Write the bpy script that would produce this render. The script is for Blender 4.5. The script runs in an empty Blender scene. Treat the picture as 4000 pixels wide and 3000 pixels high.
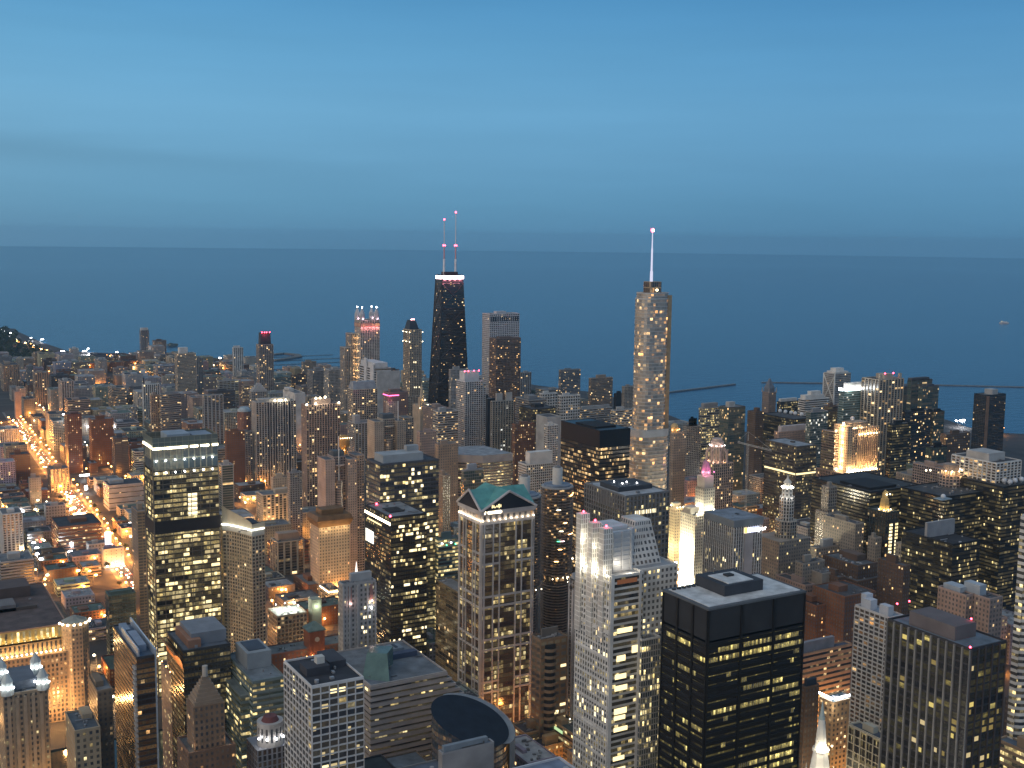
import bpy, bmesh, math, random
from mathutils import Matrix, Vector

sc = bpy.context.scene
col = sc.collection
R = math.radians
rnd = random.Random(7)

# ------------------------------------------------------------------ camera
F, AZ, PITCH, ROLL, EYE = 4600.0, R(30), math.atan(572 / 4600.0), 0.012, 412.0
cam = bpy.data.objects.new('camera', bpy.data.cameras.new('camera'))
col.objects.link(cam)
cam.data.sensor_width = 36
cam.data.lens = 36 * F / 4000
cam.data.clip_start = 1
cam.data.clip_end = 200000
cam.location = (0, 0, EYE)
cam.rotation_euler = (Matrix.Rotation(-AZ, 4, 'Z') @ Matrix.Rotation(math.pi / 2 - PITCH, 4, 'X')
                      @ Matrix.Rotation(ROLL, 4, 'Z')).to_euler()
sc.camera = cam

# ------------------------------------------------------------------ node helpers
def NM(nt, op, a, b=None, c=None, clamp=False):
    n = nt.nodes.new('ShaderNodeMath'); n.operation = op; n.use_clamp = clamp
    for i, v in enumerate((a, b, c)):
        if v is None: continue
        if hasattr(v, 'is_linked') or hasattr(v, 'links'): nt.links.new(v, n.inputs[i])
        else: n.inputs[i].default_value = v
    return n.outputs[0]

def MIX(nt, f, a, b, mode='MIX'):
    n = nt.nodes.new('ShaderNodeMix'); n.data_type = 'RGBA'; n.blend_type = mode
    for s, v in ((n.inputs[0], f), (n.inputs[6], a), (n.inputs[7], b)):
        if hasattr(v, 'links'): nt.links.new(v, s)
        elif isinstance(v, (int, float)): s.default_value = v
        else: s.default_value = (*v[:3], 1)
    return n.outputs[2]

def RAMP(nt, f, stops):
    n = nt.nodes.new('ShaderNodeValToRGB'); e = n.color_ramp.elements
    while len(e) < len(stops): e.new(0.5)
    for el, (p, c) in zip(e, stops): el.position = p; el.color = (*c, 1)
    nt.links.new(f, n.inputs[0])
    return n.outputs[0]

def lin(r, g, b):
    f = lambda c: (c / 255 / 12.92) if c / 255 <= 0.04045 else ((c / 255 + 0.055) / 1.055) ** 2.4
    return (f(r), f(g), f(b))

# ------------------------------------------------------------------ dusk sky
w = bpy.data.worlds.new('World'); sc.world = w; w.use_nodes = True
nt = w.node_tree; bg = nt.nodes['Background']
tc = nt.nodes.new('ShaderNodeTexCoord').outputs['Generated']
nrm = nt.nodes.new('ShaderNodeVectorMath'); nrm.operation = 'NORMALIZE'; nt.links.new(tc, nrm.inputs[0])
sep = nt.nodes.new('ShaderNodeSeparateXYZ'); nt.links.new(nrm.outputs[0], sep.inputs[0])
z = sep.outputs[2]
tt = NM(nt, 'POWER', NM(nt, 'DIVIDE', NM(nt, 'ADD', z, 0.02), 1.02, clamp=True), 0.5)
skyc = RAMP(nt, tt, [(0.06, lin(80, 122, 152)), (0.14, lin(85, 129, 160)), (0.22, lin(93, 141, 172)), (0.29, lin(101, 151, 184)),
                     (0.345, lin(104, 157, 192)), (0.41, lin(94, 151, 190)), (0.47, lin(78, 138, 182)),
                     (0.62, lin(92, 132, 168)), (1.0, lin(116, 136, 156))])
# a little brighter towards the west (left), afterglow behind the left shoulder
azw = NM(nt, 'ADD', NM(nt, 'MULTIPLY', sep.outputs[0], -0.91), NM(nt, 'MULTIPLY', sep.outputs[1], 0.42))
skyc = MIX(nt, 1.0, skyc, RAMP(nt, NM(nt, 'ADD', NM(nt, 'MULTIPLY', azw, 0.5), 0.5),
           [(0.0, (0.72, 0.80, 0.86)), (0.33, (0.80, 0.87, 0.92)), (0.60, (1.02, 1.03, 1.02)), (1.0, (1.25, 1.12, 1.0))]), 'MULTIPLY')
glow = NM(nt, 'MULTIPLY', NM(nt, 'POWER', NM(nt, 'MAXIMUM', azw, 0.0), 4.0),
          NM(nt, 'POWER', NM(nt, 'SUBTRACT', 1.0, NM(nt, 'ABSOLUTE', z)), 7.0))
skyc = MIX(nt, glow, skyc, (0.95, 0.66, 0.46))
# thin cloud streaks
mp = nt.nodes.new('ShaderNodeMapping'); nt.links.new(nrm.outputs[0], mp.inputs[0])
mp.inputs['Scale'].default_value = (3.2, 3.2, 34); mp.inputs['Location'].default_value = (2.3, 0.4, 1.2)
mp.inputs['Rotation'].default_value = (0.03, -0.05, 0)
nz = nt.nodes.new('ShaderNodeTexNoise'); nt.links.new(mp.outputs[0], nz.inputs['Vector'])
nz.inputs['Scale'].default_value = 1.6; nz.inputs['Detail'].default_value = 5
leftm = NM(nt, 'MULTIPLY', NM(nt, 'ADD', azw, 0.02), 3.2, clamp=True)
zc = NM(nt, 'DIVIDE', NM(nt, 'SUBTRACT', NM(nt, 'ADD', z, NM(nt, 'MULTIPLY', nz.outputs[0], 0.02)), NM(nt, 'ADD', 0.060, NM(nt, 'MULTIPLY', azw, 0.05))), 0.012)
bank = NM(nt, 'MULTIPLY', leftm, NM(nt, 'POWER', 2.718, NM(nt, 'MULTIPLY', NM(nt, 'MULTIPLY', zc, zc), -1.0)))
cl = NM(nt, 'ADD', NM(nt, 'SUBTRACT', 1.0, NM(nt, 'MULTIPLY', bank, 0.13)), NM(nt, 'MULTIPLY', NM(nt, 'SUBTRACT', nz.outputs[0], 0.5), 0.12))
cmb = nt.nodes.new('ShaderNodeCombineXYZ')
for i in range(3): nt.links.new(cl, cmb.inputs[i])
skyc = MIX(nt, 1.0, skyc, cmb.outputs[0], 'MULTIPLY')
nt.links.new(skyc, bg.inputs[0]); bg.inputs[1].default_value = 1.0

# weak afterglow from the west-north-west, sun just under the horizon
sun = bpy.data.objects.new('sun', bpy.data.lights.new('sun', 'SUN')); col.objects.link(sun)
sun.data.energy = 1.35; sun.data.angle = R(100); sun.data.color = (1.0, 0.74, 0.50)
sun.rotation_euler = Vector((0.90, 0.30, -0.34)).to_track_quat('-Z', 'Y').to_euler()

sc.view_settings.view_transform = 'Standard'; sc.view_settings.look = 'None'
sc.view_settings.exposure = 0.25; sc.view_settings.gamma = 1.0
sc.cycles.use_denoising = True
sc.cycles.max_bounces = 5; sc.cycles.diffuse_bounces = 2; sc.cycles.glossy_bounces = 3
sc.cycles.sample_clamp_indirect = 3.0
sc.cycles.caustics_reflective = False; sc.cycles.caustics_refractive = False

# ------------------------------------------------------------------ pixel <-> world, from the measured camera
sA, cA, sP, cP = math.sin(AZ), math.cos(AZ), math.sin(PITCH), math.cos(PITCH)
FW = (sA * cP, cA * cP, -sP); RT = (cA, -sA, 0); UP = (sA * sP, cA * sP, cP)
cr, sr = math.cos(ROLL), math.sin(ROLL)
def ray(x, y):
    u = (x - 2000) / F; v = (1500 - y) / F
    u2 = u * cr - v * sr; v2 = u * sr + v * cr
    return tuple(FW[i] + u2 * RT[i] + v2 * UP[i] for i in range(3))
def atz(x, y, zz):
    d = ray(x, y); t = (zz - EYE) / d[2]
    return (d[0] * t, d[1] * t, zz)
def atD(x, y, D):
    d = ray(x, y); t = D / math.hypot(d[0], d[1])
    return (d[0] * t, d[1] * t, EYE + d[2] * t)
def pix(X, Y, Z):
    d = (X, Y, Z - EYE)
    f = sum(d[i] * FW[i] for i in range(3)); r = sum(d[i] * RT[i] for i in range(3)); u_ = sum(d[i] * UP[i] for i in range(3))
    if f < 1: return (-9e9, -9e9)
    u2, v2 = r / f, u_ / f
    return (2000 + F * (u2 * cr + v2 * sr), 1500 - F * (-u2 * sr + v2 * cr))
def run(px, p, dx, dy):
    s = 1 if pix(*p)[0] < px else -1
    lo, hi = 0.0, 900.0
    for _ in range(50):
        m = (lo + hi) / 2
        if (pix(p[0] + dx * m, p[1] + dy * m, p[2])[0] - px) * s < 0: lo = m
        else: hi = m
    return lo

# ------------------------------------------------------------------ materials
def facade_group():
    g = bpy.data.node_groups.new('facade', 'ShaderNodeTree')
    for nm, tp in (('WinW', 'NodeSocketFloat'), ('WinH', 'NodeSocketFloat'), ('Lit', 'NodeSocketFloat'), ('Cluster', 'NodeSocketFloat'),
                   ('ColA', 'NodeSocketColor'), ('ColB', 'NodeSocketColor'), ('Strength', 'NodeSocketFloat'),
                   ('Glass', 'NodeSocketColor'), ('Rough', 'NodeSocketFloat'), ('Amb', 'NodeSocketFloat')):
        g.interface.new_socket(nm, in_out='INPUT', socket_type=tp)
    g.interface.new_socket('Shader', in_out='OUTPUT', socket_type='NodeSocketShader')
    gi = g.nodes.new('NodeGroupInput').outputs; go = g.nodes.new('NodeGroupOutput')
    uv = g.nodes.new('ShaderNodeUVMap'); uv.uv_map = 'UVMap'
    s = g.nodes.new('ShaderNodeSeparateXYZ'); g.links.new(uv.outputs[0], s.inputs[0])
    u, v = s.outputs[0], s.outputs[1]
    fu, fv = NM(g, 'FRACT', u), NM(g, 'FRACT', v)
    iu, iv = NM(g, 'FLOOR', u), NM(g, 'FLOOR', v)
    oi = g.nodes.new('ShaderNodeObjectInfo')
    seed = NM(g, 'MULTIPLY', oi.outputs['Random'], 331.0)
    def wn(a, b, c):
        cx = g.nodes.new('ShaderNodeCombineXYZ')
        for i, q in enumerate((a, b, c)):
            if hasattr(q, 'links'): g.links.new(q, cx.inputs[i])
            else: cx.inputs[i].default_value = q
        n = g.nodes.new('ShaderNodeTexWhiteNoise'); n.noise_dimensions = '3D'; g.links.new(cx.outputs[0], n.inputs['Vector'])
        return n
    n1 = wn(iu, iv, seed)
    cs = g.nodes.new('ShaderNodeSeparateXYZ'); g.links.new(n1.outputs['Color'], cs.inputs[0])
    n2 = wn(NM(g, 'FLOOR', NM(g, 'MULTIPLY', iu, 0.2)), iv, NM(g, 'ADD', seed, 7.7))
    prob = NM(g, 'MULTIPLY', gi['Lit'], NM(g, 'POWER', NM(g, 'MULTIPLY', n2.outputs['Value'], 2.0), gi['Cluster']))
    lit = NM(g, 'LESS_THAN', n1.outputs['Value'], prob)
    mu = NM(g, 'LESS_THAN', NM(g, 'ABSOLUTE', NM(g, 'SUBTRACT', fu, 0.5)), NM(g, 'MULTIPLY', gi['WinW'], 0.5))
    mv = NM(g, 'LESS_THAN', NM(g, 'ABSOLUTE', NM(g, 'SUBTRACT', fv, 0.5)), NM(g, 'MULTIPLY', gi['WinH'], 0.5))
    mask = NM(g, 'MULTIPLY', mu, mv)
    inn = g.nodes.new('ShaderNodeTexNoise'); inn.inputs['Scale'].default_value = 2.6; inn.inputs['Detail'].default_value = 1
    g.links.new(uv.outputs[0], inn.inputs['Vector'])
    inv = NM(g, 'ADD', NM(g, 'MULTIPLY', inn.outputs[0], 2.4), -0.35, clamp=False)
    n5 = wn(iu, iv, NM(g, 'ADD', seed, 31.0))          # blinds drawn to different depths, ceiling lights brighter than the floor
    bl = NM(g, 'ADD', 0.3, NM(g, 'MULTIPLY', NM(g, 'LESS_THAN', fv, NM(g, 'ADD', 0.42, n5.outputs['Value'])), 0.7))
    up = NM(g, 'ADD', 0.45, NM(g, 'MULTIPLY', fv, 1.1))
    stg = NM(g, 'MULTIPLY', NM(g, 'MULTIPLY', NM(g, 'MULTIPLY', gi['Strength'], NM(g, 'ADD', 0.10, NM(g, 'MULTIPLY', NM(g, 'POWER', cs.outputs[1], 3.0), 1.25))), NM(g, 'MAXIMUM', inv, 0.1)), NM(g, 'MULTIPLY', bl, up))
    ecol = MIX(g, cs.outputs[2], gi['ColA'], gi['ColB'])
    # masonry: the object's colour with stains
    tc = g.nodes.new('ShaderNodeTexCoord')
    st = g.nodes.new('ShaderNodeTexNoise'); st.inputs['Scale'].default_value = 0.07; st.inputs['Detail'].default_value = 6
    g.links.new(tc.outputs['Object'], st.inputs['Vector'])
    wallc = MIX(g, 1.0, oi.outputs['Color'], RAMP(g, st.outputs[0], [(0.3, (0.72, 0.71, 0.70)), (0.7, (1.15, 1.14, 1.12))]), 'MULTIPLY')
    wb = g.nodes.new('ShaderNodeBsdfPrincipled'); wb.inputs['Roughness'].default_value = 0.85
    g.links.new(wallc, wb.inputs['Base Color'])
    gb = g.nodes.new('ShaderNodeBsdfPrincipled'); gb.inputs['IOR'].default_value = 2.0
    g.links.new(MIX(g, cs.outputs[0], gi['Glass'], MIX(g, 1.0, gi['Glass'], (1.7, 1.6, 1.5), 'MULTIPLY')), gb.inputs['Base Color'])
    g.links.new(gi['Rough'], gb.inputs['Roughness'])
    g.links.new(ecol, gb.inputs['Emission Color']); g.links.new(NM(g, 'ADD', NM(g, 'MULTIPLY', lit, stg), NM(g, 'MULTIPLY', gi['Amb'], NM(g, 'MULTIPLY', NM(g, 'POWER', n2.outputs['Value'], 1.6), NM(g, 'MAXIMUM', inv, 0.1)))), gb.inputs['Emission Strength'])
    mx = g.nodes.new('ShaderNodeMixShader')
    g.links.new(mask, mx.inputs[0]); g.links.new(wb.outputs[0], mx.inputs[1]); g.links.new(gb.outputs[0], mx.inputs[2])
    g.links.new(mx.outputs[0], go.inputs[0])
    return g
FG = facade_group()

LC = {'warm': ((1, .56, .20), (1, .74, .38)), 'yel': ((1, .72, .26), (1, .82, .42)), 'white': ((1, .84, .55), (.95, .98, .92)),
      'oran': ((1, .45, .12), (1, .66, .30)), 'green': ((.85, .9, .45), (1, .85, .45)), 'olive': ((1, .78, .22), (.9, .74, .25))}
GL = {'n': (.018, .024, .034), 'd': (.008, .009, .012), 'b': (.03, .05, .075), 'g': (.03, .06, .06), 'br': (.03, .02, .016), 's': (.20, .20, .19)}
# bay, floor, window w, window h, lit, cluster, light, strength, glass, roughness
ST = {
    'rib':   (3.0, 3.8, 1.0, .52, .10, 1.5, 'warm', 2.2, 'n', .25),
    'grid':  (3.2, 3.2, .70, .66, .07, .6, 'warm', 3.0, 'n', .25),
    'apt':   (3.6, 3.0, .58, .56, .09, .5, 'warm', 3.4, 'n', .25),
    'pier':  (3.0, 3.5, .56, .74, .08, .8, 'warm', 3.0, 'n', .25),
    'punch': (3.3, 3.6, .44, .52, .09, .7, 'warm', 3.0, 'n', .3),
    'curt':  (1.7, 3.9, .86, .62, .26, 2.2, 'yel', 1.8, 'd', .16),
    'glass': (2.6, 3.6, .90, .84, .08, 1.0, 'warm', 2.6, 'g', .14),
    'stripe': (5.2, 3.2, .62, .80, .07, .5, 'warm', 3.2, 'n', .25),
    'balc':  (5.0, 3.0, .86, .55, .09, .5, 'warm', 3.0, 'n', .3),
    'low':   (4.0, 4.0, .50, .50, .13, .8, 'warm', 3.0, 'n', .35),
    'blank': (9.0, 9.0, 0.0, 0.0, .0, 1.0, 'warm', 1.0, 'n', .5),
}
CO = {'cream': (.46, .41, .33), 'tan': (.33, .26, .20), 'white': (.62, .61, .58), 'grey': (.26, .26, .26), 'lgrey': (.40, .40, .39),
      'brown': (.13, .085, .06), 'brick': (.17, .075, .05), 'dark': (.03, .03, .034), 'dgrey': (.09, .09, .10), 'green': (.10, .15, .14),
      'pink': (.38, .29, .25), 'stone': (.31, .28, .24), 'black': (.012, .012, .014), 'rust': (.20, .10, .06), 'teal': (.16, .24, .25)}
_mc = {}
def facade_mat(style, **ov):
    k = (style, tuple(sorted(ov.items())))
    if k in _mc: return _mc[k]
    p = dict(zip(('bay', 'floor', 'w', 'h', 'lit', 'cl', 'lc', 'st', 'gl', 'ro'), ST[style])); p['am'] = {'curt': .09, 'rib': .05, 'glass': .04, 'blank': 0}.get(style, .03); p.update(ov)
    m = bpy.data.materials.new('facade_' + style); m.use_nodes = True
    n = m.node_tree.nodes; n.clear()
    g = n.new('ShaderNodeGroup'); g.node_tree = FG
    a, b = LC[p['lc']]
    for nm, v in (('WinW', p['w']), ('WinH', p['h']), ('Lit', p['lit'] * (1 if p['lit'] >= .7 else .62 if style == 'curt' else .9)), ('Cluster', p['cl']), ('ColA', (*a, 1)), ('ColB', (*b, 1)),
                  ('Strength', p['st'] * (.62 if p['lit'] < .7 else 1)), ('Amb', p['am']), ('Glass', (*GL[p['gl']], 1)), ('Rough', p['ro'])):
        g.inputs[nm].default_value = v
    o = n.new('ShaderNodeOutputMaterial'); m.node_tree.links.new(g.outputs[0], o.inputs[0])
    m.cycles.emission_sampling = 'NONE'
    _mc[k] = m
    return m

def surf(name, base, rough=.85, metal=0.0, var=.25, scale=.15, objcol=False, spec=.5):
    m = bpy.data.materials.new(name); m.use_nodes = True; t = m.node_tree; b = t.nodes['Principled BSDF']
    b.inputs['Roughness'].default_value = rough; b.inputs['Metallic'].default_value = metal
    b.inputs['Specular IOR Level'].default_value = spec
    tc = t.nodes.new('ShaderNodeTexCoord'); n = t.nodes.new('ShaderNodeTexNoise')
    n.inputs['Scale'].default_value = scale; n.inputs['Detail'].default_value = 7
    t.links.new(tc.outputs['Object'], n.inputs['Vector'])
    src = t.nodes.new('ShaderNodeObjectInfo').outputs['Color'] if objcol else (*base, 1)
    r = RAMP(t, n.outputs[0], [(.28, (1 - var,) * 3), (.72, (1 + var,) * 3)])
    t.links.new(MIX(t, 1.0, src, r, 'MULTIPLY'), b.inputs['Base Color'])
    return m
def emit(name, c, s):
    m = bpy.data.materials.new(name); m.use_nodes = True; t = m.node_tree; t.nodes.clear()
    e = t.nodes.new('ShaderNodeEmission'); e.inputs[0].default_value = (*c, 1); e.inputs[1].default_value = s
    o = t.nodes.new('ShaderNodeOutputMaterial'); t.links.new(e.outputs[0], o.inputs[0])
    m.cycles.emission_sampling = 'NONE'
    return m
WALL = surf('masonry', (0, 0, 0), .85, objcol=True, var=.2, scale=.08)
ROOF = surf('roofing', (0, 0, 0), .9, objcol=True, var=.35, scale=.12)
METAL = surf('metal', (0, 0, 0), .4, .3, objcol=True, var=.1)
E_WARM = emit('lamp_warm', (1, .55, .2), 14); E_WHITE = emit('lamp_white', (.95, .97, 1.0), 16); E_RED = emit('beacon_red', (1, .05, .09), 16)
E_ORAN = emit('lamp_orange', (1, .46, .13), 15); E_CREAM = emit('lamp_cream', (1, .84, .55), 10); E_PINK = emit('light_pink', (1, .62, .68), 8)
E_YEL = emit('window_yellow', (1, .80, .40), 1.6); E_OLV = emit('window_olive', (1, .78, .24), .62); E_OLV2 = emit('window_olive_dim', (1, .74, .26), .22)
E_YELD = emit('window_yellow_dim', (1, .78, .40), .55); E_NEON = emit('neon_pink', (1, .12, .35), 4); E_BLUE = emit('sign_blue', (.12, .2, 1), 4)
E_GRN = emit('light_green', (.1, 1, .45), 5); E_WIN = emit('window_cream', (1, .84, .52), 1.9)

# ------------------------------------------------------------------ mesh building
class MB:
    def __init__(s): s.v = []; s.f = []; s.uv = []; s.mi = []
    def face(s, pts, mi=0, uvs=None):
        i = len(s.v); s.v += [tuple(p) for p in pts]; s.f.append(tuple(range(i, i + len(pts))))
        s.uv.append(uvs or [(0.0, 0.0)] * len(pts)); s.mi.append(mi)
    def box(s, x0, y0, z0, x1, y1, z1, mi=0, bottom=False):
        a = [(x0, y0, z0), (x1, y0, z0), (x1, y1, z0), (x0, y1, z0), (x0, y0, z1), (x1, y0, z1), (x1, y1, z1), (x0, y1, z1)]
        for q in ((0, 1, 5, 4), (1, 2, 6, 5), (2, 3, 7, 6), (3, 0, 4, 7), (4, 5, 6, 7)) + (((3, 2, 1, 0),) if bottom else ()):
            s.face([a[i] for i in q], mi)
    def sides(s, poly, z0, z1, bay, floor, mi=0, u0=0, top=None, split=None):
        """walls round a counter-clockwise outline; top = other outline at z1; UV counts bays and floors"""
        n = len(poly); top = top or poly; u = u0
        nf = max(1, round((z1 - z0) / floor))
        for i in range(n):
            a, b = poly[i], poly[(i + 1) % n]; c, d = top[(i + 1) % n], top[i]
            L = math.hypot(b[0] - a[0], b[1] - a[1]); nb = max(1, round(L / bay))
            s.face([(*a, z0), (*b, z0), (*c, z1), (*d, z1)], mi, [(u, 0), (u + nb, 0), (u + nb, nf), (u, nf)])
            u += nb + 5
    def cap(s, poly, zz, mi=0): s.face([(*p, zz) for p in poly], mi)
    def prism(s, poly, z0, z1, mi=0, top=None):
        n = len(poly); top = top or poly
        for i in range(n):
            j = (i + 1) % n; s.face([(*poly[i], z0), (*poly[j], z0), (*top[j], z1), (*top[i], z1)], mi)
        s.cap(top, z1, mi)
    def ball(s, c, r, mi=0, n=8):
        m = n // 2
        P = lambda i, j: (c[0] + r * math.sin(math.pi * i / m) * math.cos(2 * math.pi * j / n), c[1] + r * math.sin(math.pi * i / m) * math.sin(2 * math.pi * j / n), c[2] + r * math.cos(math.pi * i / m))
        for i in range(m):
            for j in range(n):
                q = [P(i, j), P(i + 1, j), P(i + 1, j + 1), P(i, j + 1)]
                if i == 0: q = [q[0], q[1], q[2]]
                elif i == m - 1: q = [q[0], q[1], q[3]]
                s.face(q, mi)
    def tube(s, p, q, r0, r1=None, mi=0, n=8):
        r1 = r0 if r1 is None else r1
        d = (Vector(q) - Vector(p)).normalized(); a = d.orthogonal().normalized(); b = d.cross(a)
        c0 = [Vector(p) + (a * math.cos(2 * math.pi * k / n) + b * math.sin(2 * math.pi * k / n)) * r0 for k in range(n)]
        c1 = [Vector(q) + (a * math.cos(2 * math.pi * k / n) + b * math.sin(2 * math.pi * k / n)) * r1 for k in range(n)]
        for k in range(n): s.face([c0[k], c0[(k + 1) % n], c1[(k + 1) % n], c1[k]], mi)
        s.face(c1, mi); s.face(c0[::-1], mi)
    def build(s, name, mats, parent=None, color=(.3, .3, .3), smooth=False):
        me = bpy.data.meshes.new(name)
        o = Vector(parent.location) if parent else Vector((0, 0, 0))
        me.from_pydata([(p[0] - o[0], p[1] - o[1], p[2] - o[2]) for p in s.v], [], s.f)
        l = me.uv_layers.new(name='UVMap'); k = 0
        flat = [0.0] * (2 * len(me.loops))
        for uvs in s.uv:
            for a, b in uvs: flat[k] = a; flat[k + 1] = b; k += 2
        l.data.foreach_set('uv', flat)
        for m in (mats if isinstance(mats, (list, tuple)) else [mats]): me.materials.append(m)
        me.polygons.foreach_set('material_index', s.mi)
        if smooth:
            me.polygons.foreach_set('use_smooth', [True] * len(me.polygons))
        me.update()
        ob = bpy.data.objects.new(name, me); col.objects.link(ob); ob.color = (*color[:3], 1)
        if parent: ob.parent = parent
        return ob

def tag(o, label, cat, group=None):
    o['label'] = label; o['category'] = cat
    if group: o['group'] = group
    return o
def thing(name, loc, label, cat, group=None):
    o = bpy.data.objects.new(name, None); col.objects.link(o); o.location = loc; o.empty_display_size = 5
    return tag(o, label, cat, group)
def struct(o): o['kind'] = 'structure'; return o
def rect(x0, y0, x1, y1): return [(x0, y0), (x1, y0), (x1, y1), (x0, y1)]
def circ(x, y, r, n=24, ph=0.0): return [(x + r * math.cos(2 * math.pi * (k + ph) / n), y + r * math.sin(2 * math.pi * (k + ph) / n)) for k in range(n)]
def rrect(x0, y0, x1, y1, r, n=5):
    out = []
    for cx, cy, a0 in ((x1 - r, y0 + r, -90), (x1 - r, y1 - r, 0), (x0 + r, y1 - r, 90), (x0 + r, y0 + r, 180)):
        for k in range(n + 1):
            a = R(a0 + 90 * k / n); out.append((cx + r * math.cos(a), cy + r * math.sin(a)))
    return out
def shrink(poly, d):
    cx = sum(p[0] for p in poly) / len(poly); cy = sum(p[1] for p in poly) / len(poly)
    out = []
    for x, y in poly:
        L = math.hypot(x - cx, y - cy) or 1
        out.append((x - (x - cx) / L * d * 1.3, y - (y - cy) / L * d * 1.3))
    return out

def roof(parent, poly, zt, color=(.12, .125, .13), wall=(.3, .3, .3), para=1.1, name='roof'):
    """flat roof inside a parapet: one welded part"""
    mb = MB(); inn = shrink(poly, .9); n = len(poly)
    for i in range(n):
        j = (i + 1) % n
        mb.face([(*poly[i], zt), (*poly[j], zt), (*poly[j], zt + para), (*poly[i], zt + para)], 1)
        mb.face([(*poly[i], zt + para), (*poly[j], zt + para), (*inn[j], zt + para), (*inn[i], zt + para)], 1)
        mb.face([(*inn[j], zt + .12), (*inn[i], zt + .12), (*inn[i], zt + para), (*inn[j], zt + para)], 1)
    mb.cap(inn, zt + .12, 0)
    m2 = MATW(wall)
    ob = mb.build(name, [ROOF, m2], parent, color)
    xs = [p[0] for p in inn]; ys = [p[1] for p in inn]; cx = (min(xs) + max(xs)) / 2; cy = (min(ys) + max(ys)) / 2
    if math.hypot(cx, cy) < 1500 and zt < 205 and max(xs) - min(xs) > 12:
        mb = MB(); q = random.Random(int(cx * 7 + cy))
        for k in range(q.randrange(5, 13)):
            X = q.uniform(min(xs) + 2, max(xs) - 4); Y = q.uniform(min(ys) + 2, max(ys) - 4); a = q.uniform(.8, 2.6); b = q.uniform(.8, 2.6)
            if q.random() < .3: mb.tube((X, Y, zt + .1), (X, Y, zt + q.uniform(1, 2.2)), a * .6, n=10)
            elif q.random() < .3: mb.box(X, Y, zt + .5, min(X + a * 4, max(xs) - 1), Y + .7, zt + 1.2, 0, True)
            else: mb.box(X, Y, zt + .1, X + a, Y + b, zt + .1 + q.uniform(.6, 2.2))
        g = q.uniform(.12, .5); mb.build('roof_plant', [METAL], parent, (g, g, g * 1.03))
    return ob
_mw = {}
def MATW(c):
    k = tuple(round(q, 3) for q in c[:3])
    if k not in _mw: _mw[k] = surf('wall_trim', k, .85, var=.15)
    return _mw[k]

def light(parent, p, power, c=(1, .6, .3), r=.8, name='glow'):
    ld = bpy.data.lights.new(name, 'POINT'); ld.energy = power; ld.color = c; ld.shadow_soft_size = r
    o = bpy.data.objects.new(name, ld); col.objects.link(o)
    if parent: o.parent = parent; o.location = Vector(p) - Vector(parent.location)
    else: o.location = p
    return o
def bulb(parent, p, r, mat, name='beacon'):
    mb = MB(); mb.ball(p, r, 0, 8); return mb.build(name, mat, parent)
def flood(parent, p, power, c=(1, .8, .5), r=.9, mat=None, pr=.8):
    b = bulb(parent, p, r, mat or E_CREAM, 'floodlight')
    light(parent, (p[0], p[1], p[2]), power, c, max(pr, r * 1.05), 'floodlight_glow')
    return b

FOOT = []      # (x0, y0, x1, y1, height, name phrase) of everything standing, for fitting the rest of the city between

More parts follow.
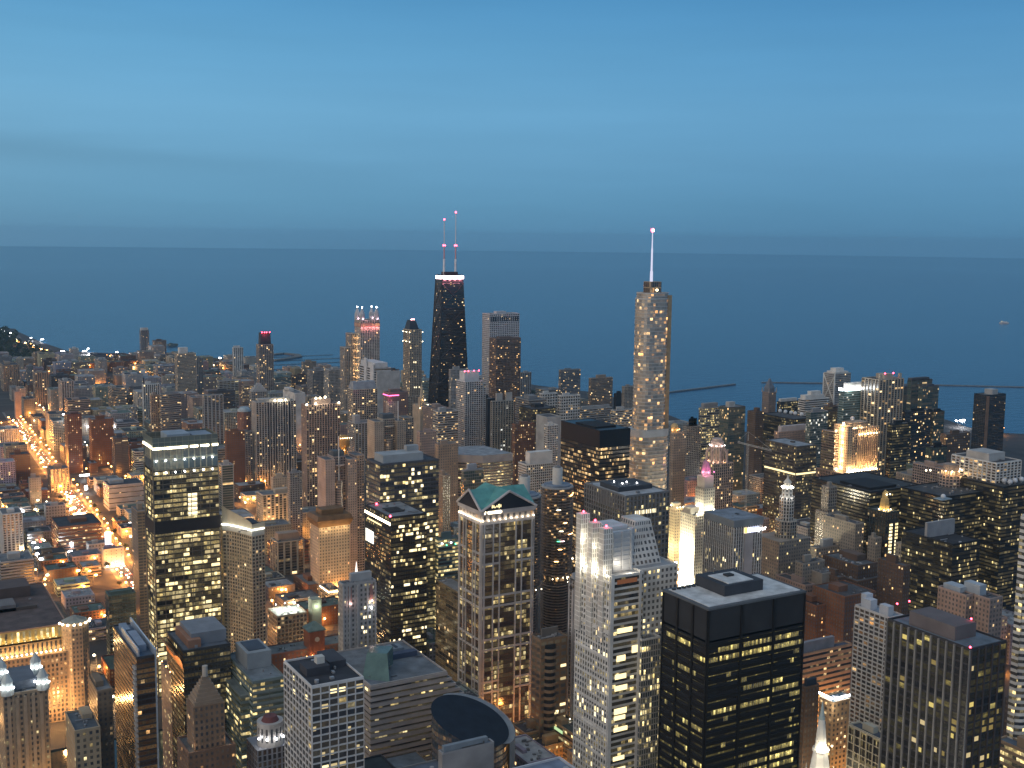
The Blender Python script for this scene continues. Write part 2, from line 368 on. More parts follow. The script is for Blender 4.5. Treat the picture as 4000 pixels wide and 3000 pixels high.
# ------------------------------------------------------------------ general building
def building(name, label, cat, x0, y0, e, n, H, style, color, z0=0, roofc=None, pent=None, beacon=None, relief=None, tiers=None,
             parts=True, band=None, crown=None, group=None, pentc=None, polyf=None, foot=True, **ov):
    """box building: outline, facade, roof, penthouse, optional set-back tiers, relief of piers and slabs"""
    c = CO[color] if isinstance(color, str) else color
    p = list(ST[style]); bay, fl = ov.pop('bay', p[0]), ov.pop('floor', p[1])
    cx, cy = x0 + e / 2, y0 + n / 2
    if foot: FOOT.append((x0, y0, x0 + e, y0 + n, H, label))
    mat = facade_mat(style, **ov)
    rc = roofc or rnd.choice([(.10, .105, .11), (.15, .155, .16), (.2, .2, .2), (.075, .075, .08)])
    root = thing(name, (cx, cy, z0), label, cat, group)
    poly = polyf(x0, y0, e, n) if polyf else rect(x0, y0, x0 + e, y0 + n)
    levels = [(1.0, 0.0)] if not tiers else tiers           # (height fraction, inset)
    zb = z0; 
    for i, (hf, ins) in enumerate(levels):
        zt = z0 + (H - z0) * hf
        q = [(min(max(x, x0 + ins), x0 + e - ins), min(max(y, y0 + ins), y0 + n - ins)) for x, y in poly] if ins else poly
        mb = MB(); mb.sides(q, zb, zt, bay, fl)
        if relief:
            pw, pd, sh, sd = relief
            for (a, b, nx, ny) in ((q[0], q[1], 0, -1), (q[3], q[0], -1, 0)):
                L = math.hypot(b[0] - a[0], b[1] - a[1]); nb = max(1, round(L / bay)); ux, uy = (b[0] - a[0]) / L, (b[1] - a[1]) / L
                def bar(u0_, u1_, za, zc, d):
                    pts = [(a[0] + ux * t + nx * s_, a[1] + uy * t + ny * s_) for t, s_ in ((u0_, -.2), (u1_, -.2), (u1_, d), (u0_, d))]
                    xs = [t[0] for t in pts]; ys = [t[1] for t in pts]
                    mb.box(min(xs), min(ys), za, max(xs), max(ys), zc, 1, True)
                if pw:
                    for k in range(nb + 1): bar(max(0, k * L / nb - pw / 2), min(L, k * L / nb + pw / 2), zb, zt + .3, pd)
                if sh:
                    nf = max(1, round((zt - zb) / fl))
                    for k in range(nf + 1): bar(.05, L - .05, zb + (zt - zb) * k / nf - sh / 2, min(zt + .2, zb + (zt - zb) * k / nf + sh / 2), sd)
        mb.build('facade', [mat, MATW(c)], root, c)
        roof(root, q, zt, rc, c)
        zb = zt
    q0 = q; xs = [t[0] for t in q0]; ys = [t[1] for t in q0]
    bx0, bx1, by0, by1 = min(xs), max(xs), min(ys), max(ys)
    if pent is None:
        a = rnd.uniform(.15, .35); b_ = rnd.uniform(.2, .4)
        pent = [(a, b_, a + rnd.uniform(.3, .45), b_ + rnd.uniform(.3, .4), rnd.uniform(3.5, 7))]
    for (u0, v0, u1, v1, h) in pent:
        mb = MB(); mb.box(bx0 + (bx1 - bx0) * u0, by0 + (by1 - by0) * v0, H, bx0 + (bx1 - bx0) * u1, by0 + (by1 - by0) * v1, H + h, 0)
        mb.build('penthouse', [WALL], root, pentc or tuple(q * .9 for q in c))
    if band:   # glowing strip under the roof line: (z below top, height, material)
        zb_, hb, m_ = band
        mb = MB(); x1, y1 = x0 + e, y0 + n
        for a, b in (((x0 - .25, y0 - .25), (x1 + .25, y0 - .25)), ((x0 - .25, y1 + .25), (x0 - .25, y0 - .25))):
            mb.face([(*a, H - zb_ - hb), (*b, H - zb_ - hb), (*b, H - zb_), (*a, H - zb_)], 0)
        mb.build('light_strip', [m_], root)
    for (u, v, h) in beacon or []:
        X, Y = bx0 + (bx1 - bx0) * u, by0 + (by1 - by0) * v
        if h > 2.5:
            mb = MB(); mb.tube((X, Y, H), (X, Y, H + h), .25, .12); mb.build('mast', [METAL], root, (.5, .5, .5))
        bulb(root, (X, Y, H + h), 1.1, E_RED)
    return root

def B(name, cat, xl, xn, xr, yn, hd, style, color, label, **k):
    """place a building from where its roof corner stands in view; hd >= 400 is its distance, below 400 its height"""
    p = atD(xn, yn, hd) if hd >= 400 else atz(xn, yn, hd)
    e = k.pop('e', None) or max(9, run(xr, p, 1, 0)); n = k.pop('n', None) or (run(xl, p, 0, 1) if xl < xn - 1 else .8 * e)
    n = min(max(n, 10), k.pop('nmax', 75))
    return building(name, label, cat, p[0], p[1], e, n, p[2], style, color, **k)

TW, AP, OB, AB, LB = 'office_tower', 'apartment_tower', 'office_block', 'apartment_block', 'low_building'
o_, a_ = 'office tower', 'apartment tower'
V = (0, .8, 0, 0)
# ---- far left, towards the park and the beach
B(AP, a_, 544, 550, 582, 1292, 4200, 'stripe', 'dgrey', 'tall dark shoreline tower with a wide pale cap, alone against the lake', pent=[(.1, .1, .9, .9, 9)], pentc=CO['lgrey'])
B(AB, a_, 595, 602, 650, 1332, 4300, 'apt', 'brown', 'broad brown shoreline block, its top floors lit, right of the pale capped tower', lit=.2)
B(AB, a_, 652, 658, 696, 1346, 4500, 'apt', 'green', 'dim grey green shoreline block above the water at far left')
B(AP, a_, 269, 276, 308, 1364, 3900, 'pier', 'white', 'white and dark striped tower in front of the floodlit field')
B(AB, a_, 130, 136, 168, 1379, 3900, 'apt', 'tan', 'tan tower at the edge of the dark park')
B(AB, a_, 163, 170, 222, 1407, 3750, 'grid', 'brown', 'wide grey brown slab left of the floodlit field')
B(AB, a_, 345, 384, 418, 1407, 3650, 'apt', 'lgrey', 'pale grey slab with a blank bright end, right of the floodlit field', n=60)
B(AB, a_, -8, 0, 47, 1396, 3600, 'apt', 'grey', 'grey block at the left edge of the view below the park')
B(AB, a_, 63, 66, 92, 1403, 3600, 'apt', 'cream', 'narrow cream block with a white top below the park')
B(AB, a_, 0, 12, 76, 1428, 3300, 'stripe', 'tan', 'tan slab of vertical stripes near the left edge')
B(AP, a_, 101, 106, 130, 1431, 3300, 'pier', 'grey', 'slim grey tower beside the tan striped slab')
B(AB, a_, 127, 136, 190, 1458, 3000, 'stripe', 'tan', 'beige and grey tower with long vertical window strips')
B(AB, a_, 192, 200, 269, 1469, 3100, 'grid', 'dgrey', 'dark gridded slab right of the beige and grey tower')
B(AB, a_, 209, 241, 288, 1491, 2750, 'stripe', 'lgrey', 'grey tower with a blank pale west end and dark striped front', n=48)
B('brick_tower', 'tower', 55, 58, 81, 1532, 2800, 'blank', 'pink', 'blank pink brick shaft standing at the far end of the orange avenue', n=20, pent=[])
B(AB, a_, 321, 326, 345, 1510, 3150, 'blank', 'lgrey', 'small blank pale block, leftmost of three by the dark low roofs', n=20)
B(AB, a_, 347, 350, 380, 1516, 3150, 'apt', 'lgrey', 'pale block with a few lit windows, middle of three by the dark low roofs')
B(AB, a_, 380, 382, 398, 1528, 3050, 'blank', 'white', 'small white block, rightmost of three by the dark low roofs', n=20)
B(AP, a_, 681, 692, 765, 1383, 2800, 'grid', 'cream', 'tall cream tower of small square windows with a white box on its roof', pent=[(.15, .2, .6, .7, 14)], pentc=CO['white'], bay=2.6)
B(AB, a_, 764, 768, 793, 1400, 2900, 'apt', 'grey', 'grey slab tucked behind the right side of the cream square windowed tower')
B(AP, a_, 555, 560, 623, 1504, 2600, 'pier', 'white', 'white ribbed tower with a frame of bright fins at its top', h=.9, bay=4, relief=(.9, .7, 0, 0), band=None)
B(AB, a_, 585, 590, 622, 1545, 2300, 'apt', 'tan', 'tan slab in front of the white ribbed tower', lit=.14)
B(AB, a_, 622, 630, 705, 1542, 2280, 'rib', 'grey', 'wide grey slab of balconies left of centre, above the crown of the lit glass tower', lit=.12)
B(AB, a_, 456, 460, 512, 1611, 2600, 'grid', 'lgrey', 'low pale gridded block with a taller stub on its right')
B(AB, a_, 511, 512, 536, 1590, 2610, 'grid', 'lgrey', 'pale gridded stub rising behind the low gridded block')
B(AB, a_, 433, 438, 522, 1557, 2900, 'apt', 'brown', 'dark brown slab speckled with warm windows', lit=.2)
B(OB, o_, 535, 540, 583, 1472, 3300, 'rib', 'dgrey', 'dark block with a white stepped rooftop near the shoreline', pent=[(.1, .1, .9, .8, 10), (.3, .2, .7, .7, 18)], pentc=CO['white'])
B(AB, a_, 630, 634, 680, 1472, 3100, 'apt', 'cream', 'cream block left of the tall cream square windowed tower')
B(AB, a_, 440, 446, 500, 1440, 3600, 'apt', 'grey', 'grey block far off above the brown slab', lit=.16)
B(AB, a_, 300, 306, 350, 1470, 3400, 'apt', 'grey', 'squat grey block with a dome of lamps in front of the pale slab')
B(AB, a_, 420, 424, 452, 1480, 3500, 'apt', 'brown', 'narrow brown block, far left middle distance', lit=.16)
B(AB, a_, 584, 588, 640, 1420, 3700, 'apt', 'dgrey', 'dark block below the pale capped shoreline tower', lit=.18)
B(AB, a_, 640, 646, 690, 1425, 3650, 'apt', 'grey', 'grey block below the dim grey green shoreline block', lit=.15)
B(AB, a_, 250, 262, 318, 1622, 2130, 'punch', 'brick', 'brown brick tower with a white floodlit corner', lit=.12, pent=[(.3, .2, .8, .7, 3)])
B(AB, a_, 345, 356, 443, 1642, 2180, 'punch', 'rust', 'wide dark red brick slab right of the brown brick tower', lit=.10)
B(OB, o_, -15, 0, 76, 1680, 2415, 'pier', 'white', 'low white block of tall fins by the top of the avenue', h=.95, w=.5, bay=4, n=40)
B(AP, a_, 438, 448, 530, 1714, 2060, 'balc', 'dgrey', 'slim dark tower edged with thin white verticals', n=24, e=22, relief=(.5, .6, 0, 0), bay=11, lit=.1)
B(AB, a_, 498, 506, 556, 1742, 2125, 'punch', 'rust', 'dark red block with a pale curved cornice', lit=.1, roofc=CO['lgrey'])
B(OB, o_, 408, 424, 560, 1900, 1820, 'rib', 'lgrey', 'windowless white slab with horizontal bands left of the lit glass tower', h=.18, floor=8, lit=.05, n=42, pent=[(.1, .4, .5, .8, 5)], roofc=(.06, .06, .07))
B(AB, a_, 185, 196, 270, 1835, 1980, 'stripe', 'tan', 'tan apartment block beside the brightest stretch of the avenue', lit=.12)
B(AB, a_, 34, 42, 117, 1780, 2070, 'punch', 'rust', 'dark brick block left of the avenue', lit=.06)
B(AB, a_, 110, 114, 160, 1870, 1900, 'punch', 'grey', 'small grey block between two brick blocks left of the avenue', lit=.06)
B(LB, 'warehouse', 171, 178, 256, 1980, 1760, 'low', 'lgrey', 'low pale block with a grey roof near the white car lights', lit=.05)
B(LB, 'warehouse', 200, 228, 396, 2062, 1590, 'rib', 'rust', 'dark roofed brick warehouse with a white end wall', lit=.35, n=60, floor=5, roofc=(.045, .05, .06), h=.4)
B(AB, a_, -6, 8, 88, 2012, 1600, 'stripe', 'white', 'white framed apartment block at the left edge', relief=(.8, .6, .5, .5), lit=.05)
B(OB, o_, -20, 2, 132, 2200, 1425, 'rib', 'lgrey', 'grey banded garage at the left edge above the long arcade building', lit=.06, h=.5, floor=3.4, n=40, roofc=(.16, .17, .18))
B(AP, a_, 520, 536, 568, 2002, 1170, 'balc', 'tan', 'slim tan apartment tower close against the lit glass tower', n=26, lit=.06)
B(LB, 'warehouse', 335, 345, 420, 2130, 1560, 'low', 'lgrey', 'grey low block behind the floodlit cream building', lit=.2)
B(OB, o_, 410, 424, 530, 2330, 1150, 'glass', 'green', 'dark glassy block with a vaulted roof below the avenue', lit=.07, pent=[(.1, .2, .9, .5, 3)], gl='n')
# ---- left of centre
B(AP, a_, 907, 912, 950, 1360, 3300, 'pier', 'white', 'slim white tower standing in front of the beach lights', bay=5, pent=[(.1, .2, .7, .8, 6)])
B(AB, a_, 1072, 1075, 1136, 1474, 2900, 'rib', 'teal', 'grey green block right of the dark crowned tower', lit=.08)
B(AB, a_, 1136, 1140, 1218, 1468, 3000, 'stripe', 'brown', 'dark block with many lamps below the open lake', lit=.22)
B(AB, a_, 1178, 1182, 1236, 1415, 3300, 'apt', 'tan', 'small tan tower against the water left of the four lantern tower', lit=.12)
B(AP, a_, 1217, 1222, 1282, 1450, 2700, 'pier', 'grey', 'grey ribbed tower, left one of a close pair', n=40)
B(AP, a_, 1280, 1286, 1352, 1447, 2600, 'pier', 'lgrey', 'pale ribbed tower, right one of a close pair', n=34)
B(OB, o_, 848, 856, 932, 1490, 2700, 'curt', 'lgrey', 'dark glazed block in a white frame, below the slim white tower', lit=.1, relief=(.6, .5, 0, 0), bay=9)
B(AB, a_, 790, 796, 872, 1547, 2250, 'stripe', 'lgrey', 'grey striped slab under a strip of blue white light', pent=[], relief=(.8, .5, 0, 0), bay=8)
B(AB, a_, 812, 818, 918, 1530, 2450, 'rib', 'dgrey', 'dark banded slab right behind the blue white strip of light', lit=.14)
B(AB, a_, 943, 948, 992, 1508, 2500, 'rib', 'tan', 'narrow tan block with lit stairs between two grey towers', lit=.22)
B(OB, o_, 1093, 1152, 1192, 1538, 2300, 'blank', 'white', 'big blank white wall with a rooftop parapet', n=70, pent=[(.0, .5, .5, .9, 6)])
B(AB, a_, 877, 884, 956, 1690, 1900, 'punch', 'rust', 'dark brown brick block glowing orange at its foot', lit=.05)
B(AB, a_, 934, 940, 986, 1690, 1950, 'apt', 'grey', 'grey block behind the brown brick block', lit=.08)
B(AP, a_, 853, 866, 912, 1820, 1775, 'glass', 'lgrey', 'green glass tower with one white edge, right of the lit glass tower', lit=.06, relief=(.9, .6, 0, 0), bay=16)
B(AB, a_, 1002, 1026, 1182, 1937, 1640, 'stripe', 'cream', 'cream framed apartment slab glowing warm inside', lit=.22, relief=(.9, .5, .4, .4), lc='oran', bay=6)
B(LB, 'low building', 1060, 1066, 1136, 1870, 1750, 'punch', 'cream', 'low cream building with a dark rounded roof', lit=.04, roofc=(.07, .09, .1))
B(AP, a_, 1126, 1132, 1180, 1850, 1560, 'apt', 'grey', 'grey slab half hidden by the pinkish flood lamp tower', lit=.08)
B(AP, a_, 1358, 1388, 1460, 1656, 1950, 'stripe', 'lgrey', 'grey tower of fine vertical lines with a boxy rooftop', lit=.09, pent=[(.1, .3, .4, .7, 12)], pentc=CO['lgrey'])
B(OB, 'hotel', 1057, 1084, 1188, 2122, 1420, 'pier', 'cream', 'hotel of pale fins lit orange from the street', bay=8, w=.7, h=.9, relief=(1.1, .7, 0, 0), pent=[(.1, .3, .9, .8, 9)], pentc=CO['tan'], lit=.1)
B(AB, 'hotel', 1211, 1246, 1366, 2062, 1330, 'punch', 'cream', 'cream hotel shaft under a wide brown flared crown', lit=.07, pent=[], bay=3.4)
B(LB, 'hotel', 1250, 1284, 1330, 2310, 1300, 'rib', 'cream', 'low hotel wing with lit window bands and a string of cornice lights', lit=.4, cl=.3, lc='oran', band=(.5, 1.2, E_CREAM))
B(LB, 'low building', 1180, 1204, 1330, 2290, 1330, 'punch', 'rust', 'long brick block along the orange side street', lit=.12, lc='oran', n=50)
B(LB, 'low building', 1365, 1372, 1420, 2080, 1500, 'punch', 'rust', 'orange lit brick block between the cream hotel and the lit green glass tower', lit=.12)
B(LB, 'low building', 1370, 1376, 1424, 2190, 1420, 'punch', 'tan', 'small stone block behind the little white spire', lit=.35, lc='oran')
# ---- centre, far
B(AB, a_, 1476, 1484, 1530, 1440, 2650, 'rib', 'grey', 'dim grey slab behind the white twin ribbon tower', n=40)
B(AB, a_, 1528, 1531, 1560, 1446, 2900, 'apt', 'brown', 'small brown block left of the slender mansard tower', lit=.12)
B(AP, a_, 1755, 1762, 1830, 1446, 2350, 'apt', 'lgrey', 'pale apartment tower behind the white gridded tower', bay=3, lit=.05)
B(AB, a_, 2030, 2034, 2076, 1457, 2700, 'stripe', 'lgrey', 'pale striped slab by the dark lakeside trees')
B(AB, a_, 2185, 2192, 2268, 1447, 2600, 'grid', 'grey', 'square grey apartment block against the lake', lit=.14, bay=3)
B(AB, a_, 2303, 2310, 2394, 1480, 2450, 'grid', 'tan', 'tan apartment block against the lake', lit=.12, pent=[(.3, .2, .7, .8, 7)])
B(AB, a_, 2402, 2408, 2440, 1540, 2500, 'blank', 'dark', 'small black block low by the water')
B(AB, a_, 2433, 2440, 2480, 1512, 2400, 'apt', 'stone', 'grey slab against the left side of the silver spired tower', lit=.03)
B(OB, 'hospital', 2112, 2118, 2178, 1540, 2050, 'grid', 'white', 'white gridded hospital wing, left of two', lit=.04, bay=5, floor=5, roofc=(.1, .1, .11))
B(OB, 'hospital', 2186, 2192, 2266, 1548, 1980, 'grid', 'white', 'white gridded hospital wing, right of two', lit=.12, bay=5, floor=5, roofc=(.1, .1, .11))
B(OB, 'hospital', 2268, 2276, 2390, 1600, 2050, 'rib', 'lgrey', 'long low grey clinic with a barrel roof and white lights', lit=.18, pent=[(.0, .3, .95, .7, 5)])
B(OB, o_, 2276, 2284, 2372, 1650, 1900, 'rib', 'dgrey', 'dark stepped block with lit floors below the clinic', lit=.3)
B(OB, o_, 2390, 2400, 2480, 1605, 1900, 'rib', 'lgrey', 'low banded block with lamps against the silver spired tower', lit=.2)
B(OB, o_, 2046, 2066, 2135, 1565, 1950, 'rib', 'grey', 'grey block with one blank west wall', lit=.05, n=46)
B(OB, o_, 2074, 2080, 2172, 1600, 1800, 'curt', 'dark', 'dark glass block with a green sign on its west side', lit=.14, n=40)
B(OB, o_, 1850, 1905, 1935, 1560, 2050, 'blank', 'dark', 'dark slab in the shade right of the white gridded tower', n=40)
B(OB, o_, 2000, 2012, 2090, 1660, 1750, 'punch', 'rust', 'dark red block with lit windows beside the twin topped tower', lit=.18)
B(OB, 'hotel', 2132, 2140, 2180, 1664, 1650, 'grid', 'white', 'slim white gridded slab left of the black slab tower', lit=.06, bay=3)
B(OB, 'hotel', 2128, 2136, 2190, 1632, 1700, 'blank', 'lgrey', 'pale blank block with one white lamp above the slim gridded slab', n=30, pent=[])
B(OB, o_, 2024, 2056, 2160, 1818, 1420, 'grid', 'white', 'white gridded block with a tall blank rooftop wall', lit=.07, bay=3, pent=[(.15, .1, 1, .6, 15)], pentc=CO['white'])
B(OB, o_, 1652, 1700, 1760, 1600, 2000, 'punch', 'pink', 'low pinkish block behind the tall lit church', lit=.08)
B(OB, o_, 1628, 1640, 1704, 1690, 1600, 'punch', 'pink', 'stone block with rows of small windows beside the orange street', lit=.08)
B(LB, 'low building', 1700, 1712, 1790, 1740, 1550, 'punch', 'tan', 'low stone block in front of the white gridded tower', lit=.08)
B(OB, o_, 1690, 1712, 1790, 1610, 1850, 'rib', 'lgrey', 'long low banded roof beside the tapered black tower', lit=.2)
B(AB, a_, 1360, 1362, 1400, 1800, 1600, 'punch', 'rust', 'block with an orange lit courtyard left of the fine lined grey tower', lit=.1)
B(OB, o_, 1700, 1730, 1760, 1860, 1450, 'pier', 'tan', 'narrow tan slab with an orange lit foot', lit=.03)
# ---- right of the silver tower
B(TW, o_, 2672, 2685, 2740, 1640, 1900, 'apt', 'stone', 'stone block left of the green glass pair', lit=.06, tiers=[(.9, 0), (1, 6)])
B(TW, o_, 2733, 2745, 2812, 1596, 1950, 'curt', 'grey', 'grey slab with a blank top and lit lower floors', lit=.4, pent=[(.1, .1, .9, .9, 8)])
B(TW, o_, 2810, 2846, 2912, 1594, 1850, 'glass', 'dgrey', 'green glass tower with a pale box on its roof', lit=.08, pent=[(.2, .3, .55, .7, 8)], pentc=CO['lgrey'])
B(TW, o_, 2944, 2952, 2984, 1612, 1950, 'punch', 'brown', 'narrow brown slab at the foot of the pointed stone tower', lit=.06, n=20)
B(TW, o_, 3042, 3050, 3120, 1572, 2150, 'curt', 'dark', 'dark block with a white rooftop slab left of the white stepped block', lit=.3, pent=[(.05, .2, .95, .8, 6)], pentc=CO['white'])
B(OB, o_, 3119, 3144, 3240, 1562, 2050, 'rib', 'white', 'white banded block stepping up to the right', lit=.05, pent=[(.05, .1, .8, .9, 7), (.3, .2, .7, .8, 13)], pentc=CO['white'], relief=(0, 0, 1.2, .7))
B(OB, o_, 3000, 3100, 3172, 1640, 1950, 'curt', 'dark', 'long dark slab with white domes on its roof edge', lit=.1, n=75, pent=[])
B(OB, 'warehouse', 3028, 3042, 3152, 1690, 1850, 'punch', 'pink', 'pink walled block under a long wavy white roof', lit=.1, pent=[(.1, .1, 1, .8, 9)], pentc=(.5, .45, .45))
B(TW, a_, 3160, 3168, 3235, 1612, 1800, 'glass', 'grey', 'grey glass tower dotted with white lamps', lit=.16, lc='white')
B(TW, a_, 3230, 3236, 3272, 1590, 1850, 'curt', 'brown', 'dark red brown tower beside the grey glass tower', lit=.1)
B(TW, a_, 3222, 3262, 3324, 1462, 2100, 'grid', 'lgrey', 'white tower with a crossed frame drawn down its west face', lit=.03, bay=3, pent=[(.25, .3, .75, .8, 9), (.1, .1, .9, .9, 4)], pentc=CO['white'], n=26)
B(TW, a_, 3278, 3298, 3382, 1530, 1900, 'rib', 'teal', 'pale teal glass tower under a glowing white top', lit=.06, lc='white', gl='g', pent=[(.15, .1, .95, .8, 13)], pentc=CO['white'], relief=(0, 0, .9, .5))
B(TW, a_, 3382, 3386, 3402, 1545, 1930, 'rib', 'dgrey', 'dark narrow wing right of the pale teal tower', n=20)
B(TW, a_, 3426, 3436, 3530, 1486, 1900, 'stripe', 'cream', 'tall tower of cream ribs and dark window strips with corner horns', lit=.16, bay=7, w=.8, h=.9, relief=(1.3, 1.0, 0, 0), pent=[(.05, .05, .14, .14, 9), (.86, .05, .95, .14, 9), (.35, .2, .7, .7, 8)], n=36, beacon=[(.36, .2, 9), (.7, .2, 9)])
B(TW, a_, 3556, 3562, 3642, 1488, 2250, 'glass', 'dgrey', 'dark green glass tower with a pale gridded west strip', lit=.05, pent=[(.0, .0, .85, .9, 5)], relief=(.7, .4, 0, 0), bay=15)
B(TW, a_, 3600, 3606, 3668, 1512, 2200, 'glass', 'dgrey', 'dark glass wing stepping down on the right of the green glass tower', lit=.07)
B(TW, a_, 3525, 3530, 3570, 1520, 2300, 'glass', 'dgrey', 'dim slab between the cream ribbed tower and the green glass tower', lit=.03)
B(TW, a_, 3826, 3856, 3930, 1546, 2420, 'grid', 'black', 'black tower with a rust coloured corner strip, beside the harbour', lit=.03, pent=[(.4, .2, .7, .8, 10)], pentc=CO['lgrey'], n=30, bay=4)
B(TW, a_, 3530, 3536, 3640, 1610, 1950, 'grid', 'black', 'broad black block dotted with tiny lamps right of the cream ribs', lit=.16, st=5)
B(TW, a_, 3640, 3648, 3690, 1610, 2000, 'glass', 'black', 'dark green slab right of the broad black block', lit=.1)
B(TW, a_, 3690, 3696, 3790, 1700, 1750, 'punch', 'brown', 'wide dark red brown block speckled with lights, near the harbour', lit=.2, st=4)
B(TW, a_, 3636, 3640, 3700, 1750, 1650, 'glass', 'black', 'low dark block left of the speckled red brown block', lit=.1)
B(TW, a_, 3480, 3486, 3560, 1660, 1850, 'curt', 'black', 'dark slab behind the floodlit ribbed tower', lit=.1)
B(OB, 'hotel', 3624, 3690, 3700, 1836, 1420, 'grid', 'pink', 'pink stone hotel wing, left of the lit rotunda', lit=.1, n=46, bay=3.4)
B(OB, 'hotel', 3740, 3780, 3832, 1842, 1430, 'grid', 'pink', 'pink stone hotel wing, right of the lit rotunda', lit=.1, n=46, bay=3.4)
B(OB, 'hotel', 3825, 3893, 3990, 1812, 1380, 'grid', 'white', 'white hotel of deep bays with a box on top, far right', lit=.12, pent=[(.05, .2, .7, .7, 9)], pentc=CO['lgrey'], bay=6, relief=(.9, .7, .6, .5), n=60)
B(OB, o_, 3500, 3560, 3640, 1860, 1480, 'punch', 'stone', 'low stone block right of the floodlit ribbed tower', lit=.12)
B(OB, o_, 3540, 3570, 3640, 1820, 1650, 'glass', 'green', 'low green glass block behind the low stone block', lit=.1)
# dark slabs right of centre
B(TW, o_, 3170, 3400, 3605, 1925, 136, 'curt', 'black', 'vast black slab tower below the floodlit ribbed tower', lit=.07, st=2.2, nmax=110, pent=[(.1, .1, .6, .6, 3)], roofc=(.04, .045, .05), n=90)
B(TW, o_, 3600, 3690, 3842, 1945, 140, 'curt', 'black', 'black slab tower with one white dome on its roof', lit=.07, st=2.2, n=60, pent=[], roofc=(.04, .05, .06))
B(TW, o_, 3835, 3920, 4060, 1905, 150, 'curt', 'black', 'black slab tower carrying a cluster of white radar domes', lit=.09, st=2.2, n=60, pent=[], roofc=(.05, .055, .06))
B(TW, o_, 3595, 3722, 3830, 2130, 125, 'curt', 'black', 'black tower with a broad grey screen on its roof, at right', lit=.16, st=2.0, n=62, pent=[(.0, .5, 1, .55, 15)], pentc=(.3, .3, .31), roofc=(.03, .03, .035))
B(TW, o_, 3190, 3238, 3290, 1910, 1320, 'pier', 'stone', 'weathered stone slab between the black slab and the domed tapering tower', lit=.05, tiers=[(.8, 0), (1, 4)])
B(TW, o_, 3225, 3342, 3376, 2050, 1260, 'punch', 'stone', 'heavy stone office block with lit lower floors', lit=.14, n=46)
B(OB, o_, 3400, 3420, 3442, 2105, 1250, 'punch', 'stone', 'small pale stone slab left of the dark lantern tower', lit=.08)
B(OB, o_, 3525, 3530, 3562, 2130, 1240, 'punch', 'cream', 'narrow cream slab right of the dark lantern tower', lit=.2)
B(TW, a_, 3718, 3775, 3822, 2330, 152, 'punch', 'pink', 'stone twin tower, left shaft, at right', lit=.06, n=26, pent=[(.2, .3, .9, .9, 4)], pentc=(.4, .45, .5))
B(TW, a_, 3832, 3868, 3918, 2345, 152, 'punch', 'pink', 'stone twin tower, right shaft, at right', lit=.06, n=26, pent=[(.1, .4, .6, .95, 8)], pentc=(.4, .45, .5))
B(TW, o_, 3160, 3352, 3470, 2225, 105, 'punch', 'brown', 'big dark masonry block with a stepped roof, right of centre', lit=.04, n=60, tiers=[(.88, 0), (1, 7)], pent=[(.5, .3, .95, .8, 6)])
B(TW, o_, 3460, 3530, 3546, 2215, 118, 'punch', 'brown', 'dark masonry slab beside the big stepped block', lit=.05, n=30)
B(OB, o_, 3178, 3212, 3272, 2245, 100, 'blank', 'stone', 'windowless tan slab with a column of white lamps', n=30, pent=[])
B(OB, o_, 3230, 3275, 3290, 2260, 98, 'punch', 'brown', 'brown slab behind the windowless tan slab', lit=.05, n=26)
B(OB, o_, 3270, 3300, 3420, 2335, 95, 'punch', 'rust', 'brown office wall left of the white gridded apartments', lit=.03, n=40)
B(OB, o_, 3180, 3188, 3300, 2370, 82, 'punch', 'rust', 'brick block glowing orange in a gap right of the black courthouse tower', lit=.15, lc='oran', n=34, roofc=(.03, .02, .02))
B(OB, o_, 3140, 3146, 3183, 2290, 90, 'punch', 'pink', 'pinkish stone slab with a string of lamps right of the black courthouse tower', lit=.06, n=40)
B(OB, o_, 3120, 3136, 3222, 2205, 108, 'punch', 'stone', 'stone block with one orange lamp behind the black courthouse tower', lit=.05)
B(OB, o_, 3180, 3190, 3288, 2145, 90, 'punch', 'stone', 'pale stone block with a rooftop box, right of the tapering lantern tower', lit=.12, pent=[(.3, .2, .7, .7, 8)], pentc=(.32, .33, .34))

# ------------------------------------------------------------------ landmark helpers
def fbox(mb, face, bx, u0, u1, z0, z1, d, mi=0, back=.2):
    x0, y0, x1, y1 = bx
    if face == 'S': mb.box(x0 + u0, y0 - d, z0, x0 + u1, y0 + back, z1, mi, True)
    else: mb.box(x0 - d, y1 - u1, z0, x0 + back, y1 - u0, z1, mi, True)
def win(parent, face, bx, u0, u1, z0, z1, mat, name='window', bay=None, d=.14):
    x0, y0, x1, y1 = bx; mb = MB()
    if face == 'S': q = [(x0 + u0, y0 - d, z0), (x0 + u1, y0 - d, z0), (x0 + u1, y0 - d, z1), (x0 + u0, y0 - d, z1)]
    else: q = [(x0 - d, y1 - u0, z0), (x0 - d, y1 - u1, z0), (x0 - d, y1 - u1, z1), (x0 - d, y1 - u0, z1)]
    nb = max(1, round((u1 - u0) / (bay or 1e9)))
    mb.face(q, 0, [(0, 0), (nb, 0), (nb, 1), (0, 1)])
    return mb.build(name, mat, parent)
def core(name, label, cat, x0, y0, e, n, H, style, color, floor=None, bay=None, roofc=(.11, .115, .12), z0=0, **ov):
    c = CO[color] if isinstance(color, str) else color
    p = ST[style]; FOOT.append((x0, y0, x0 + e, y0 + n, H, label))
    r = thing(name, (x0 + e / 2, y0 + n / 2, 0), label, cat)
    mb = MB(); mb.sides(rect(x0, y0, x0 + e, y0 + n), z0, H, bay or p[0], floor or p[1])
    mb.build('facade', [facade_mat(style, **ov)], r, c)
    roof(r, rect(x0, y0, x0 + e, y0 + n), H, roofc, c)
    return r, (x0, y0, x0 + e, y0 + n)
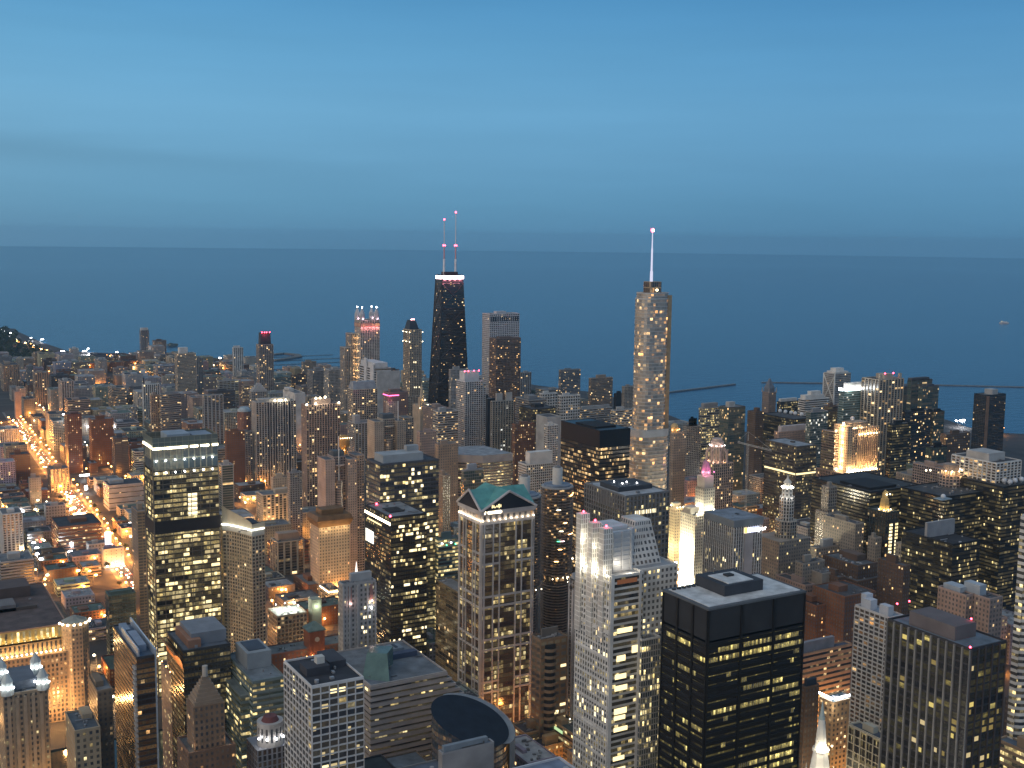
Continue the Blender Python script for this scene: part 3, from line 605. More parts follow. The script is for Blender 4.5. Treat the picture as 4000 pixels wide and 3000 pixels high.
def pent(r, x0, y0, x1, y1, za, zb, c, name='penthouse'):
    mb = MB(); mb.box(x0, y0, za, x1, y1, zb); return mb.build(name, [WALL], r, CO[c] if isinstance(c, str) else c)
def place(xl, xn, xr, yn, hd, nmax=90, e=None):
    p = atD(xn, yn, hd) if hd >= 400 else atz(xn, yn, hd)
    return p[0], p[1], e or run(xr, p, 1, 0), min(nmax, run(xl, p, 0, 1)), p[2]
def lettering(parent, text, p, size, mat, face='S', depth=.25, name='lettering'):
    cu = bpy.data.curves.new(name, 'FONT'); cu.body = text; cu.size = size; cu.extrude = depth; cu.space_character = 1.25
    tmp = bpy.data.objects.new('t', cu); col.objects.link(tmp)
    me = bpy.data.meshes.new_from_object(tmp.evaluated_get(bpy.context.evaluated_depsgraph_get()))
    bpy.data.objects.remove(tmp)
    me.name = name; me.materials.clear(); me.materials.append(mat)
    o = bpy.data.objects.new(name, me); col.objects.link(o); o.parent = parent
    o.rotation_euler = (R(90), 0, 0 if face == 'S' else R(-90)); o.location = Vector(p) - Vector(parent.location)
    return o

# ------------------------------------------------------------------ the lit glass tower at left
x0, y0, e, n, H = place(552, 594, 850, 1712, 235, 34)
r, bx = core(TW, 'big glass office tower at left with a glowing crown and hundreds of lit rooms', o_, x0, y0, e, n, H - 30, 'curt', (.06, .05, .04), floor=4.2, bay=2.9, lit=.69, cl=.45, st=1.9, w=.96, h=.72, am=.42, roofc=(.1, .11, .13))
mb = MB()
for k in range(8):
    u = e * k / 7; fbox(mb, 'S', bx, max(0, u - .25), min(e, u + .25), 0, H - 30, .45)
for k in range(50):
    fbox(mb, 'S', bx, .1, e - .1, 4.2 * k - .25, 4.2 * k + .25, .3)
for u in (0, 3, n - 8, n - 1.2): fbox(mb, 'W', bx, u, u + (1.2 if u in (3, n - 8) else 3), 0, H - 26, .5)
mb.build('frame', [METAL], r, (.17, .15, .12))
mb = MB(); mb.box(x0 - .6, y0 - .6, H - 86, x0 + e + .6, y0 + n, H - 74.5, 0, True)
mb.build('louvre_band', [METAL], r, (.035, .033, .035))
mb = MB(); mb.sides(rect(x0, y0, x0 + e, y0 + n), H - 30, H - 9, 5.2, 10); mb.build('crown_wall', [facade_mat('glass', lit=.10, gl='b', w=.8, h=.9, am=.12, lc='yel')], r, (.20, .20, .17))
mb = MB(); mb.sides(rect(x0, y0, x0 + e, y0 + n), H - 9, H, 5.2, 4.5); mb.sides(rect(x0 + .6, y0 + .6, x0 + e - .6, y0 + n - .6)[::-1], H - 9, H, 5.2, 4.5)
mb.build('crown_screen', [facade_mat('glass', lit=.0, gl='g', w=.94, h=.9, ro=.4)], r, (.34, .34, .28))
for a, b in ((.0, .53), (.57, .69), (.73, .86), (.91, 1.0)): win(r, 'S', bx, e * a, e * b, H - 10.6, H - 8.8, E_CREAM, 'light_strip', d=.5)
win(r, 'W', bx, 0, n, H - 9.6, H - 7.6, E_CREAM, 'light_strip', d=.6)
for row, zz in enumerate((H - 20.5, H - 31.5)):
    for k in range(7):
        X = x0 + e * (k + .35) / 7
        bulb(r, (X, y0 - 1.0, zz), .7, E_WHITE, 'floodlight'); light(r, (X, y0 - 1.6, zz), 1100, (.95, .98, .72), .5, 'floodlight_glow')
for k in range(5): win(r, 'S', bx, e * .52, e * .66, H - 72 + 4.2 * k, H - 68.8 + 4.2 * k, E_WIN)
wr = random.Random(3)
for k in range(80):
    f = wr.choice(list(range(1, 35)) + list(range(1, 12))); z_ = f * 4.2 + .7
    if H - 90 < z_ < H - 73: continue
    u = wr.randrange(0, 21) / 21 * e
    win(r, 'S', bx, u + .2, min(e, u + wr.choice((2.6, 2.6, 5.4, 8))), z_, z_ + 2.7, wr.choice((E_YEL, E_YEL, E_YELD)), d=.2)
for f in range(4, 44):
    if wr.random() < .5: win(r, 'W', bx, n * .42, n * .62, f * 4.2 + .7, f * 4.2 + 3, wr.choice((E_YEL, E_YELD)), d=.2)
pent(r, x0 + e * .25, y0 + 6, x0 + e * .6, y0 + n - 4, H - 30, H + 1, (.3, .36, .42)); pent(r, x0 + e * .65, y0 + 6, x0 + e * .95, y0 + n - 4, H - 30, H - 1, (.22, .27, .33))

# ------------------------------------------------------------------ green gabled tower with the frieze of lamps
x0, y0, e, n, H = place(1790, 1882, 2087, 2010, 185, 40)
c = (.40, .39, .38)
r, bx = core(TW, 'office tower with crossing green gabled roofs over a frieze of small lamps', o_, x0, y0, e, n, H - 9, 'curt', (.05, .04, .035), floor=4.1, bay=2.2, lit=.22, cl=3, st=1.2, w=.96, h=.8, gl='br', am=.10)
mb = MB()
U = [0, .045, .215, .335, .645, .76, .955, 1.0]
for f, L in (('S', e), ('W', n)):
    for k, q in enumerate(U):
        t = 1.5 if k in (0, 1, 6, 7) else 1.1
        fbox(mb, f, bx, max(0, q * L - t / 2), min(L, q * L + t / 2), 0, H - 9, .9)
    zz = H - 34
    while zz > 5:
        for dz in (0, 9): 
            full = int(zz) % 3
            fbox(mb, f, bx, 0.3, L - .3, zz - dz - .8, zz - dz + .8, .7) if full != 1 else (fbox(mb, f, bx, 0.3, L * .335, zz - dz - .8, zz - dz + .8, .7), fbox(mb, f, bx, L * .645, L - .3, zz - dz - .8, zz - dz + .8, .7))
        zz -= 37
mb.build('stone_frame', [WALL], r, c)
mb = MB(); mb.box(x0 - .6, y0 - .6, H - 9.2, x0 + e + .6, y0 + n + .6, H - 6.4, 0, True); mb.box(x0 - 1.2, y0 - 1.2, H - .6, x0 + e + 1.2, y0 + n + 1.2, H + 2.6, 0, True)
mb.build('cornice', [WALL], r, (.42, .40, .39))
mb = MB(); mb.sides(rect(x0, y0, x0 + e, y0 + n), H - 6.4, H - .6, 5.6, 6); mb.build('frieze', [facade_mat('punch', lit=.4, w=.4, h=.6, lc='oran')], r, (.42, .38, .35))
for f, L in (('S', e), ('W', n)):
    for k in range(10):
        t = L * (k + .12) / 9.3
        p = (x0 + t, y0 - 1.0, H - 5.6) if f == 'S' else (x0 - 1.0, y0 + t, H - 5.6)
        flood(r, p, 420, (1, .80, .60), .5, E_CREAM)
RG = 14.5; za = H + 2.6
for ax in 'EN':     # two crossing gables
    mb = MB(); o = .9 if ax == 'E' else .86
    if ax == 'E':
        a, b, m = y0 - o, y0 + n + o, y0 + n / 2; xa, xb = x0 - 1, x0 + e + 1
        mb.face([(xa, a, za), (xb, a, za), (xb, m, za + RG), (xa, m, za + RG)], 0); mb.face([(xb, b, za), (xa, b, za), (xa, m, za + RG), (xb, m, za + RG)], 0)
        mb.face([(xa, b, za), (xa, a, za), (xa, m, za + RG)], 1); mb.face([(xb, a, za), (xb, b, za), (xb, m, za + RG)], 1)
    else:
        a, b, m = x0 - o, x0 + e + o, x0 + e / 2; ya, yb = y0 - 1.05, y0 + n + 1.05; g = RG + .3
        mb.face([(a, yb, za), (a, ya, za), (m, ya, za + g), (m, yb, za + g)], 0); mb.face([(b, ya, za), (b, yb, za), (m, yb, za + g), (m, ya, za + g)], 0)
        mb.face([(a, ya, za), (b, ya, za), (m, ya, za + g)], 1); mb.face([(b, yb, za), (a, yb, za), (m, yb, za + g)], 1)
    mb.build('gable_roof', [surf('copper_green', (.10, .30, .28), .6, var=.2), surf('gable_glass', GL['n'], .15, var=.1)], r)
mb = MB()
for (p, q) in (((x0 - 1.5, y0 - 1.6, za), (x0 + e / 2, y0 - 1.6, za + RG + .6)), ((x0 + e + 1.5, y0 - 1.6, za), (x0 + e / 2, y0 - 1.6, za + RG + .6)),
               ((x0 - 1.6, y0 - 1.5, za), (x0 - 1.6, y0 + n / 2, za + RG + .3)), ((x0 - 1.6, y0 + n + 1.5, za), (x0 - 1.6, y0 + n / 2, za + RG + .3))):
    mb.tube(p, q, 1.0, mi=0, n=6)
mb.build('gable_moulding', [WALL], r, (.48, .46, .46))
lettering(r, 'UNITED', (x0 + e * .10, y0 - 1.45, H - .1), 3.1, E_CREAM)
mb = MB(); mb.tube((x0 + e * .045, y0 - 1.4, H + .1), (x0 + e * .06, y0 - 1.4, H + 2.4), .28, .1); mb.build('emblem', [E_CREAM], r)
for k in range(9):
    u = e * (.16 + .02 * k + wr.random() * .02); win(r, 'S', (x0, y0 - 1.1, 0, 0), u, u + .9, za + 1.2 + wr.random() * 2, za + 3 + wr.random() * 2, E_YEL)

# ------------------------------------------------------------------ black courthouse tower with louvred top
x0, y0, e, n, H = place(2592, 2768, 3146, 2378, 198, 45)
r, bx = core(TW, 'massive black courthouse tower with a pale flat roof and long olive lit window bands', o_, x0, y0, e, n, H - 21, 'curt', 'black', floor=5.45, bay=1.6, lit=.10, cl=2.6, st=.7, w=.86, h=.56, lc='olive', roofc=(.03, .03, .03))
mb = MB(); mb.sides(rect(x0, y0, x0 + e, y0 + n), H - 21, H - 1.2, 1.6, 40); mb.build('louvre_top', [facade_mat('curt', lit=0, w=.0, h=0, gl='d', ro=.5, am=0)], r, (.026, .027, .030))
mb = MB()
for q in (0, .333, .667, 1):
    fbox(mb, 'S', bx, max(0, q * e - .9), min(e, q * e + .9), 0, H - 1.2, .8)
for q in (0, .34, .68, 1): fbox(mb, 'W', bx, max(0, q * n - .9), min(n, q * n + .9), 0, H - 1.2, .8)
for k in range(1, 33):
    for f, L in (('S', e), ('W', n)): fbox(mb, f, bx, .1, L - .1, 5.45 * k - 1.15, 5.45 * k + 1.15, .5)
mb.build('steel_frame', [METAL], r, (.022, .021, .02))
mb = MB(); q = rect(x0 - .5, y0 - .5, x0 + e + .5, y0 + n + .5); i_ = rect(x0 + 2.2, y0 + 2.2, x0 + e - 2.2, y0 + n - 2.2)
mb.prism(q, H - 1.2, H, 0); mb.build('roof_edge', [WALL], r, (.10, .11, .12))
mb = MB(); mb.prism(i_, H, H + .35, 0); mb.build('roof_deck', [ROOF], r, (.56, .58, .58))
mb = MB(); mb.prism(rect(x0 + e * .30, y0 + n * .30, x0 + e * .70, y0 + n * .95), H + .35, H + 7, 0); mb.build('penthouse', [WALL], r, (.04, .045, .055))
mb = MB(); mb.prism(rect(x0 + e * .36, y0 + n * .35, x0 + e * .62, y0 + n * .80), H + 7, H + 7.5, 0); mb.build('penthouse_roof', [ROOF], r, (.56, .58, .58))
pent(r, x0 + e * .47, y0 + n * .60, x0 + e * .54, y0 + n * .70, H + 7.5, H + 8.6, (.03, .03, .03), 'hatch')
for k in range(7):
    mb = MB(); mb.tube((x0 + e * (.02 + .05 * k) + 3, y0 + n - 4.5, H + .35), (x0 + e * (.02 + .05 * k) + 3, y0 + n - 4.5, H + 1.3), 1.4, n=14); mb.build('roof_fan', [METAL], r, (.03, .03, .03))
BO = facade_mat('curt', lit=1.0, cl=0.0, st=1.25, w=.86, h=1.0, lc='olive'); BO2 = facade_mat('curt', lit=1.0, cl=0.0, st=.6, w=.8, h=1.0, lc='olive')
def band(k, s, a, b, m=BO, f='S'):
    L = (e if f == 'S' else n) / 3; u = s * L + 1.0; w_ = L - 2.0
    win(r, f, bx, u + w_ * a, u + w_ * b, 5.45 * k + 1.2, 5.45 * k + 4.3, m, 'window_band', 1.6, .3)
for k, s, a, b, m in ((31, 0, .3, .98, BO), (31, 1, .05, 1, BO2), (31, 2, .05, .85, BO), (30, 0, 0, .3, BO2), (30, 0, .36, 1, BO), (30, 1, 0, 1, BO), (30, 2, 0, 1, BO2),
                      (29, 2, .7, .9, BO2), (28, 2, .6, .72, BO), (28, 0, .6, .75, BO2), (27, 1, 0, .2, BO2), (26, 1, .1, 1, BO2), (26, 2, 0, .35, BO), (25, 2, 0, .92, BO), (24, 0, .15, .95, BO), (24, 1, 0, 1, BO),
                      (24, 2, .62, .98, BO), (23, 0, .55, .7, BO2), (22, 2, .7, .8, BO2), (21, 2, .64, .74, BO), (20, 0, .5, .65, BO2), (19, 2, .6, .75, BO2), (18, 2, 0, .85, BO), (17, 1, 0, 1, BO2), (17, 2, 0, .85, BO), (16, 0, .2, 1, BO), (16, 1, 0, 1, BO), (16, 2, 0, .85, BO),
                      (15, 0, 0, 1, BO), (15, 1, .05, .5, BO), (14, 1, 0, 1, BO), (13, 0, .4, 1, BO), (12, 2, .1, .8, BO), (11, 1, 0, 1, BO), (10, 0, 0, 1, BO), (9, 2, 0, .8, BO)):
    band(k, s, a, b, m)
for k, s, a, b in ((31, 0, .3, 1), (31, 1, 0, 1), (30, 2, .1, 1), (28, 0, .8, .95), (28, 1, .1, 1), (28, 2, .1, .3), (26, 1, .8, 1), (26, 0, .9, 1), (23, 0, .3, .5), (22, 0, .9, 1), (22, 1, .6, 1), (22, 2, .1, .9), (20, 0, .3, .8), (20, 1, .1, .4), (19, 1, .8, 1), (18, 2, .3, 1), (17, 1, .5, 1), (17, 2, .3, .9), (13, 0, .2, .6)):
    band(k, s, a, b, BO, 'W')

# ------------------------------------------------------------------ tower of pylons left of the courthouse
c = (.64, .63, .60)
X0, Y0, N1 = 425, 606, 40
r, bx = core(TW, 'pale post-modern tower with glass pylons, steel fins and a sloping shoulder', o_, X0, Y0, 26, N1, 195, 'rib', c, floor=4, lit=.16, cl=2.2, st=1.6, lc='yel', h=.6, roofc=(.3, .31, .32))
mb = MB()
for k in range(14): fbox(mb, 'W', bx, k * (N1 - 1.2) / 13, k * (N1 - 1.2) / 13 + .95, 0, 195.5, .45)
for k in range(12): fbox(mb, 'W', bx, .1, N1 - .1, k * 17 + 4, k * 17 + 5.6, .6)
fbox(mb, 'S', bx, 0, 2.6, 0, 197, .8); fbox(mb, 'S', bx, 22.6, 24.6, 0, 197, .6)
mb.build('facade_frame', [WALL], r, c)
mb = MB(); mb.sides(rect(X0 + 26, Y0 + 5, X0 + 58, Y0 + 42), 150, 195, 3.4, 4.2); mb.build('east_wing', [facade_mat('punch', lit=.18, w=.5, h=.52, lc='yel', cl=2)], r, c)
mb = MB(); mb.sides(rect(X0 + 26, Y0 + 5, X0 + 58, Y0 + 42), 0, 150, 2.9, 4); mb.build('east_wing', [facade_mat('pier', lit=.20, w=.42, h=.6, lc='yel', cl=3, st=2.4)], r, (.50, .49, .46))
mb = MB(); mb.sides(rect(X0 + 24, Y0 - 3, X0 + 39, Y0 + 5.2), 0, 150, 1.9, 4); mb.build('glass_bay', [facade_mat('glass', lit=.22, w=.7, h=.8, lc='yel', gl='b', cl=2)], r, (.38, .38, .38)); roof(r, rect(X0 + 24, Y0 - 3, X0 + 39, Y0 + 5.2), 150, (.25, .27, .28), c)
roof(r, rect(X0 + 26, Y0 + 5, X0 + 58, Y0 + 42), 195, (.32, .33, .34), c)
mb = MB()
P_ = [(X0 + 27, Y0 + 14), (X0 + 51, Y0 + 14), (X0 + 51, Y0 + 34), (X0 + 27, Y0 + 34)]; Q_ = [(X0 + 30, Y0 + 16), (X0 + 42.5, Y0 + 16), (X0 + 42.5, Y0 + 32), (X0 + 30, Y0 + 32)]
mb.sides(P_, 195.2, 226, 3.4, 4.4, top=Q_); mb.cap(Q_, 226)
mb.build('sloping_shoulder', [facade_mat('punch', lit=.02, w=.5, h=.52)], r, (.64, .63, .61))
mb = MB()
for k in range(9): mb.tube((X0 + 25.2, Y0 + 14, 195.2 + 3.1 * k), (X0 + 25.2, Y0 + 14, 197.6 + 3.1 * k), 2.1 + .05 * (k % 2), n=12)
mb.build('steel_fin_stack', [METAL], r, (.6, .62, .64))
mb = MB(); mb.box(X0 + 8, Y0 + 10, 195.2, X0 + 24, Y0 + 13, 222)
for k in range(9):
    mb.box(X0 + 7.5, Y0 + 9.5, 196 + 3 * k, X0 + 24.5, Y0 + 9.99, 196.7 + 3 * k, 0, True)
for k in range(3): mb.box(X0 + 8 + 7 * k, Y0 + 9.2, 195.2, X0 + 9 + 7 * k, Y0 + 9.9, 222)
mb.build('louvre_screen', [METAL], r, (.56, .57, .58)); pent(r, X0 + 9, Y0 + 16, X0 + 24, Y0 + 34, 195.2, 224, (.55, .57, .60), 'plant_room'); light(r, (X0 + 16, Y0 + 2, 199), 2500, (1, .88, .7), 1)
for k, (zt, yy) in enumerate(((230, 36), (227, 22), (226, 9))):
    mb = MB(); mb.sides(rect(X0 - 1.6, Y0 + yy - 2.6, X0 + 5.4, Y0 + yy + 3.2), 150, zt, 1.6, 3.4); mb.cap(rect(X0 - 1.6, Y0 + yy - 2.6, X0 + 5.4, Y0 + yy + 3.2), zt)
    py = mb.build('pylon', [facade_mat('glass', lit=.05, w=.55, h=.8, gl='s', ro=.35)], r, (.80, .79, .76)); bulb(r, (X0 + 2, Y0 + yy, zt + 1.2), .75, E_RED)
for yy, zz, pw in ((29, 197, 9000), (15.5, 197, 9000), (29, 214, 6000), (42, 198, 4000), (15.5, 212, 3000), (4, 198, 3000)): flood(r, (X0 - 2.2, Y0 + yy, zz), pw, (1, .90, .70), .55, E_CREAM)
for k, (u, zz, w_, h_) in enumerate(((6, 157, 12, 3.4), (18, 142, 7, 5), (6, 138, 7, 4), (5, 126, 9, 3.4), (5, 118, 10, 3.6), (5, 102, 10, 4), (5, 98, 9, 3), (5, 90, 11, 3), (5, 70, 9, 3), (5, 62, 10, 3))):
    win(r, 'S', bx, u, u + w_, zz, zz + h_, E_YEL, d=.3)
for k in range(46):
    zz = wr.choice((10, 26, 44, 46, 60, 78, 96, 100, 112, 116, 140, 152)); u = wr.randrange(0, 13) * (N1 - 1.2) / 13 + 1.2
    win(r, 'W', bx, u, u + 1.7, zz + 1, zz + 4, wr.choice((E_WIN, E_YEL)), d=.2)
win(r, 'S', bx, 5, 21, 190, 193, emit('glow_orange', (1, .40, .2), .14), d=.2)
FOOT.append((X0 + 26, Y0, X0 + 58, Y0 + 42, 195, 'x'))

# ------------------------------------------------------------------ tapered black tower with two masts
D_ = 2467; cx, cy = atD(1728, 1075, D_)[:2]; cx += 24.5; cy += 15; HT = 344 - 12
FOOT.append((cx - 40, cy - 25, cx + 40, cy + 25, HT, 'tapered black tower'))
r = thing('skyscraper', (cx, cy, 0), 'tapered black skyscraper with a white light ring and two tall masts', 'skyscraper')
bt, tp = rect(cx - 40, cy - 25, cx + 40, cy + 25), rect(cx - 24.5, cy - 15, cx + 24.5, cy + 15)
mb = MB(); mb.sides(bt, 0, HT, 3.2, 3.44, top=tp); mb.build('facade', [facade_mat('curt', lit=.045, cl=1.6, lc='warm', st=4.5, w=.8, h=.6, am=.02)], r, (.02, .019, .02))
def lerp_c(i, t): return (bt[i][0] + (tp[i][0] - bt[i][0]) * t, bt[i][1] + (tp[i][1] - bt[i][1]) * t, HT * t)
mb = MB()
for i, j in ((0, 1), (3, 0)):
    a0 = lerp_c(i, 0)
    for k in range(6):
        ta, tb = k * .158, min(.95, (k + 1) * .158)
        for (s1, s2) in ((i, j), (j, i)): mb.tube(lerp_c(s1, ta), lerp_c(s2, tb), 1.1, n=6)
        mb.tube(lerp_c(i, tb), lerp_c(j, tb), .8, n=6)
    mb.tube(lerp_c(i, 0), lerp_c(i, .99), 1.2, n=6)
mb.build('cross_bracing', [METAL], r, (.03, .028, .03))
roof(r, tp, HT, (.05, .04, .04), (.03, .03, .03))
mb = MB(); mb.box(tp[0][0] - .8, tp[0][1] - .8, HT - 7.5, tp[2][0] + .8, tp[2][1] + .8, HT - 1.2, 0, True); mb.build('light_ring', [emit('crown_light', (1, .74, .78), 9)], r)
for u in (-18, -6, 6, 18): light(r, (cx + u, cy - 18, HT - 9), 14000, (1, .30, .36), 2)
pent(r, cx - 15, cy - 9, cx + 15, cy + 9, HT, HT + 7, (.08, .04, .045))
for sx, top in ((-13, 857), (14, 829)):
    X = cx + sx; D2 = math.hypot(X, cy); zt = atD(pix(X, cy, 440)[0], top, D2)[2]
    for za_, zb_, rr, cc in ((HT + 1, HT + 34, 2.6, (.75, .75, .78)), (HT + 34, HT + 62, 1.5, (.6, .3, .3)), (HT + 62, zt, 1.0, (.65, .65, .68))):
        mb = MB(); mb.tube((X, cy, za_), (X, cy, zb_), rr, rr * .9, n=8); mb.build('mast', [METAL], r, cc)
    for zz, dx in ((zt, 0), (HT + 62, -1.6), (HT + 62, 1.6)): bulb(r, (X + dx, cy, zz), 1.9, E_RED)

# ------------------------------------------------------------------ silver spired tower
D_ = 1362; ax, ay = atD(2484, 1500, D_)[:2]
zs = [atD(2550, y, D_)[2] for y in (1675, 1168, 1146, 1100, 905)]
ox, oy = atD(2543, 1400, D_)[:2]; e, n = 38, 27
x0, y0 = ox - e / 2 + 2, oy - n / 2 + 4
FOOT.append((x0 - 8, y0 - 4, x0 + e + 8, y0 + n + 8, 330, 'silver spired tower'))
r = thing('skyscraper', (ox, oy, 0), 'tall silver glass skyscraper with rounded corners, terraces and a white spire', 'skyscraper')
gm = facade_mat('glass', lit=.15, cl=1.6, lc='oran', st=2.6, w=1.0, h=.80, gl='s', ro=.22, am=.10)
def tier(x, y, e_, n_, za_, zb_, rr, floor=4.1):
    q = rrect(x, y, x + e_, y + n_, rr); mb = MB(); mb.sides(q, za_, zb_, 3, floor); mb.build('facade', [gm], r, (.50, .50, .48))
    mb = MB(); nf = round((zb_ - za_) / floor)
    for k in range(nf + 1):
        zz = za_ + (zb_ - za_) * k / nf; m_ = len(q); o2 = shrink(q, -.3)
        for i in range(m_):
            j = (i + 1) % m_
            mb.face([(*o2[i], zz - .3), (*o2[j], zz - .3), (*o2[j], zz + .3), (*o2[i], zz + .3)]); mb.face([(*o2[i], zz + .3), (*o2[j], zz + .3), (*q[j], zz + .3), (*q[i], zz + .3)])
    mb.build('slab_edge_bands', [METAL], r, (.42, .42, .40)); roof(r, q, zb_, (.25, .26, .27), (.5, .5, .5))
tier(x0 - 4, y0 - 2, e + 8, n + 6, 0, zs[0] - 8, 12)
mb = MB(); q = rrect(x0 - 4.3, y0 - 2.3, x0 + e + 4.3, y0 + n + 4.3, 12); mb.prism(q, zs[0] - 8, zs[0], 0); mb.build('terrace_wall', [METAL], r, (.45, .47, .48))
tier(x0, y0, e, n, zs[0], zs[1], 11)
tier(x0 + 2, y0 + 1, e - 2, n - 1, zs[1], zs[2], 10)
mb = MB(); mb.box(x0 + e - 4.5, y0 + 1.5, zs[0], x0 + e + .7, y0 + 12, zs[2] - 2); mb.build('warm_reflection_strip', [surf('painted_reflection', (.42, .28, .16), .35, .4)], r)  # reflection of the orange city glow, put into the colour of a strip
mb = MB(); mb.sides(rrect(x0 + e * .26, y0 + 5, x0 + e * .72, y0 + 20, 3), zs[2], zs[3], 3, 6); mb.cap(rrect(x0 + e * .26, y0 + 5, x0 + e * .72, y0 + 20, 3), zs[3]); mb.build('penthouse', [facade_mat('glass', lit=.35, lc='oran', st=1.2, gl='br')], r, (.35, .27, .18))
bulb(r, (x0 + e * .5, y0 + 4, zs[2] + 4), 1.2, E_CREAM, 'lamp')
px_, py_ = x0 + e * .43, y0 + 12; zz = zs[3]
for (fr, ra, rb) in ((.21, 1.75, 1.6), (.66, 1.15, 1.0), (1.0, .75, .5)):
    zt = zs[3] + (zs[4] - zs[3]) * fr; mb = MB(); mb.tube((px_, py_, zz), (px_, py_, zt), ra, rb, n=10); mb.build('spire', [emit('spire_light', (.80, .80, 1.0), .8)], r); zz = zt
bulb(r, (px_, py_, zs[4] + 1.6), 2.2, E_RED); bulb(r, (px_, py_ - 1.5, zs[4] + 1.6), 1.3, emit('beacon_core', (1, .8, .8), 20))

# ------------------------------------------------------------------ corncob towers
def corncob(label, X, Y, H, proto=None):
    FOOT.append((X - 16, Y - 16, X + 16, Y + 16, H, 'round petal tower'))
    r = thing('round_tower', (X, Y, 0), label, a_, 'pair of round petal balcony towers')
    mb = MB(); mb.sides(circ(X, Y, 12.6, 32), 0, 78, 2.4, 2.8); mb.build('ramp_core', [facade_mat('balc', lit=.05, lc='oran')], r, (.05, .045, .04))
    mb = MB(); mb.sides(circ(X, Y, 13.2, 32), 84, H - 2, 2.4, 2.9); mb.build('flat_core', [facade_mat('balc', lit=.16, lc='oran', st=2.4, w=.9, h=.8, gl='d')], r, (.04, .035, .03))
    mb = MB()
    def petal(z0_, z1_, ra, am):
        q = [(X + (ra + am * abs(math.cos(8 * t))) * math.cos(t), Y + (ra + am * abs(math.cos(8 * t))) * math.sin(t)) for t in [2 * math.pi * k / 96 for k in range(96)]]
        mb.prism(q, z0_, z1_, 0); mb.face([(*p, z0_) for p in q[::-1]], 0)
    for k in range(26): petal(4 + 2.8 * k, 4.75 + 2.8 * k, 13.6, 1.5)
    for k in range(31): petal(85 + 2.85 * k, 85.85 + 2.85 * k, 13.8, 2.4)
    mb.build('balcony_stack', [WALL], r, (.24, .20, .17))
    mb = MB(); mb.sides(circ(X, Y, 12, 32), 78, 84, 4.7, 6); mb.build('lit_gap', [facade_mat('balc', lit=.6, cl=.2, lc='oran', st=1.4, w=.8, h=.6)], r, (.12, .09, .06))
    for k in range(5): bulb(r, (X - 12 + 6 * k, Y - 13.4, 83), .5, E_CREAM, 'lamp')
    mb = MB(); mb.prism(circ(X, Y, 15.6, 40), H - 2, H - .6, 0); mb.prism(circ(X, Y, 13.2, 40), H - .6, H + .8, 1); mb.build('roof', [MATW((.35, .36, .37)), ROOF], r, (.20, .24, .30))
    mb = MB(); mb.prism(circ(X, Y, 5.0, 24), H + .8, H + 17, 0); mb.build('penthouse', [WALL], r, (.58, .58, .55)); mb = MB(); mb.prism(circ(X, Y, 3.2, 20), H + 17, H + 18.5, 0); mb.build('penthouse_cap', [WALL], r, (.2, .2, .2))
    return r
a = atz(2177, 1893, 173); m1 = corncob('round concrete tower of petal balconies, nearer and fully seen of the pair', a[0], a[1], 173)
wr2 = random.Random(5)
for k, (t, zz, m_) in enumerate(((-60, 165, E_ORAN), (-66, 164, E_ORAN), (-50, 166, E_ORAN), (-105, 130, E_CREAM), (-112, 120, E_GRN), (-100, 120, E_PINK), (-108, 112, E_WARM), (-55, 126, E_WARM), (-70, 126, E_WARM), (-120, 100, E_WARM), (-115, 151, E_CREAM), (-90, 138, E_WARM))):
    t = R(t - 8); X, Y = a[0], a[1]; mb = MB()
    for q in range(4):
        t1, t2 = t + q * .06, t + q * .06 + .06; mb.face([(X + 16.5 * math.cos(t1), Y + 16.5 * math.sin(t1), zz), (X + 16.5 * math.cos(t2), Y + 16.5 * math.sin(t2), zz), (X + 16.5 * math.cos(t2), Y + 16.5 * math.sin(t2), zz + .6), (X + 16.5 * math.cos(t1), Y + 16.5 * math.sin(t1), zz + .6)])
    mb.build('string_light', [m_], m1)
a = atz(2049, 1930, 173); corncob('round concrete tower of petal balconies, mostly hidden behind the green gabled tower', a[0], a[1], 173)

# ------------------------------------------------------------------ other landmark blocks
def block(args, name, label, cat, style, color, **k):
    x0, y0, e, n, H = place(*args); r = building(name, label, cat, x0, y0, e, n, H, style, color, **k); return r, (x0, y0, x0 + e, y0 + n), H
r, bx, H = block((2178, 2343, 2461, 1686, 212, 75), TW, 'big black slab tower with warm bands of lit offices, left of the silver spired tower', o_, 'curt', 'black', lit=.34, cl=3, st=2.0, lc='warm', pent=[(.1, .2, .8, .7, 2.5)], relief=(0, 0, 1.3, .25), floor=4.2, roofc=(.06, .065, .07))
mb = MB(); mb.box(bx[0] - .4, bx[1] - .4, H - 17, bx[2] + .4, bx[3], H + .9, 0, False); mb.build('blank_top', [METAL], r, (.016, .017, .02))
r, bx, H = block((2285, 2444, 2615, 1942, 194, 63), TW, 'dark stone gridded tower with a pale framed roof and four rooftop lamps', o_, 'grid', (.17, .17, .17), lit=.13, cl=1.4, lc='yel', relief=(.9, .6, .5, .3), pent=[(.12, .3, .9, .75, 4)], pentc=(.05, .055, .065), roofc=(.36, .38, .40), bay=3.8, floor=4.1, st=2.0)
for u, v in ((.3, .6), (.35, .45), (.5, .5), (.62, .38)): bulb(r, (bx[0] + (bx[2] - bx[0]) * u, bx[1] + (bx[3] - bx[1]) * v, H + 5.2), .6, E_WHITE, 'lamp')
for k in range(6): win(r, 'S', bx, 10 + k * 3.9, 12.6 + k * 3.9, H - 16.5, H - 13, E_WIN, d=.5)
mb = MB()
for k in range(17): fbox(mb, 'W', bx, k * 3.9, k * 3.9 + .8, H - 13, H - .5, .95)
for k in range(12): fbox(mb, 'S', bx, k * 3.9, k * 3.9 + .8, H - 11, H - .5, .95)
mb.build('crown_piers', [WALL], r, (.2, .2, .2))
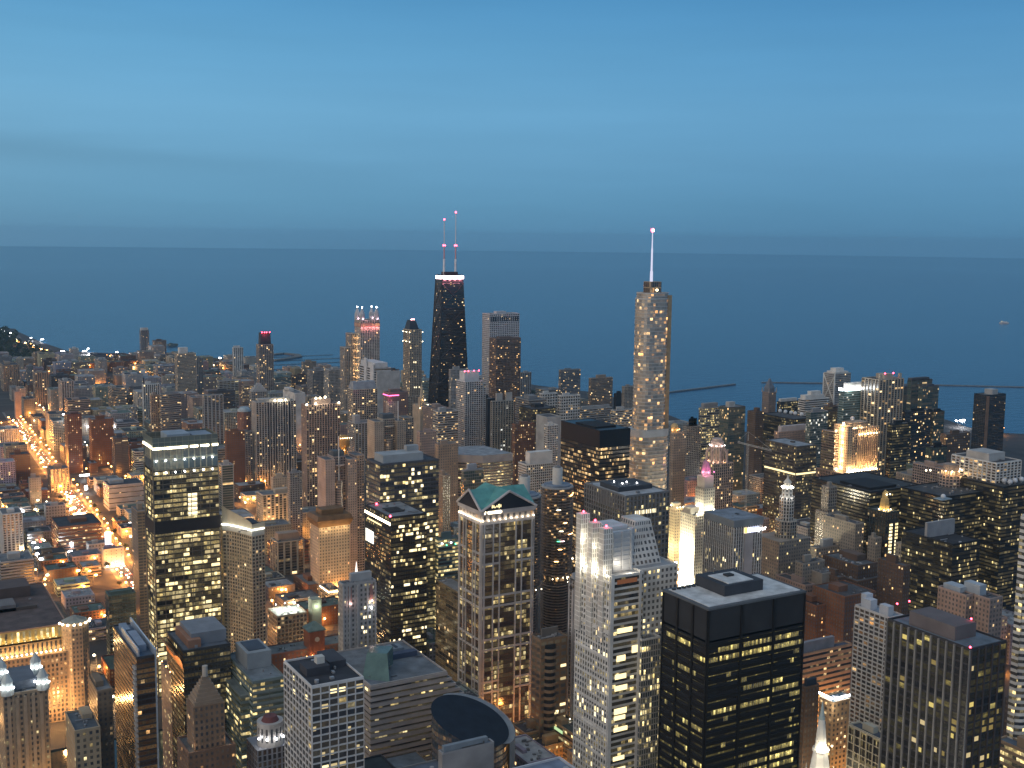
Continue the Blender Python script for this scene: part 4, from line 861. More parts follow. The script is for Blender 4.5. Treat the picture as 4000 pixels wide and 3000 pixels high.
r, bx, H = block((1421, 1527, 1667, 2024, 155, 60), TW, 'dark glass tower with lit roof strip and a white glare on its side', o_, 'curt', 'dark', lit=.20, cl=2.6, st=1.8, roofc=(.2, .22, .24), pent=[(.2, .3, .6, .6, 1.2)], beacon=[(.0, .02, 1.5), (.25, .9, 1.5)], bay=2.4, floor=4, relief=(.3, .4, 0, 0))
win(r, 'W', bx, 0, 60, H - 7, H - 4.6, E_CREAM, 'light_strip', d=.6); win(r, 'W', bx, 6, 40, H - 12, H - 10.5, E_YEL, 'light_strip', d=.6)
win(r, 'W', bx, 1, 20, H - 34, H - 22, emit('lit_hall', (1, .97, .85), 3.0), 'window'); light(r, (bx[0] - 6, bx[3] - 10, H - 30), 2500, (1, .95, .8), 2)
for k in range(55):
    zz = 4 * wr.choice((9, 11, 20, 22, 28, 30, 31, 33, 34, 35, 36, 36, 5)) + .8; u = wr.randrange(0, 20) / 20 * (bx[2] - bx[0]); win(r, 'S', bx, u + .3, min(u + 2.2 + wr.randrange(0, 2) * 2.2, bx[2] - bx[0]), zz, zz + 2.4, wr.choice((E_YEL, E_WIN)), d=.5)
r, bx, H = block((1431, 1484, 1714, 1818, 190, 45), TW, 'broad glass tower with a large pale rooftop box and bright scattered offices', o_, 'curt', 'dgrey', lit=.30, cl=2.2, st=1.8, lc='yel', pent=[(.1, .2, .78, .85, 8), (.6, .6, .8, .8, 13)], pentc=(.34, .36, .37), bay=3, floor=4.3, w=.92, h=.66, gl='n', roofc=(.06, .07, .09), relief=(0, 0, .5, .3))
for k in range(50):
    zz = 4.3 * wr.randrange(22, 43) + .8; u = wr.randrange(0, 19) / 19 * (bx[2] - bx[0]); win(r, 'S', bx, u + .2, min(u + 3, bx[2] - bx[0] - .2), zz, zz + 2.8, wr.choice((E_YEL, E_WIN, E_WIN)), d=.45)
x0, y0, e, n, H = place(2752, 2868, 2978, 2040, 159, 45)
r = building(TW, 'white ribbed slab tower with a glowing sign under its roof edge', o_, x0, y0, e, n, H, 'pier', (.50, .49, .47), lit=.07, cl=1, relief=(1.0, .7, 0, 0), bay=2.8, w=.7, h=.9, lc='yel', pent=[(.55, .4, .62, .5, 2)], roofc=(.20, .23, .27), pentc=(.03, .03, .03))
bx = (x0, y0, x0 + e, y0 + n); mb = MB(); fbox(mb, 'S', bx, e * .37, e * .68, 0, H - 11, .9); mb.build('blank_panel', [WALL], r, (.42, .38, .36))
mb = MB(); mb.box(x0 - .9, y0 - .9, H - 5, x0 + e + .9, y0 + n, H + 1.4, 0, True); mb.build('roof_fascia', [WALL], r, (.24, .26, .27)); mb = MB(); mb.cap(rect(x0 + .5, y0 + .5, x0 + e - .5, y0 + n - .5), H + 1.5); mb.build('roof_deck', [ROOF], r, (.2, .23, .27))
sg = win(r, 'S', bx, e * .33, e * .86, H - 11.5, H - 6.2, emit('sign_back', (.70, .74, 1.0), 1.1), 'sign', d=1.4)
lettering(sg if False else r, 'Kemper', (x0 + e * .45, y0 - 1.7, H - 10.6), 5.6, emit('sign_letters', (1, 1, 1), 6), name='lettering')
mb = MB(); fbox(mb, 'S', bx, e * .34, e * .44, H - 11.2, H - 6.4, 1.7); mb.build('emblem', [emit('emblem_gold', (1, .72, .18), 1.6)], r)
for k in range(14): win(r, wr.choice('SW'), bx, *(lambda u: (u, u + 1.8))(wr.choice((1, 4, 25, 28, 31)) + .4), *(lambda z_: (z_, z_ + 2.4))(4 * wr.randrange(16, 34)), wr.choice((E_YEL, E_WIN)), d=.3)
r, bx, H = block((2990, 3113, 3190, 1747, 139, 62), TW, 'dark bronze tower with grey rooftop and two lit belts, right of the pinnacled stone tower', o_, 'curt', (.10, .09, .085), lit=.22, cl=2, relief=(.5, .4, .6, .2), bay=2.4, roofc=(.27, .30, .33), pent=[(.55, .45, .65, .55, 2)])
for f, L in (('S', bx[2] - bx[0]), ('W', bx[3] - bx[1])): win(r, f, bx, .5, L - .5, H - 38, H - 35.6, E_YEL, 'light_strip', d=.6)
# bottom gridded tower
x0, y0, e, n, H = place(1110, 1217, 1421, 2688, 162, 46)
r = building(TW, 'white gridded tower with deep dark window bays, at the bottom left of centre', o_, x0, y0, e, n, H, 'grid', (.56, .55, .54), bay=5.1, floor=4.0, w=.98, h=.98, lit=.03, lc='yel', st=.9, cl=.6, relief=(.6, .5, .85, .4), pent=[(.1, .35, .55, .6, 5), (.62, .5, .95, .95, 4)], roofc=(.035, .037, .045), pentc=(.05, .05, .06))
bx = (x0, y0, x0 + e, y0 + n); pent(r, x0 + e * .35, y0 + n * .45, x0 + e * .5, y0 + n * .55, H + 5, H + 9, (.5, .49, .45), 'plant_box')
for k in range(34):
    f = wr.choice('SSW'); L = e if f == 'S' else n; nb = round(L / 5.1); u = wr.randrange(nb) * L / nb; zz = 4.0 * wr.randrange(14, 40)
    win(r, f, bx, u + .6, u + wr.choice((2.4, 4.4)), zz + .7, zz + 3.3, wr.choice((E_YEL, E_YELD, E_YELD)))
# banded office with atrium roof behind it
a = atz(1448, 2684, 106); x0, y0 = a[0], a[1]; w_ = run(1745, a, 1, 0)
E1 = x0 + w_; FOOT.append((x0, y0, E1 + 8, y0 + 74, 106, 'banded'))
r = thing(OB, (x0 + 40, y0 + 30, 0), 'long banded office block with a terraced end and a cut glass atrium corner', 'office block')
BM = facade_mat('rib', lit=.10, cl=2, h=.56, lc='yel', gl='d')
for k in range(12):
    zb_, zt = (106 - 4.3 * (k + 1), 106 - 4.3 * k) if k < 11 else (0, 106 - 47.3)
    q = rect(x0, y0, E1 + 3.4 * k, y0 + 74); mb = MB(); mb.sides(q, zb_, zt, 3, 4.3); mb.build('facade', [BM], r, (.33, .29, .27))
    mb = MB(); mb.box(x0 - .6, y0 - .6, zt - 1.9, E1 + 3.4 * k + .4, y0 + 74, zt, 0, True)
    for j in range(11 if k == 11 else 0): mb.box(x0 - .6, y0 - .6, zt - 4.3 * (j + 1) - 1.9, E1 + 3.4 * k + .4, y0 + 74, zt - 4.3 * (j + 1), 0, True)
    mb.build('spandrel_band', [WALL], r, (.36, .32, .30))
    if k: mb = MB(); mb.box(E1 + 3.4 * (k - 1), y0 + 1, zt, E1 + 3.4 * k - .2, y0 + 73, zt + .06); mb.build('terrace', [ROOF], r, (.10, .105, .11))
roof(r, rect(x0, y0, E1, y0 + 74), 106, (.13, .15, .17), (.36, .33, .31))
mb = MB(); mb.tube((E1, y0 + 20, 107), (E1 + 36, y0 + 3, 60), .5, n=5); mb.tube((E1, y0 + 73, 107), (E1 + 36, y0 + 73, 60), .5, n=5); mb.build('stair_rail', [METAL], r, (.2, .22, .23))
mb = MB(); mb.face([(x0 - 1, y0 + 14, 104), (x0 + 14, y0 - 1, 104), (x0 + 22, y0 + 22, 119), (x0 + 10, y0 + 30, 119)]); mb.prism([(x0 + 10, y0 + 30), (x0 + 22, y0 + 22), (x0 + 32, y0 + 34), (x0 + 18, y0 + 42)], 106, 119); mb.build('atrium_roof', [surf('atrium_glass', (.10, .16, .14), .2)], r)
for k in range(3): win(r, 'W', (x0 - .7, y0, x0, y0 + 12 + 14 * k), 4, 9, 102 + 3 * k, 104 + 3 * k, E_YEL)
pent(r, x0 + 34, y0 + 40, E1 - 4, y0 + 46, 106.2, 110, (.05, .07, .12)); pent(r, x0 + 40, y0 + 55, E1 - 8, y0 + 66, 106.2, 108.4, (.16, .2, .24)); pent(r, x0 + 44, y0 + 57, E1 - 12, y0 + 64, 108.4, 109, (.04, .06, .09), 'louvre')
# dark tower of white piers at right
x0, y0, e, n, H = place(3468, 3794, 3932, 2542, 200, 58)
r = building(TW, 'dark tower striped by white vertical piers, filling the lower right corner', o_, x0, y0, e, n, H, 'grid', (.035, .034, .038), bay=5.2, floor=4.0, w=.98, h=.72, lit=.10, lc='olive', st=.8, cl=.6, gl='d', pent=[(.15, .25, .75, .8, 8)], pentc=(.14, .12, .12), roofc=(.14, .18, .22))
bx = (x0, y0, x0 + e, y0 + n); mb = MB(); nb = round(n / 5.2)
for k in range(nb + 1): fbox(mb, 'W', bx, max(0, k * n / nb - .5), min(n, k * n / nb + .5), 0, H + .5, 1.0)
nb = round(e / 5.2)
for k in range(nb + 1): fbox(mb, 'S', bx, max(0, k * e / nb - .45), min(e, k * e / nb + .45), 0, H + .5, .6, 1)
mb.build('pier_frame', [WALL, MATW((.06, .05, .05))], r, (.19, .185, .18))
for k in range(46):
    f = wr.choice('WWSS'); L = e if f == 'S' else n; nb = round(L / 5.2); u = wr.randrange(nb) * L / nb; zz = 4.0 * wr.randrange(22, 49); zz = zz if wr.random() < .7 else 4.0 * wr.choice((26, 33, 34, 42))
    win(r, f, bx, u + .8, u + wr.choice((2.6, 4.3)), zz + .8, zz + 3.4, wr.choice((E_OLV, E_OLV2, E_OLV2, E_YELD)))
for u, v, h in ((.02, .02, 1.5), (.55, .98, 9), (.2, .98, 9), (.72, .3, 9.2)): bulb(r, (x0 + e * u, y0 + n * v, H + h), .55, E_RED)
for u in (.25, .33): bulb(r, (x0 + e * u, y0 + n * .82, H + 1), .7, MATW((.7, .72, .75)), 'vent_dome')
# white gridded apartments beside it, and the floodlit block below
r, bx, H = block((3340, 3478, 3530, 2418, 168, 60), AP, 'white gridded apartment tower with three pale boxes on its roof', a_, 'grid', (.55, .54, .53), bay=4.4, floor=3.0, w=.8, h=.62, lit=.14, lc='oran', st=1.6, pent=[(.1, .6, .6, .85, 7), (.1, .1, .5, .35, 7), (.3, .8, .8, .95, 9)], pentc=(.50, .53, .58), roofc=(.27, .31, .36), relief=(.55, .5, .5, .25))
r, bx, H = block((3315, 3438, 3480, 2892, 98, 60), OB, 'cream office block with tall dark slots over white window panels, lower right', 'office block', 'grid', (.60, .54, .42), bay=5.2, floor=5.6, w=.86, h=.8, lit=.5, cl=.0, st=.5, lc='yel', relief=(.7, .6, .5, .4), roofc=(.09, .1, .12))
mb = MB()
for k in range(9): fbox(mb, 'W', bx, .8 + k * (bx[3] - bx[1]) / 9, (k + 1) * (bx[3] - bx[1]) / 9 - .4, H - 19, H - 1.5, .15)
mb.build('dark_slots', [METAL], r, (.02, .018, .02))
for k in range(4): light(r, (bx[0] - 16, bx[1] + 8 + 14 * k, H - 46), 9000, (1, .80, .50), 2)
# right-hand cluster
block((3128, 3146, 3200, 2690, 112, 40), OB, 'brown brick tower with a dark hipped roof, below the black courthouse tower', o_, 'punch', 'brown', lit=.03, pent=[(.2, .3, .9, .9, 5)], pentc=(.03, .04, .06))
r, bx, H = block((3100, 3124, 3327, 2562, 78, 55), OB, 'stepped tan office block with orange lit ribbon windows', 'office block', 'rib', (.42, .27, .17), lit=.32, cl=1.2, lc='warm', floor=4.6, h=.4, relief=(0, 0, 2.4, .3), pent=[(.05, .35, .7, .85, 9)], pentc=(.24, .24, .26), roofc=(.08, .09, .12))
for k in range(4): light(r, (bx[0] + 8 + 11 * k, bx[1] - 14, H - 48), 8000, (1, .50, .16), 2)
r, bx, H = block((3200, 3254, 3344, 2750, 92, 34), OB, 'tan masonry block with two glowing light bars meeting at its roof corner', 'office block', 'punch', (.40, .28, .17), lit=.28, lc='warm', bay=4, pent=[], roofc=(.13, .18, .2))
x0, y0, x1, y1 = bx
for p, q_ in (((x0 + 1.5, y0 + 20, H + 2.6), (x0 + 1.5, y0 + 3, H + 2.6)), ((x0 + 3, y0 + 1.5, H + 2.6), (x0 + 18, y0 + 1.5, H + 2.6))):
    mb = MB(); mb.tube(p, q_, .7, n=8); mb.build('light_bar', [E_WHITE], r)
light(r, (x0 - 3, y0 - 3, H - 2), 2200, (1, .85, .6), 1.5); light(r, (x0 + 8, y0 - 16, 40), 12000, (1, .5, .15), 2)
# floodlit steeple
ax, ay, _ = atz(3214, 2738, 173)
r = thing('church_steeple', (ax, ay, 0), 'white floodlit gothic steeple at the bottom edge, right of the black courthouse tower', 'church'); FOOT.append((ax - 9, ay - 9, ax + 9, ay + 9, 150, 'steeple'))
mb = MB()
for za_, zb_, ra, rb in ((60, 128, 9, 8), (128, 131, 8.6, 7), (131, 146, 6.2, 3.8), (146, 147.5, 4.6, 4.2), (147.5, 163, 3.3, 1.7)): mb.prism(circ(ax, ay, ra, 8, .5), za_, zb_, 0, circ(ax, ay, rb, 8, .5))
mb.build('spire', [WALL], r, (.62, .60, .54))
mb = MB(); mb.prism(circ(ax, ay, 1.6, 8), 163, 164.5); mb.prism(circ(ax, ay, 1.3, 8), 164.5, 173, 0, circ(ax, ay, .15, 8)); mb.build('finial', [WALL], r, (.35, .42, .40))
mb = MB()
for k in range(8):
    t = math.pi * k / 4 + .39; mb.tube((ax + 7.5 * math.cos(t), ay + 7.5 * math.sin(t), 128), (ax + 7.5 * math.cos(t), ay + 7.5 * math.sin(t), 137), .7, .08, n=6)
mb.build('pinnacles_ring', [WALL], r, (.6, .58, .5))
for zz, rr, pw in ((134, 9.5, 3500), (148.5, 5.8, 2500), (120, 13, 9000)):
    for t in (-2.6, -1.6, -.6): flood(r, (ax + rr * math.cos(t), ay + rr * math.sin(t), zz), pw, (1, .88, .66), .5, E_CREAM)
# edge towers at far right
x0, y0, _ = atD(4030, 2030, 800)
building(TW, 'white banded tower with a rounded corner, cut by the right edge', o_, x0, y0, 40, 11, atD(4010, 2030, 800)[2], 'rib', 'white', floor=4.2, h=.5, lit=.16, polyf=lambda x, y, e, n: rrect(x, y, x + e, y + n, 8), lc='yel')
block((3893, 4090, 4130, 2975, 92, 60), OB, 'tan block with lit bands cut by the bottom right corner', 'office block', 'rib', (.33, .24, .16), lit=.5, cl=1.5, lc='yel', floor=4.5, roofc=(.10, .13, .17))
block((3925, 4010, 4100, 2760, 88, 40), LB, 'low dark roofed block at the right edge', 'low building', 'punch', 'dgrey', lit=.03, roofc=(.06, .08, .10), pent=[(.1, .4, .5, .8, 7)], pentc=(.2, .24, .27))

# ------------------------------------------------------------------ skyline towers near the lake
D_ = 2490; x0, y0 = atD(1409, 1250, D_)[:2]; H = atD(1409, 1252, D_)[2]; e = run(1483, (x0, y0, H), 1, 0); n = 34
r, bx = core('skyscraper', 'cream tower crowned by four pointed lanterns with white tips', 'skyscraper', x0, y0, e, n, H, 'stripe', (.60, .56, .50), bay=4, lit=.06, lc='oran')
mb = MB(); mb.sides(rect(x0 - .4, y0 - .4, x0 + e + .4, y0 + n + .4), H - 14, H - 6, 3, 8); mb.build('lit_arcade', [facade_mat('punch', lit=1, cl=0, lc='oran', st=1.1, w=.4, h=.8)], r, (.45, .25, .23))
for k in range(5): light(r, (x0 + 4 + k * e / 5, y0 - 4, H - 16), 2500, (1, .3, .3), 1.5)
for u, v in ((.1, .12), (.86, .12), (.1, .88), (.86, .88)):
    X, Y = x0 + e * u + .5, y0 + n * v; mb = MB(); mb.prism(circ(X, Y, 6.2, 8), H, H + 13); mb.prism(circ(X, Y, 6.0, 8), H + 13, H + 27, 0, circ(X, Y, .5, 8)); mb.build('lantern', [surf('lantern_glass', (.42, .42, .45), .3)], r)
    bulb(r, (X, Y, H + 27), 1.5, E_WHITE, 'lantern_tip'); light(r, (X, Y - 7, H + 3), 1500, (1, .6, .65), 1)
for k in range(9): flood(r, (x0 - 2.5, y0 + n * .6, H - 150 + 14 * k), 1500, (1, .55, .22), .4, E_ORAN)
for xa, xb, y, lab in ((1365, 1385, 1305, 'upper'), (1342, 1366, 1360, 'lower')):
    p = atD(xa + 6, y, D_ + 20); mb = MB(); w_ = run(xb + 8, p, 1, 0); mb.sides(rect(p[0], p[1], p[0] + w_, p[1] + 30), 0, p[2], 4, 3.2); mb.build('wing', [facade_mat('stripe', lit=.06)], r, (.40, .37, .33)); roof(r, rect(p[0], p[1], p[0] + w_, p[1] + 30), p[2], (.3, .3, .3), (.4, .38, .34))

D_ = 2215; x0, y0, H = atD(1601, 1290, D_); e = run(1648, (x0, y0, H), 1, 0); n = 30
r, bx = core('skyscraper', 'slender stone tower under a dark steep mansard roof with red lamps', 'skyscraper', x0, y0, e, n, H, 'stripe', (.40, .34, .26), bay=3.4, lit=.08)
mb = MB(); mb.prism(rect(x0 + 1, y0 + 3, x0 + e - 4, y0 + n - 3), H, H + 18, 0, rect(x0 + 4, y0 + 9, x0 + e - 9, y0 + n - 9)); mb.build('mansard_roof', [surf('slate', (.03, .035, .045), .5)], r)
for u in (.25, .5, .72): bulb(r, (x0 + 4 + (e - 13) * u, y0 + 9, H + 19.5), 1.0, emit('beacon_bright', (1, .45, .45), 14))
for p in ((0, 0), (1, 0), (0, 1), (0, .5)):
    for zz in (H - 4, H - 22): flood(r, (x0 - 1 + p[0] * (e + 2), y0 - 1 + p[1] * n, zz), 500, (1, .85, .5), .8, E_CREAM)
for u, zz in ((.3, H - 62), (.45, H - 62), (.35, H - 110), (.5, H - 110), (.75, H - 110)): win(r, 'S', bx, e * u, e * u + 2, zz, zz + 2.6, E_WIN, d=.3)
for (w_, hz) in ((6, H - 125), (-4, H - 150)):
    mb = MB(); mb.sides(rect(x0 - abs(w_), y0 - 3, x0 + e + 5, y0 + n), 0, hz, 3.4, 3.2); mb.build('wing', [facade_mat('stripe', lit=.06)], r, (.38, .33, .26)); roof(r, rect(x0 - abs(w_), y0 - 3, x0 + e + 5, y0 + n), hz, (.3, .3, .3), (.4, .35, .28)); break

def P(xl, xn, xr, yn, hd, nmax=70): return place(xl, xn, xr, yn, hd, nmax)
x0, y0, e, n, H = P(1885, 1914, 2029, 1228, 2400, 40)
r = building('skyscraper', 'white marble tower of fine square windows right of the tapered black tower', 'skyscraper', x0, y0, e, n, H, 'grid', (.52, .52, .54), bay=4.4, floor=3.9, w=.66, h=.62, lit=.04, pent=[(.3, .3, .62, .7, 5)], relief=(1.3, .6, 1.0, .4))
mb = MB()
for k in range(13): fbox(mb, 'S', (x0, y0, x0 + e, y0 + n), 1.5 + k * (e - 2) / 13, 1.5 + k * (e - 2) / 13 + 2.6, H - 15, H - 5, .75)
mb.build('top_slots', [METAL], r, (.03, .035, .045))
x0, y0, e, n, H = P(1912, 1939, 2035, 1324, 2220, 32)
building(TW, 'brown granite tower in front of the white marble tower, two floors lit', o_, x0, y0, e, n, H, 'grid', (.17, .12, .10), bay=3.2, lit=.10, cl=1.6, lc='oran', gl='br', beacon=[], pent=[(.2, .3, .7, .7, 3)])
x0, y0, e, n, H = P(1783, 1817, 1886, 1493, 1900, 32)
r = building(AP, 'white gridded tower with a blank rooftop box and red corner lamps', a_, x0, y0, e, n, H, 'grid', (.56, .56, .56), bay=4.2, floor=3.3, w=.8, h=.74, lit=.05, lc='oran', pent=[(.1, .25, .9, .85, 16)], pentc=(.56, .57, .58), relief=(.9, .5, .6, .35), beacon=[(.1, .25, 17), (.3, .25, 17), (.62, .25, 17), (.9, .25, 17)])
mb = MB(); mb.sides(rect(x0 + e, y0 + 4, x0 + e + 8, y0 + n), 0, H - 5, 4, 3.3); mb.build('wing', [facade_mat('grid', lit=.03)], r, (.52, .52, .52)); roof(r, rect(x0 + e, y0 + 4, x0 + e + 8, y0 + n), H - 5, (.2, .2, .2), (.5, .5, .5))
x0, y0, e, n, H = P(1917, 1924, 2007, 1570, 1850, 30)
building(AP, 'grey stone tower with two square caps and ribbed walls', a_, x0, y0, e, n, H, 'stripe', (.34, .32, .28), bay=5, lit=.06, lc='white', pent=[(.2, .2, .48, .7, 13), (.66, .2, .94, .7, 13)], pentc=(.4, .38, .35), relief=(.9, .7, 0, 0))
x0, y0, e, n, H = P(1359, 1462, 1527, 1440, 2350, 75)
r = building(OB, 'white twin ribbon tower of stacked dark balconies and blank white walls', 'hotel', x0, y0, e, n, H, 'rib', (.55, .55, .55), floor=5, h=.58, lit=.02, pent=[(.05, .0, .8, .95, 11)], pentc=(.58, .59, .6), relief=(0, 0, 1.4, .6))
bx = (x0, y0, x0 + e, y0 + n); mb = MB(); fbox(mb, 'W', bx, n * .36, n * .52, 0, H + 18, 2.2); fbox(mb, 'W', bx, n * .78, n, 0, H + 8, 2.2); mb.build('blank_wall', [WALL], r, (.6, .6, .6))
mb = MB(); mb.box(x0 + e * .1, y0 - 5, 0, x0 + e + 18, y0 - .5, H - 6); mb.build('east_slab', [facade_mat('punch', lit=.02, bay=4)], r, (.48, .48, .47))
x0, y0, e, n, H = P(1359, 1379, 1474, 1524, 2000, 40)
r = building(AP, 'cream apartment tower with a grey lead mansard roof', a_, x0, y0, e, n, H, 'grid', (.45, .40, .33), bay=4.2, lit=.14, lc='warm', pent=[], relief=(.8, .4, .5, .3))
mb = MB(); mb.prism(rect(x0 + .5, y0 + .5, x0 + e - .5, y0 + n - .5), H + 1.1, H + 13, 0, rect(x0 + 2.5, y0 + 5, x0 + e - 2.5, y0 + n - 5)); mb.build('mansard_roof', [surf('lead', (.27, .29, .31), .6)], r)
x0, y0, e, n, H = P(1497, 1519, 1594, 1536, 1950, 36)
r = building(TW, 'brown and cream tower outlined by a pink neon line, with a white mast', 'hotel', x0, y0, e, n, H, 'punch', (.26, .18, .16), lit=.08, pent=[(.2, .4, .7, .8, 5)])
for f, L in (('S', e * .52), ('W', n)): win(r, f, (x0, y0, x0 + e, y0 + n), 0, L, H - 5, H - 3.4, E_NEON, 'neon_line', d=.5)
mb = MB(); mb.sides(rect(x0 - 1, y0 - 1, x0 + e * .5, y0 + 10), 0, H - 14, 3.2, 3.2); mb.build('corner_bay', [facade_mat('punch', lit=.1)], r, (.46, .40, .35)); light(r, (x0 - 4, y0 - 6, H - 8), 3000, (1, .2, .4), 1)
# lit church
ax, ay, az_ = atD(1647, 1553, 2150)
r = thing('church', (ax, ay, 0), 'stone church tower and thin steeple lit orange beside the slender mansard tower', 'church'); FOOT.append((ax - 8, ay - 8, ax + 20, ay + 30, az_, 'lit church'))
mb = MB(); mb.prism(circ(ax, ay, 4, 8), az_, az_ + 28, 0, circ(ax, ay, .3, 8)); mb.build('steeple', [WALL], r, (.5, .42, .3))
mb = MB(); mb.prism(rect(ax - 5, ay - 5, ax + 5, ay + 5), 0, az_); mb.prism(rect(ax - 4, ay + 5, ax + 26, ay + 30), 0, az_ - 15); mb.build('tower', [WALL], r, (.45, .36, .26))
for q in ((-7, -8, az_ - 18), (2, -9, az_ - 3), (12, -2, az_ - 14)): flood(r, (ax + q[0], ay + q[1], q[2]), 5000, (1, .62, .25), .8, E_CREAM)

# ------------------------------------------------------------------ left of centre
x0, y0, e, n, H = P(1000, 1012, 1068, 1348, 2750, 36)
r = building(AP, 'stone tower with a dark flaring crown dotted by red lamps', a_, x0, y0, e, n, H, 'stripe', (.37, .33, .30), bay=4.5, lit=.08, pent=[])
mb = MB(); c8 = lambda rr: [(x0 + e / 2 + (px - x0 - e / 2) * rr, y0 + n / 2 + (py - y0 - n / 2) * rr) for px, py in rect(x0, y0, x0 + e, y0 + n)]
mb.prism(c8(.72), H, H + 6); mb.prism(c8(.72), H + 6, H + 28, 0, c8(.66)); mb.build('crown', [surf('crown_dark', (.05, .045, .05), .5)], r)
for u in (.1, .38, .6, .92): q = c8(.66); bulb(r, (q[0][0] + (q[1][0] - q[0][0]) * u, q[0][1] - 1, H + 28.5), 1.3, E_RED)
light(r, (x0 + e / 2, y0 - 6, H + 24), 4000, (1, .1, .15), 2)
x0, y0, e, n, H = P(972, 984, 1046, 1532, 2350, 40)
r = building(OB, 'grey tower with a stepped pyramid top, left of the blank white wall', o_, x0, y0, e, n, H, 'grid', (.36, .36, .34), lit=.08, pent=[], bay=3.6)
mb = MB()
for k in range(4): a = 2.5 + 5 * k; mb.box(x0 + a * e / 48, y0 + a * n / 48, H + 4 * k + (.01 if k else 0), x0 + e - a * e / 48, y0 + n - a * n / 48, H + 4 * k + 4)
mb.build('stepped_top', [WALL], r, (.42, .42, .41))
x0, y0, e, n, H = P(984, 1000, 1156, 1574, 1950, 36)
r = building(AP, 'wide pale apartment tower of white ribs with four bright lamps on its roof', a_, x0, y0, e, n, H, 'stripe', (.43, .42, .40), bay=4.6, lit=.10, relief=(1.2, .8, 0, 0), pent=[(.1, .3, .9, .8, 5)])
for u in (.47, .58, .63, .74): bulb(r, (x0 + e * u, y0 + .5, H + 2), 1.7, E_CREAM, 'lamp'); light(r, (x0 + e * u, y0 - 3, H + 2), 1500, (1, .85, .6), 1)
mb = MB()
for u in (.30, .44, .70, .80): fbox(mb, 'S', (x0, y0, x0 + e, y0 + n), e * u, e * u + 4.6, 0, H - .4, .15)
mb.build('recess_strip', [METAL], r, (.03, .03, .036))
x0, y0, e, n, H = P(1178, 1196, 1328, 1584, 1750, 38)
r = building(AP, 'pinkish tan apartment tower with flood lamps along its stepped roof', a_, x0, y0, e, n, H, 'stripe', (.38, .30, .26), bay=4.0, lit=.14, relief=(1.0, .7, 0, 0), pent=[(.25, .2, .75, .8, 8)])
for u, zz in ((.02, 1), (.28, 1.5), (.33, 9), (.45, 9), (.60, 10), (.97, 1)): bulb(r, (x0 + e * u, y0 + (.3 if zz < 5 else 6), H + zz), 1.7, E_CREAM, 'lamp'); light(r, (x0 + e * u, y0 - 3, H + 2), 1200, (1, .8, .55), 1)
ax, ay, az_ = atD(953, 1606, 2100)
r = thing(AP, (ax, ay, 0), 'round red brick tower under a pale blue dome', a_); FOOT.append((ax - 13, ay - 13, ax + 13, ay + 13, az_, 'domed'))
mb = MB(); mb.sides(circ(ax, ay, 12, 20), 0, az_, 3.3, 3.4); mb.build('facade', [facade_mat('punch', lit=.1)], r, (.24, .12, .09))
mb = MB()
for k in range(5): a, b = R(18 * k), R(18 * (k + 1)); mb.prism(circ(ax, ay, 11.5 * math.cos(a), 20), az_ + 8.5 * math.sin(a), az_ + 8.5 * math.sin(b), 0, circ(ax, ay, max(.2, 11.5 * math.cos(b)), 20))
mb.build('dome', [surf('dome_blue', (.34, .42, .46), .6)], r)
# cream hotel's brown crown
h = [o for o in col.objects if o.get('label', '').startswith('cream hotel shaft')][0]
f = [q for q in FOOT if q[5].startswith('cream hotel shaft')][0]; x0, y0, x1, y1, H = f[:5]
mb = MB(); mb.prism(rect(x0 - .5, y0 - .5, x1 + .5, y1 + .5), H, H + 8, 0, rect(x0 - 3.5, y0 - 3.5, x1 + 3.5, y1 + 3.5)); mb.prism(rect(x0 - 3, y0 - 3, x1 + 3, y1 + 3), H + 8.02, H + 13, 0, rect(x0 - 1, y0 - 1, x1 + 1, y1 + 1)); mb.prism(rect(x0 + 5, y0 + 5, x1 - 6, y1 - 6), H + 13, H + 19)
mb.build('flared_crown', [surf('crown_brown', (.17, .10, .045), .6)], h)
for k in range(4): light(h, (x0 + (x1 - x0) * (k + .5) / 4, y0 - 5, H - 3), 1500, (1, .6, .25), 1)
# two like towers of three pale slabs
def twin(label, xl, xr, y, D, c, lamp):
    x0, y0, H = atD(xl, y, D); W_ = run(xr, (x0, y0, H), 1, 0); FOOT.append((x0, y0 - 4, x0 + W_, y0 + 26, H, label))
    r = thing(AP, (x0 + W_ / 2, y0 + 10, 0), label, a_, 'pair of apartment towers built of pale slabs')
    for (a, b, dy, dz, st, cc) in ((0, .24, 0, 0, 'blank', c), (.24, .54, 5, 2, 'grid', tuple(q * .9 for q in c)), (.54, .76, -3, -1, 'punch', c), (.76, 1, 3, 2, 'grid', tuple(q * .8 for q in c))):
        q = rect(x0 + W_ * a, y0 + dy, x0 + W_ * b, y0 + 26); mb = MB(); mb.sides(q, 0, H + dz, 3.2, 3.1); mb.build('slab', [facade_mat(st, lit=.10, lc='oran') if st != 'blank' else facade_mat('punch', lit=.02, w=.25)], r, cc); roof(r, q, H + dz, (.12, .13, .14), cc)
    X, Y = x0 + W_ * .38, y0 + 5; mb = MB(); mb.sides(circ(X, Y, W_ * .10, 16), 0, H - 26, 2.4, 3.1); mb.cap(circ(X, Y, W_ * .10, 16), H - 26); mb.build('round_bay', [facade_mat('balc', lit=.1, lc='oran')], r, c)
    mb = MB(); mb.prism(circ(X, Y, W_ * .13, 16), H - 8, H - 6.5); mb.build('canopy', [WALL], r, c)
    X = x0 + W_ * lamp; mb = MB(); mb.tube((X, y0 + 2, H - 30 if lamp < .5 else H), (X, y0 + 2, H + 28), .8, .5, n=6); mb.build('white_mast', [METAL], r, (.72, .72, .72))
    pent(r, x0 + W_ * .26, y0 + 8, x0 + W_ * .54, y0 + 22, H + 2, H + 9, (.1, .11, .12))
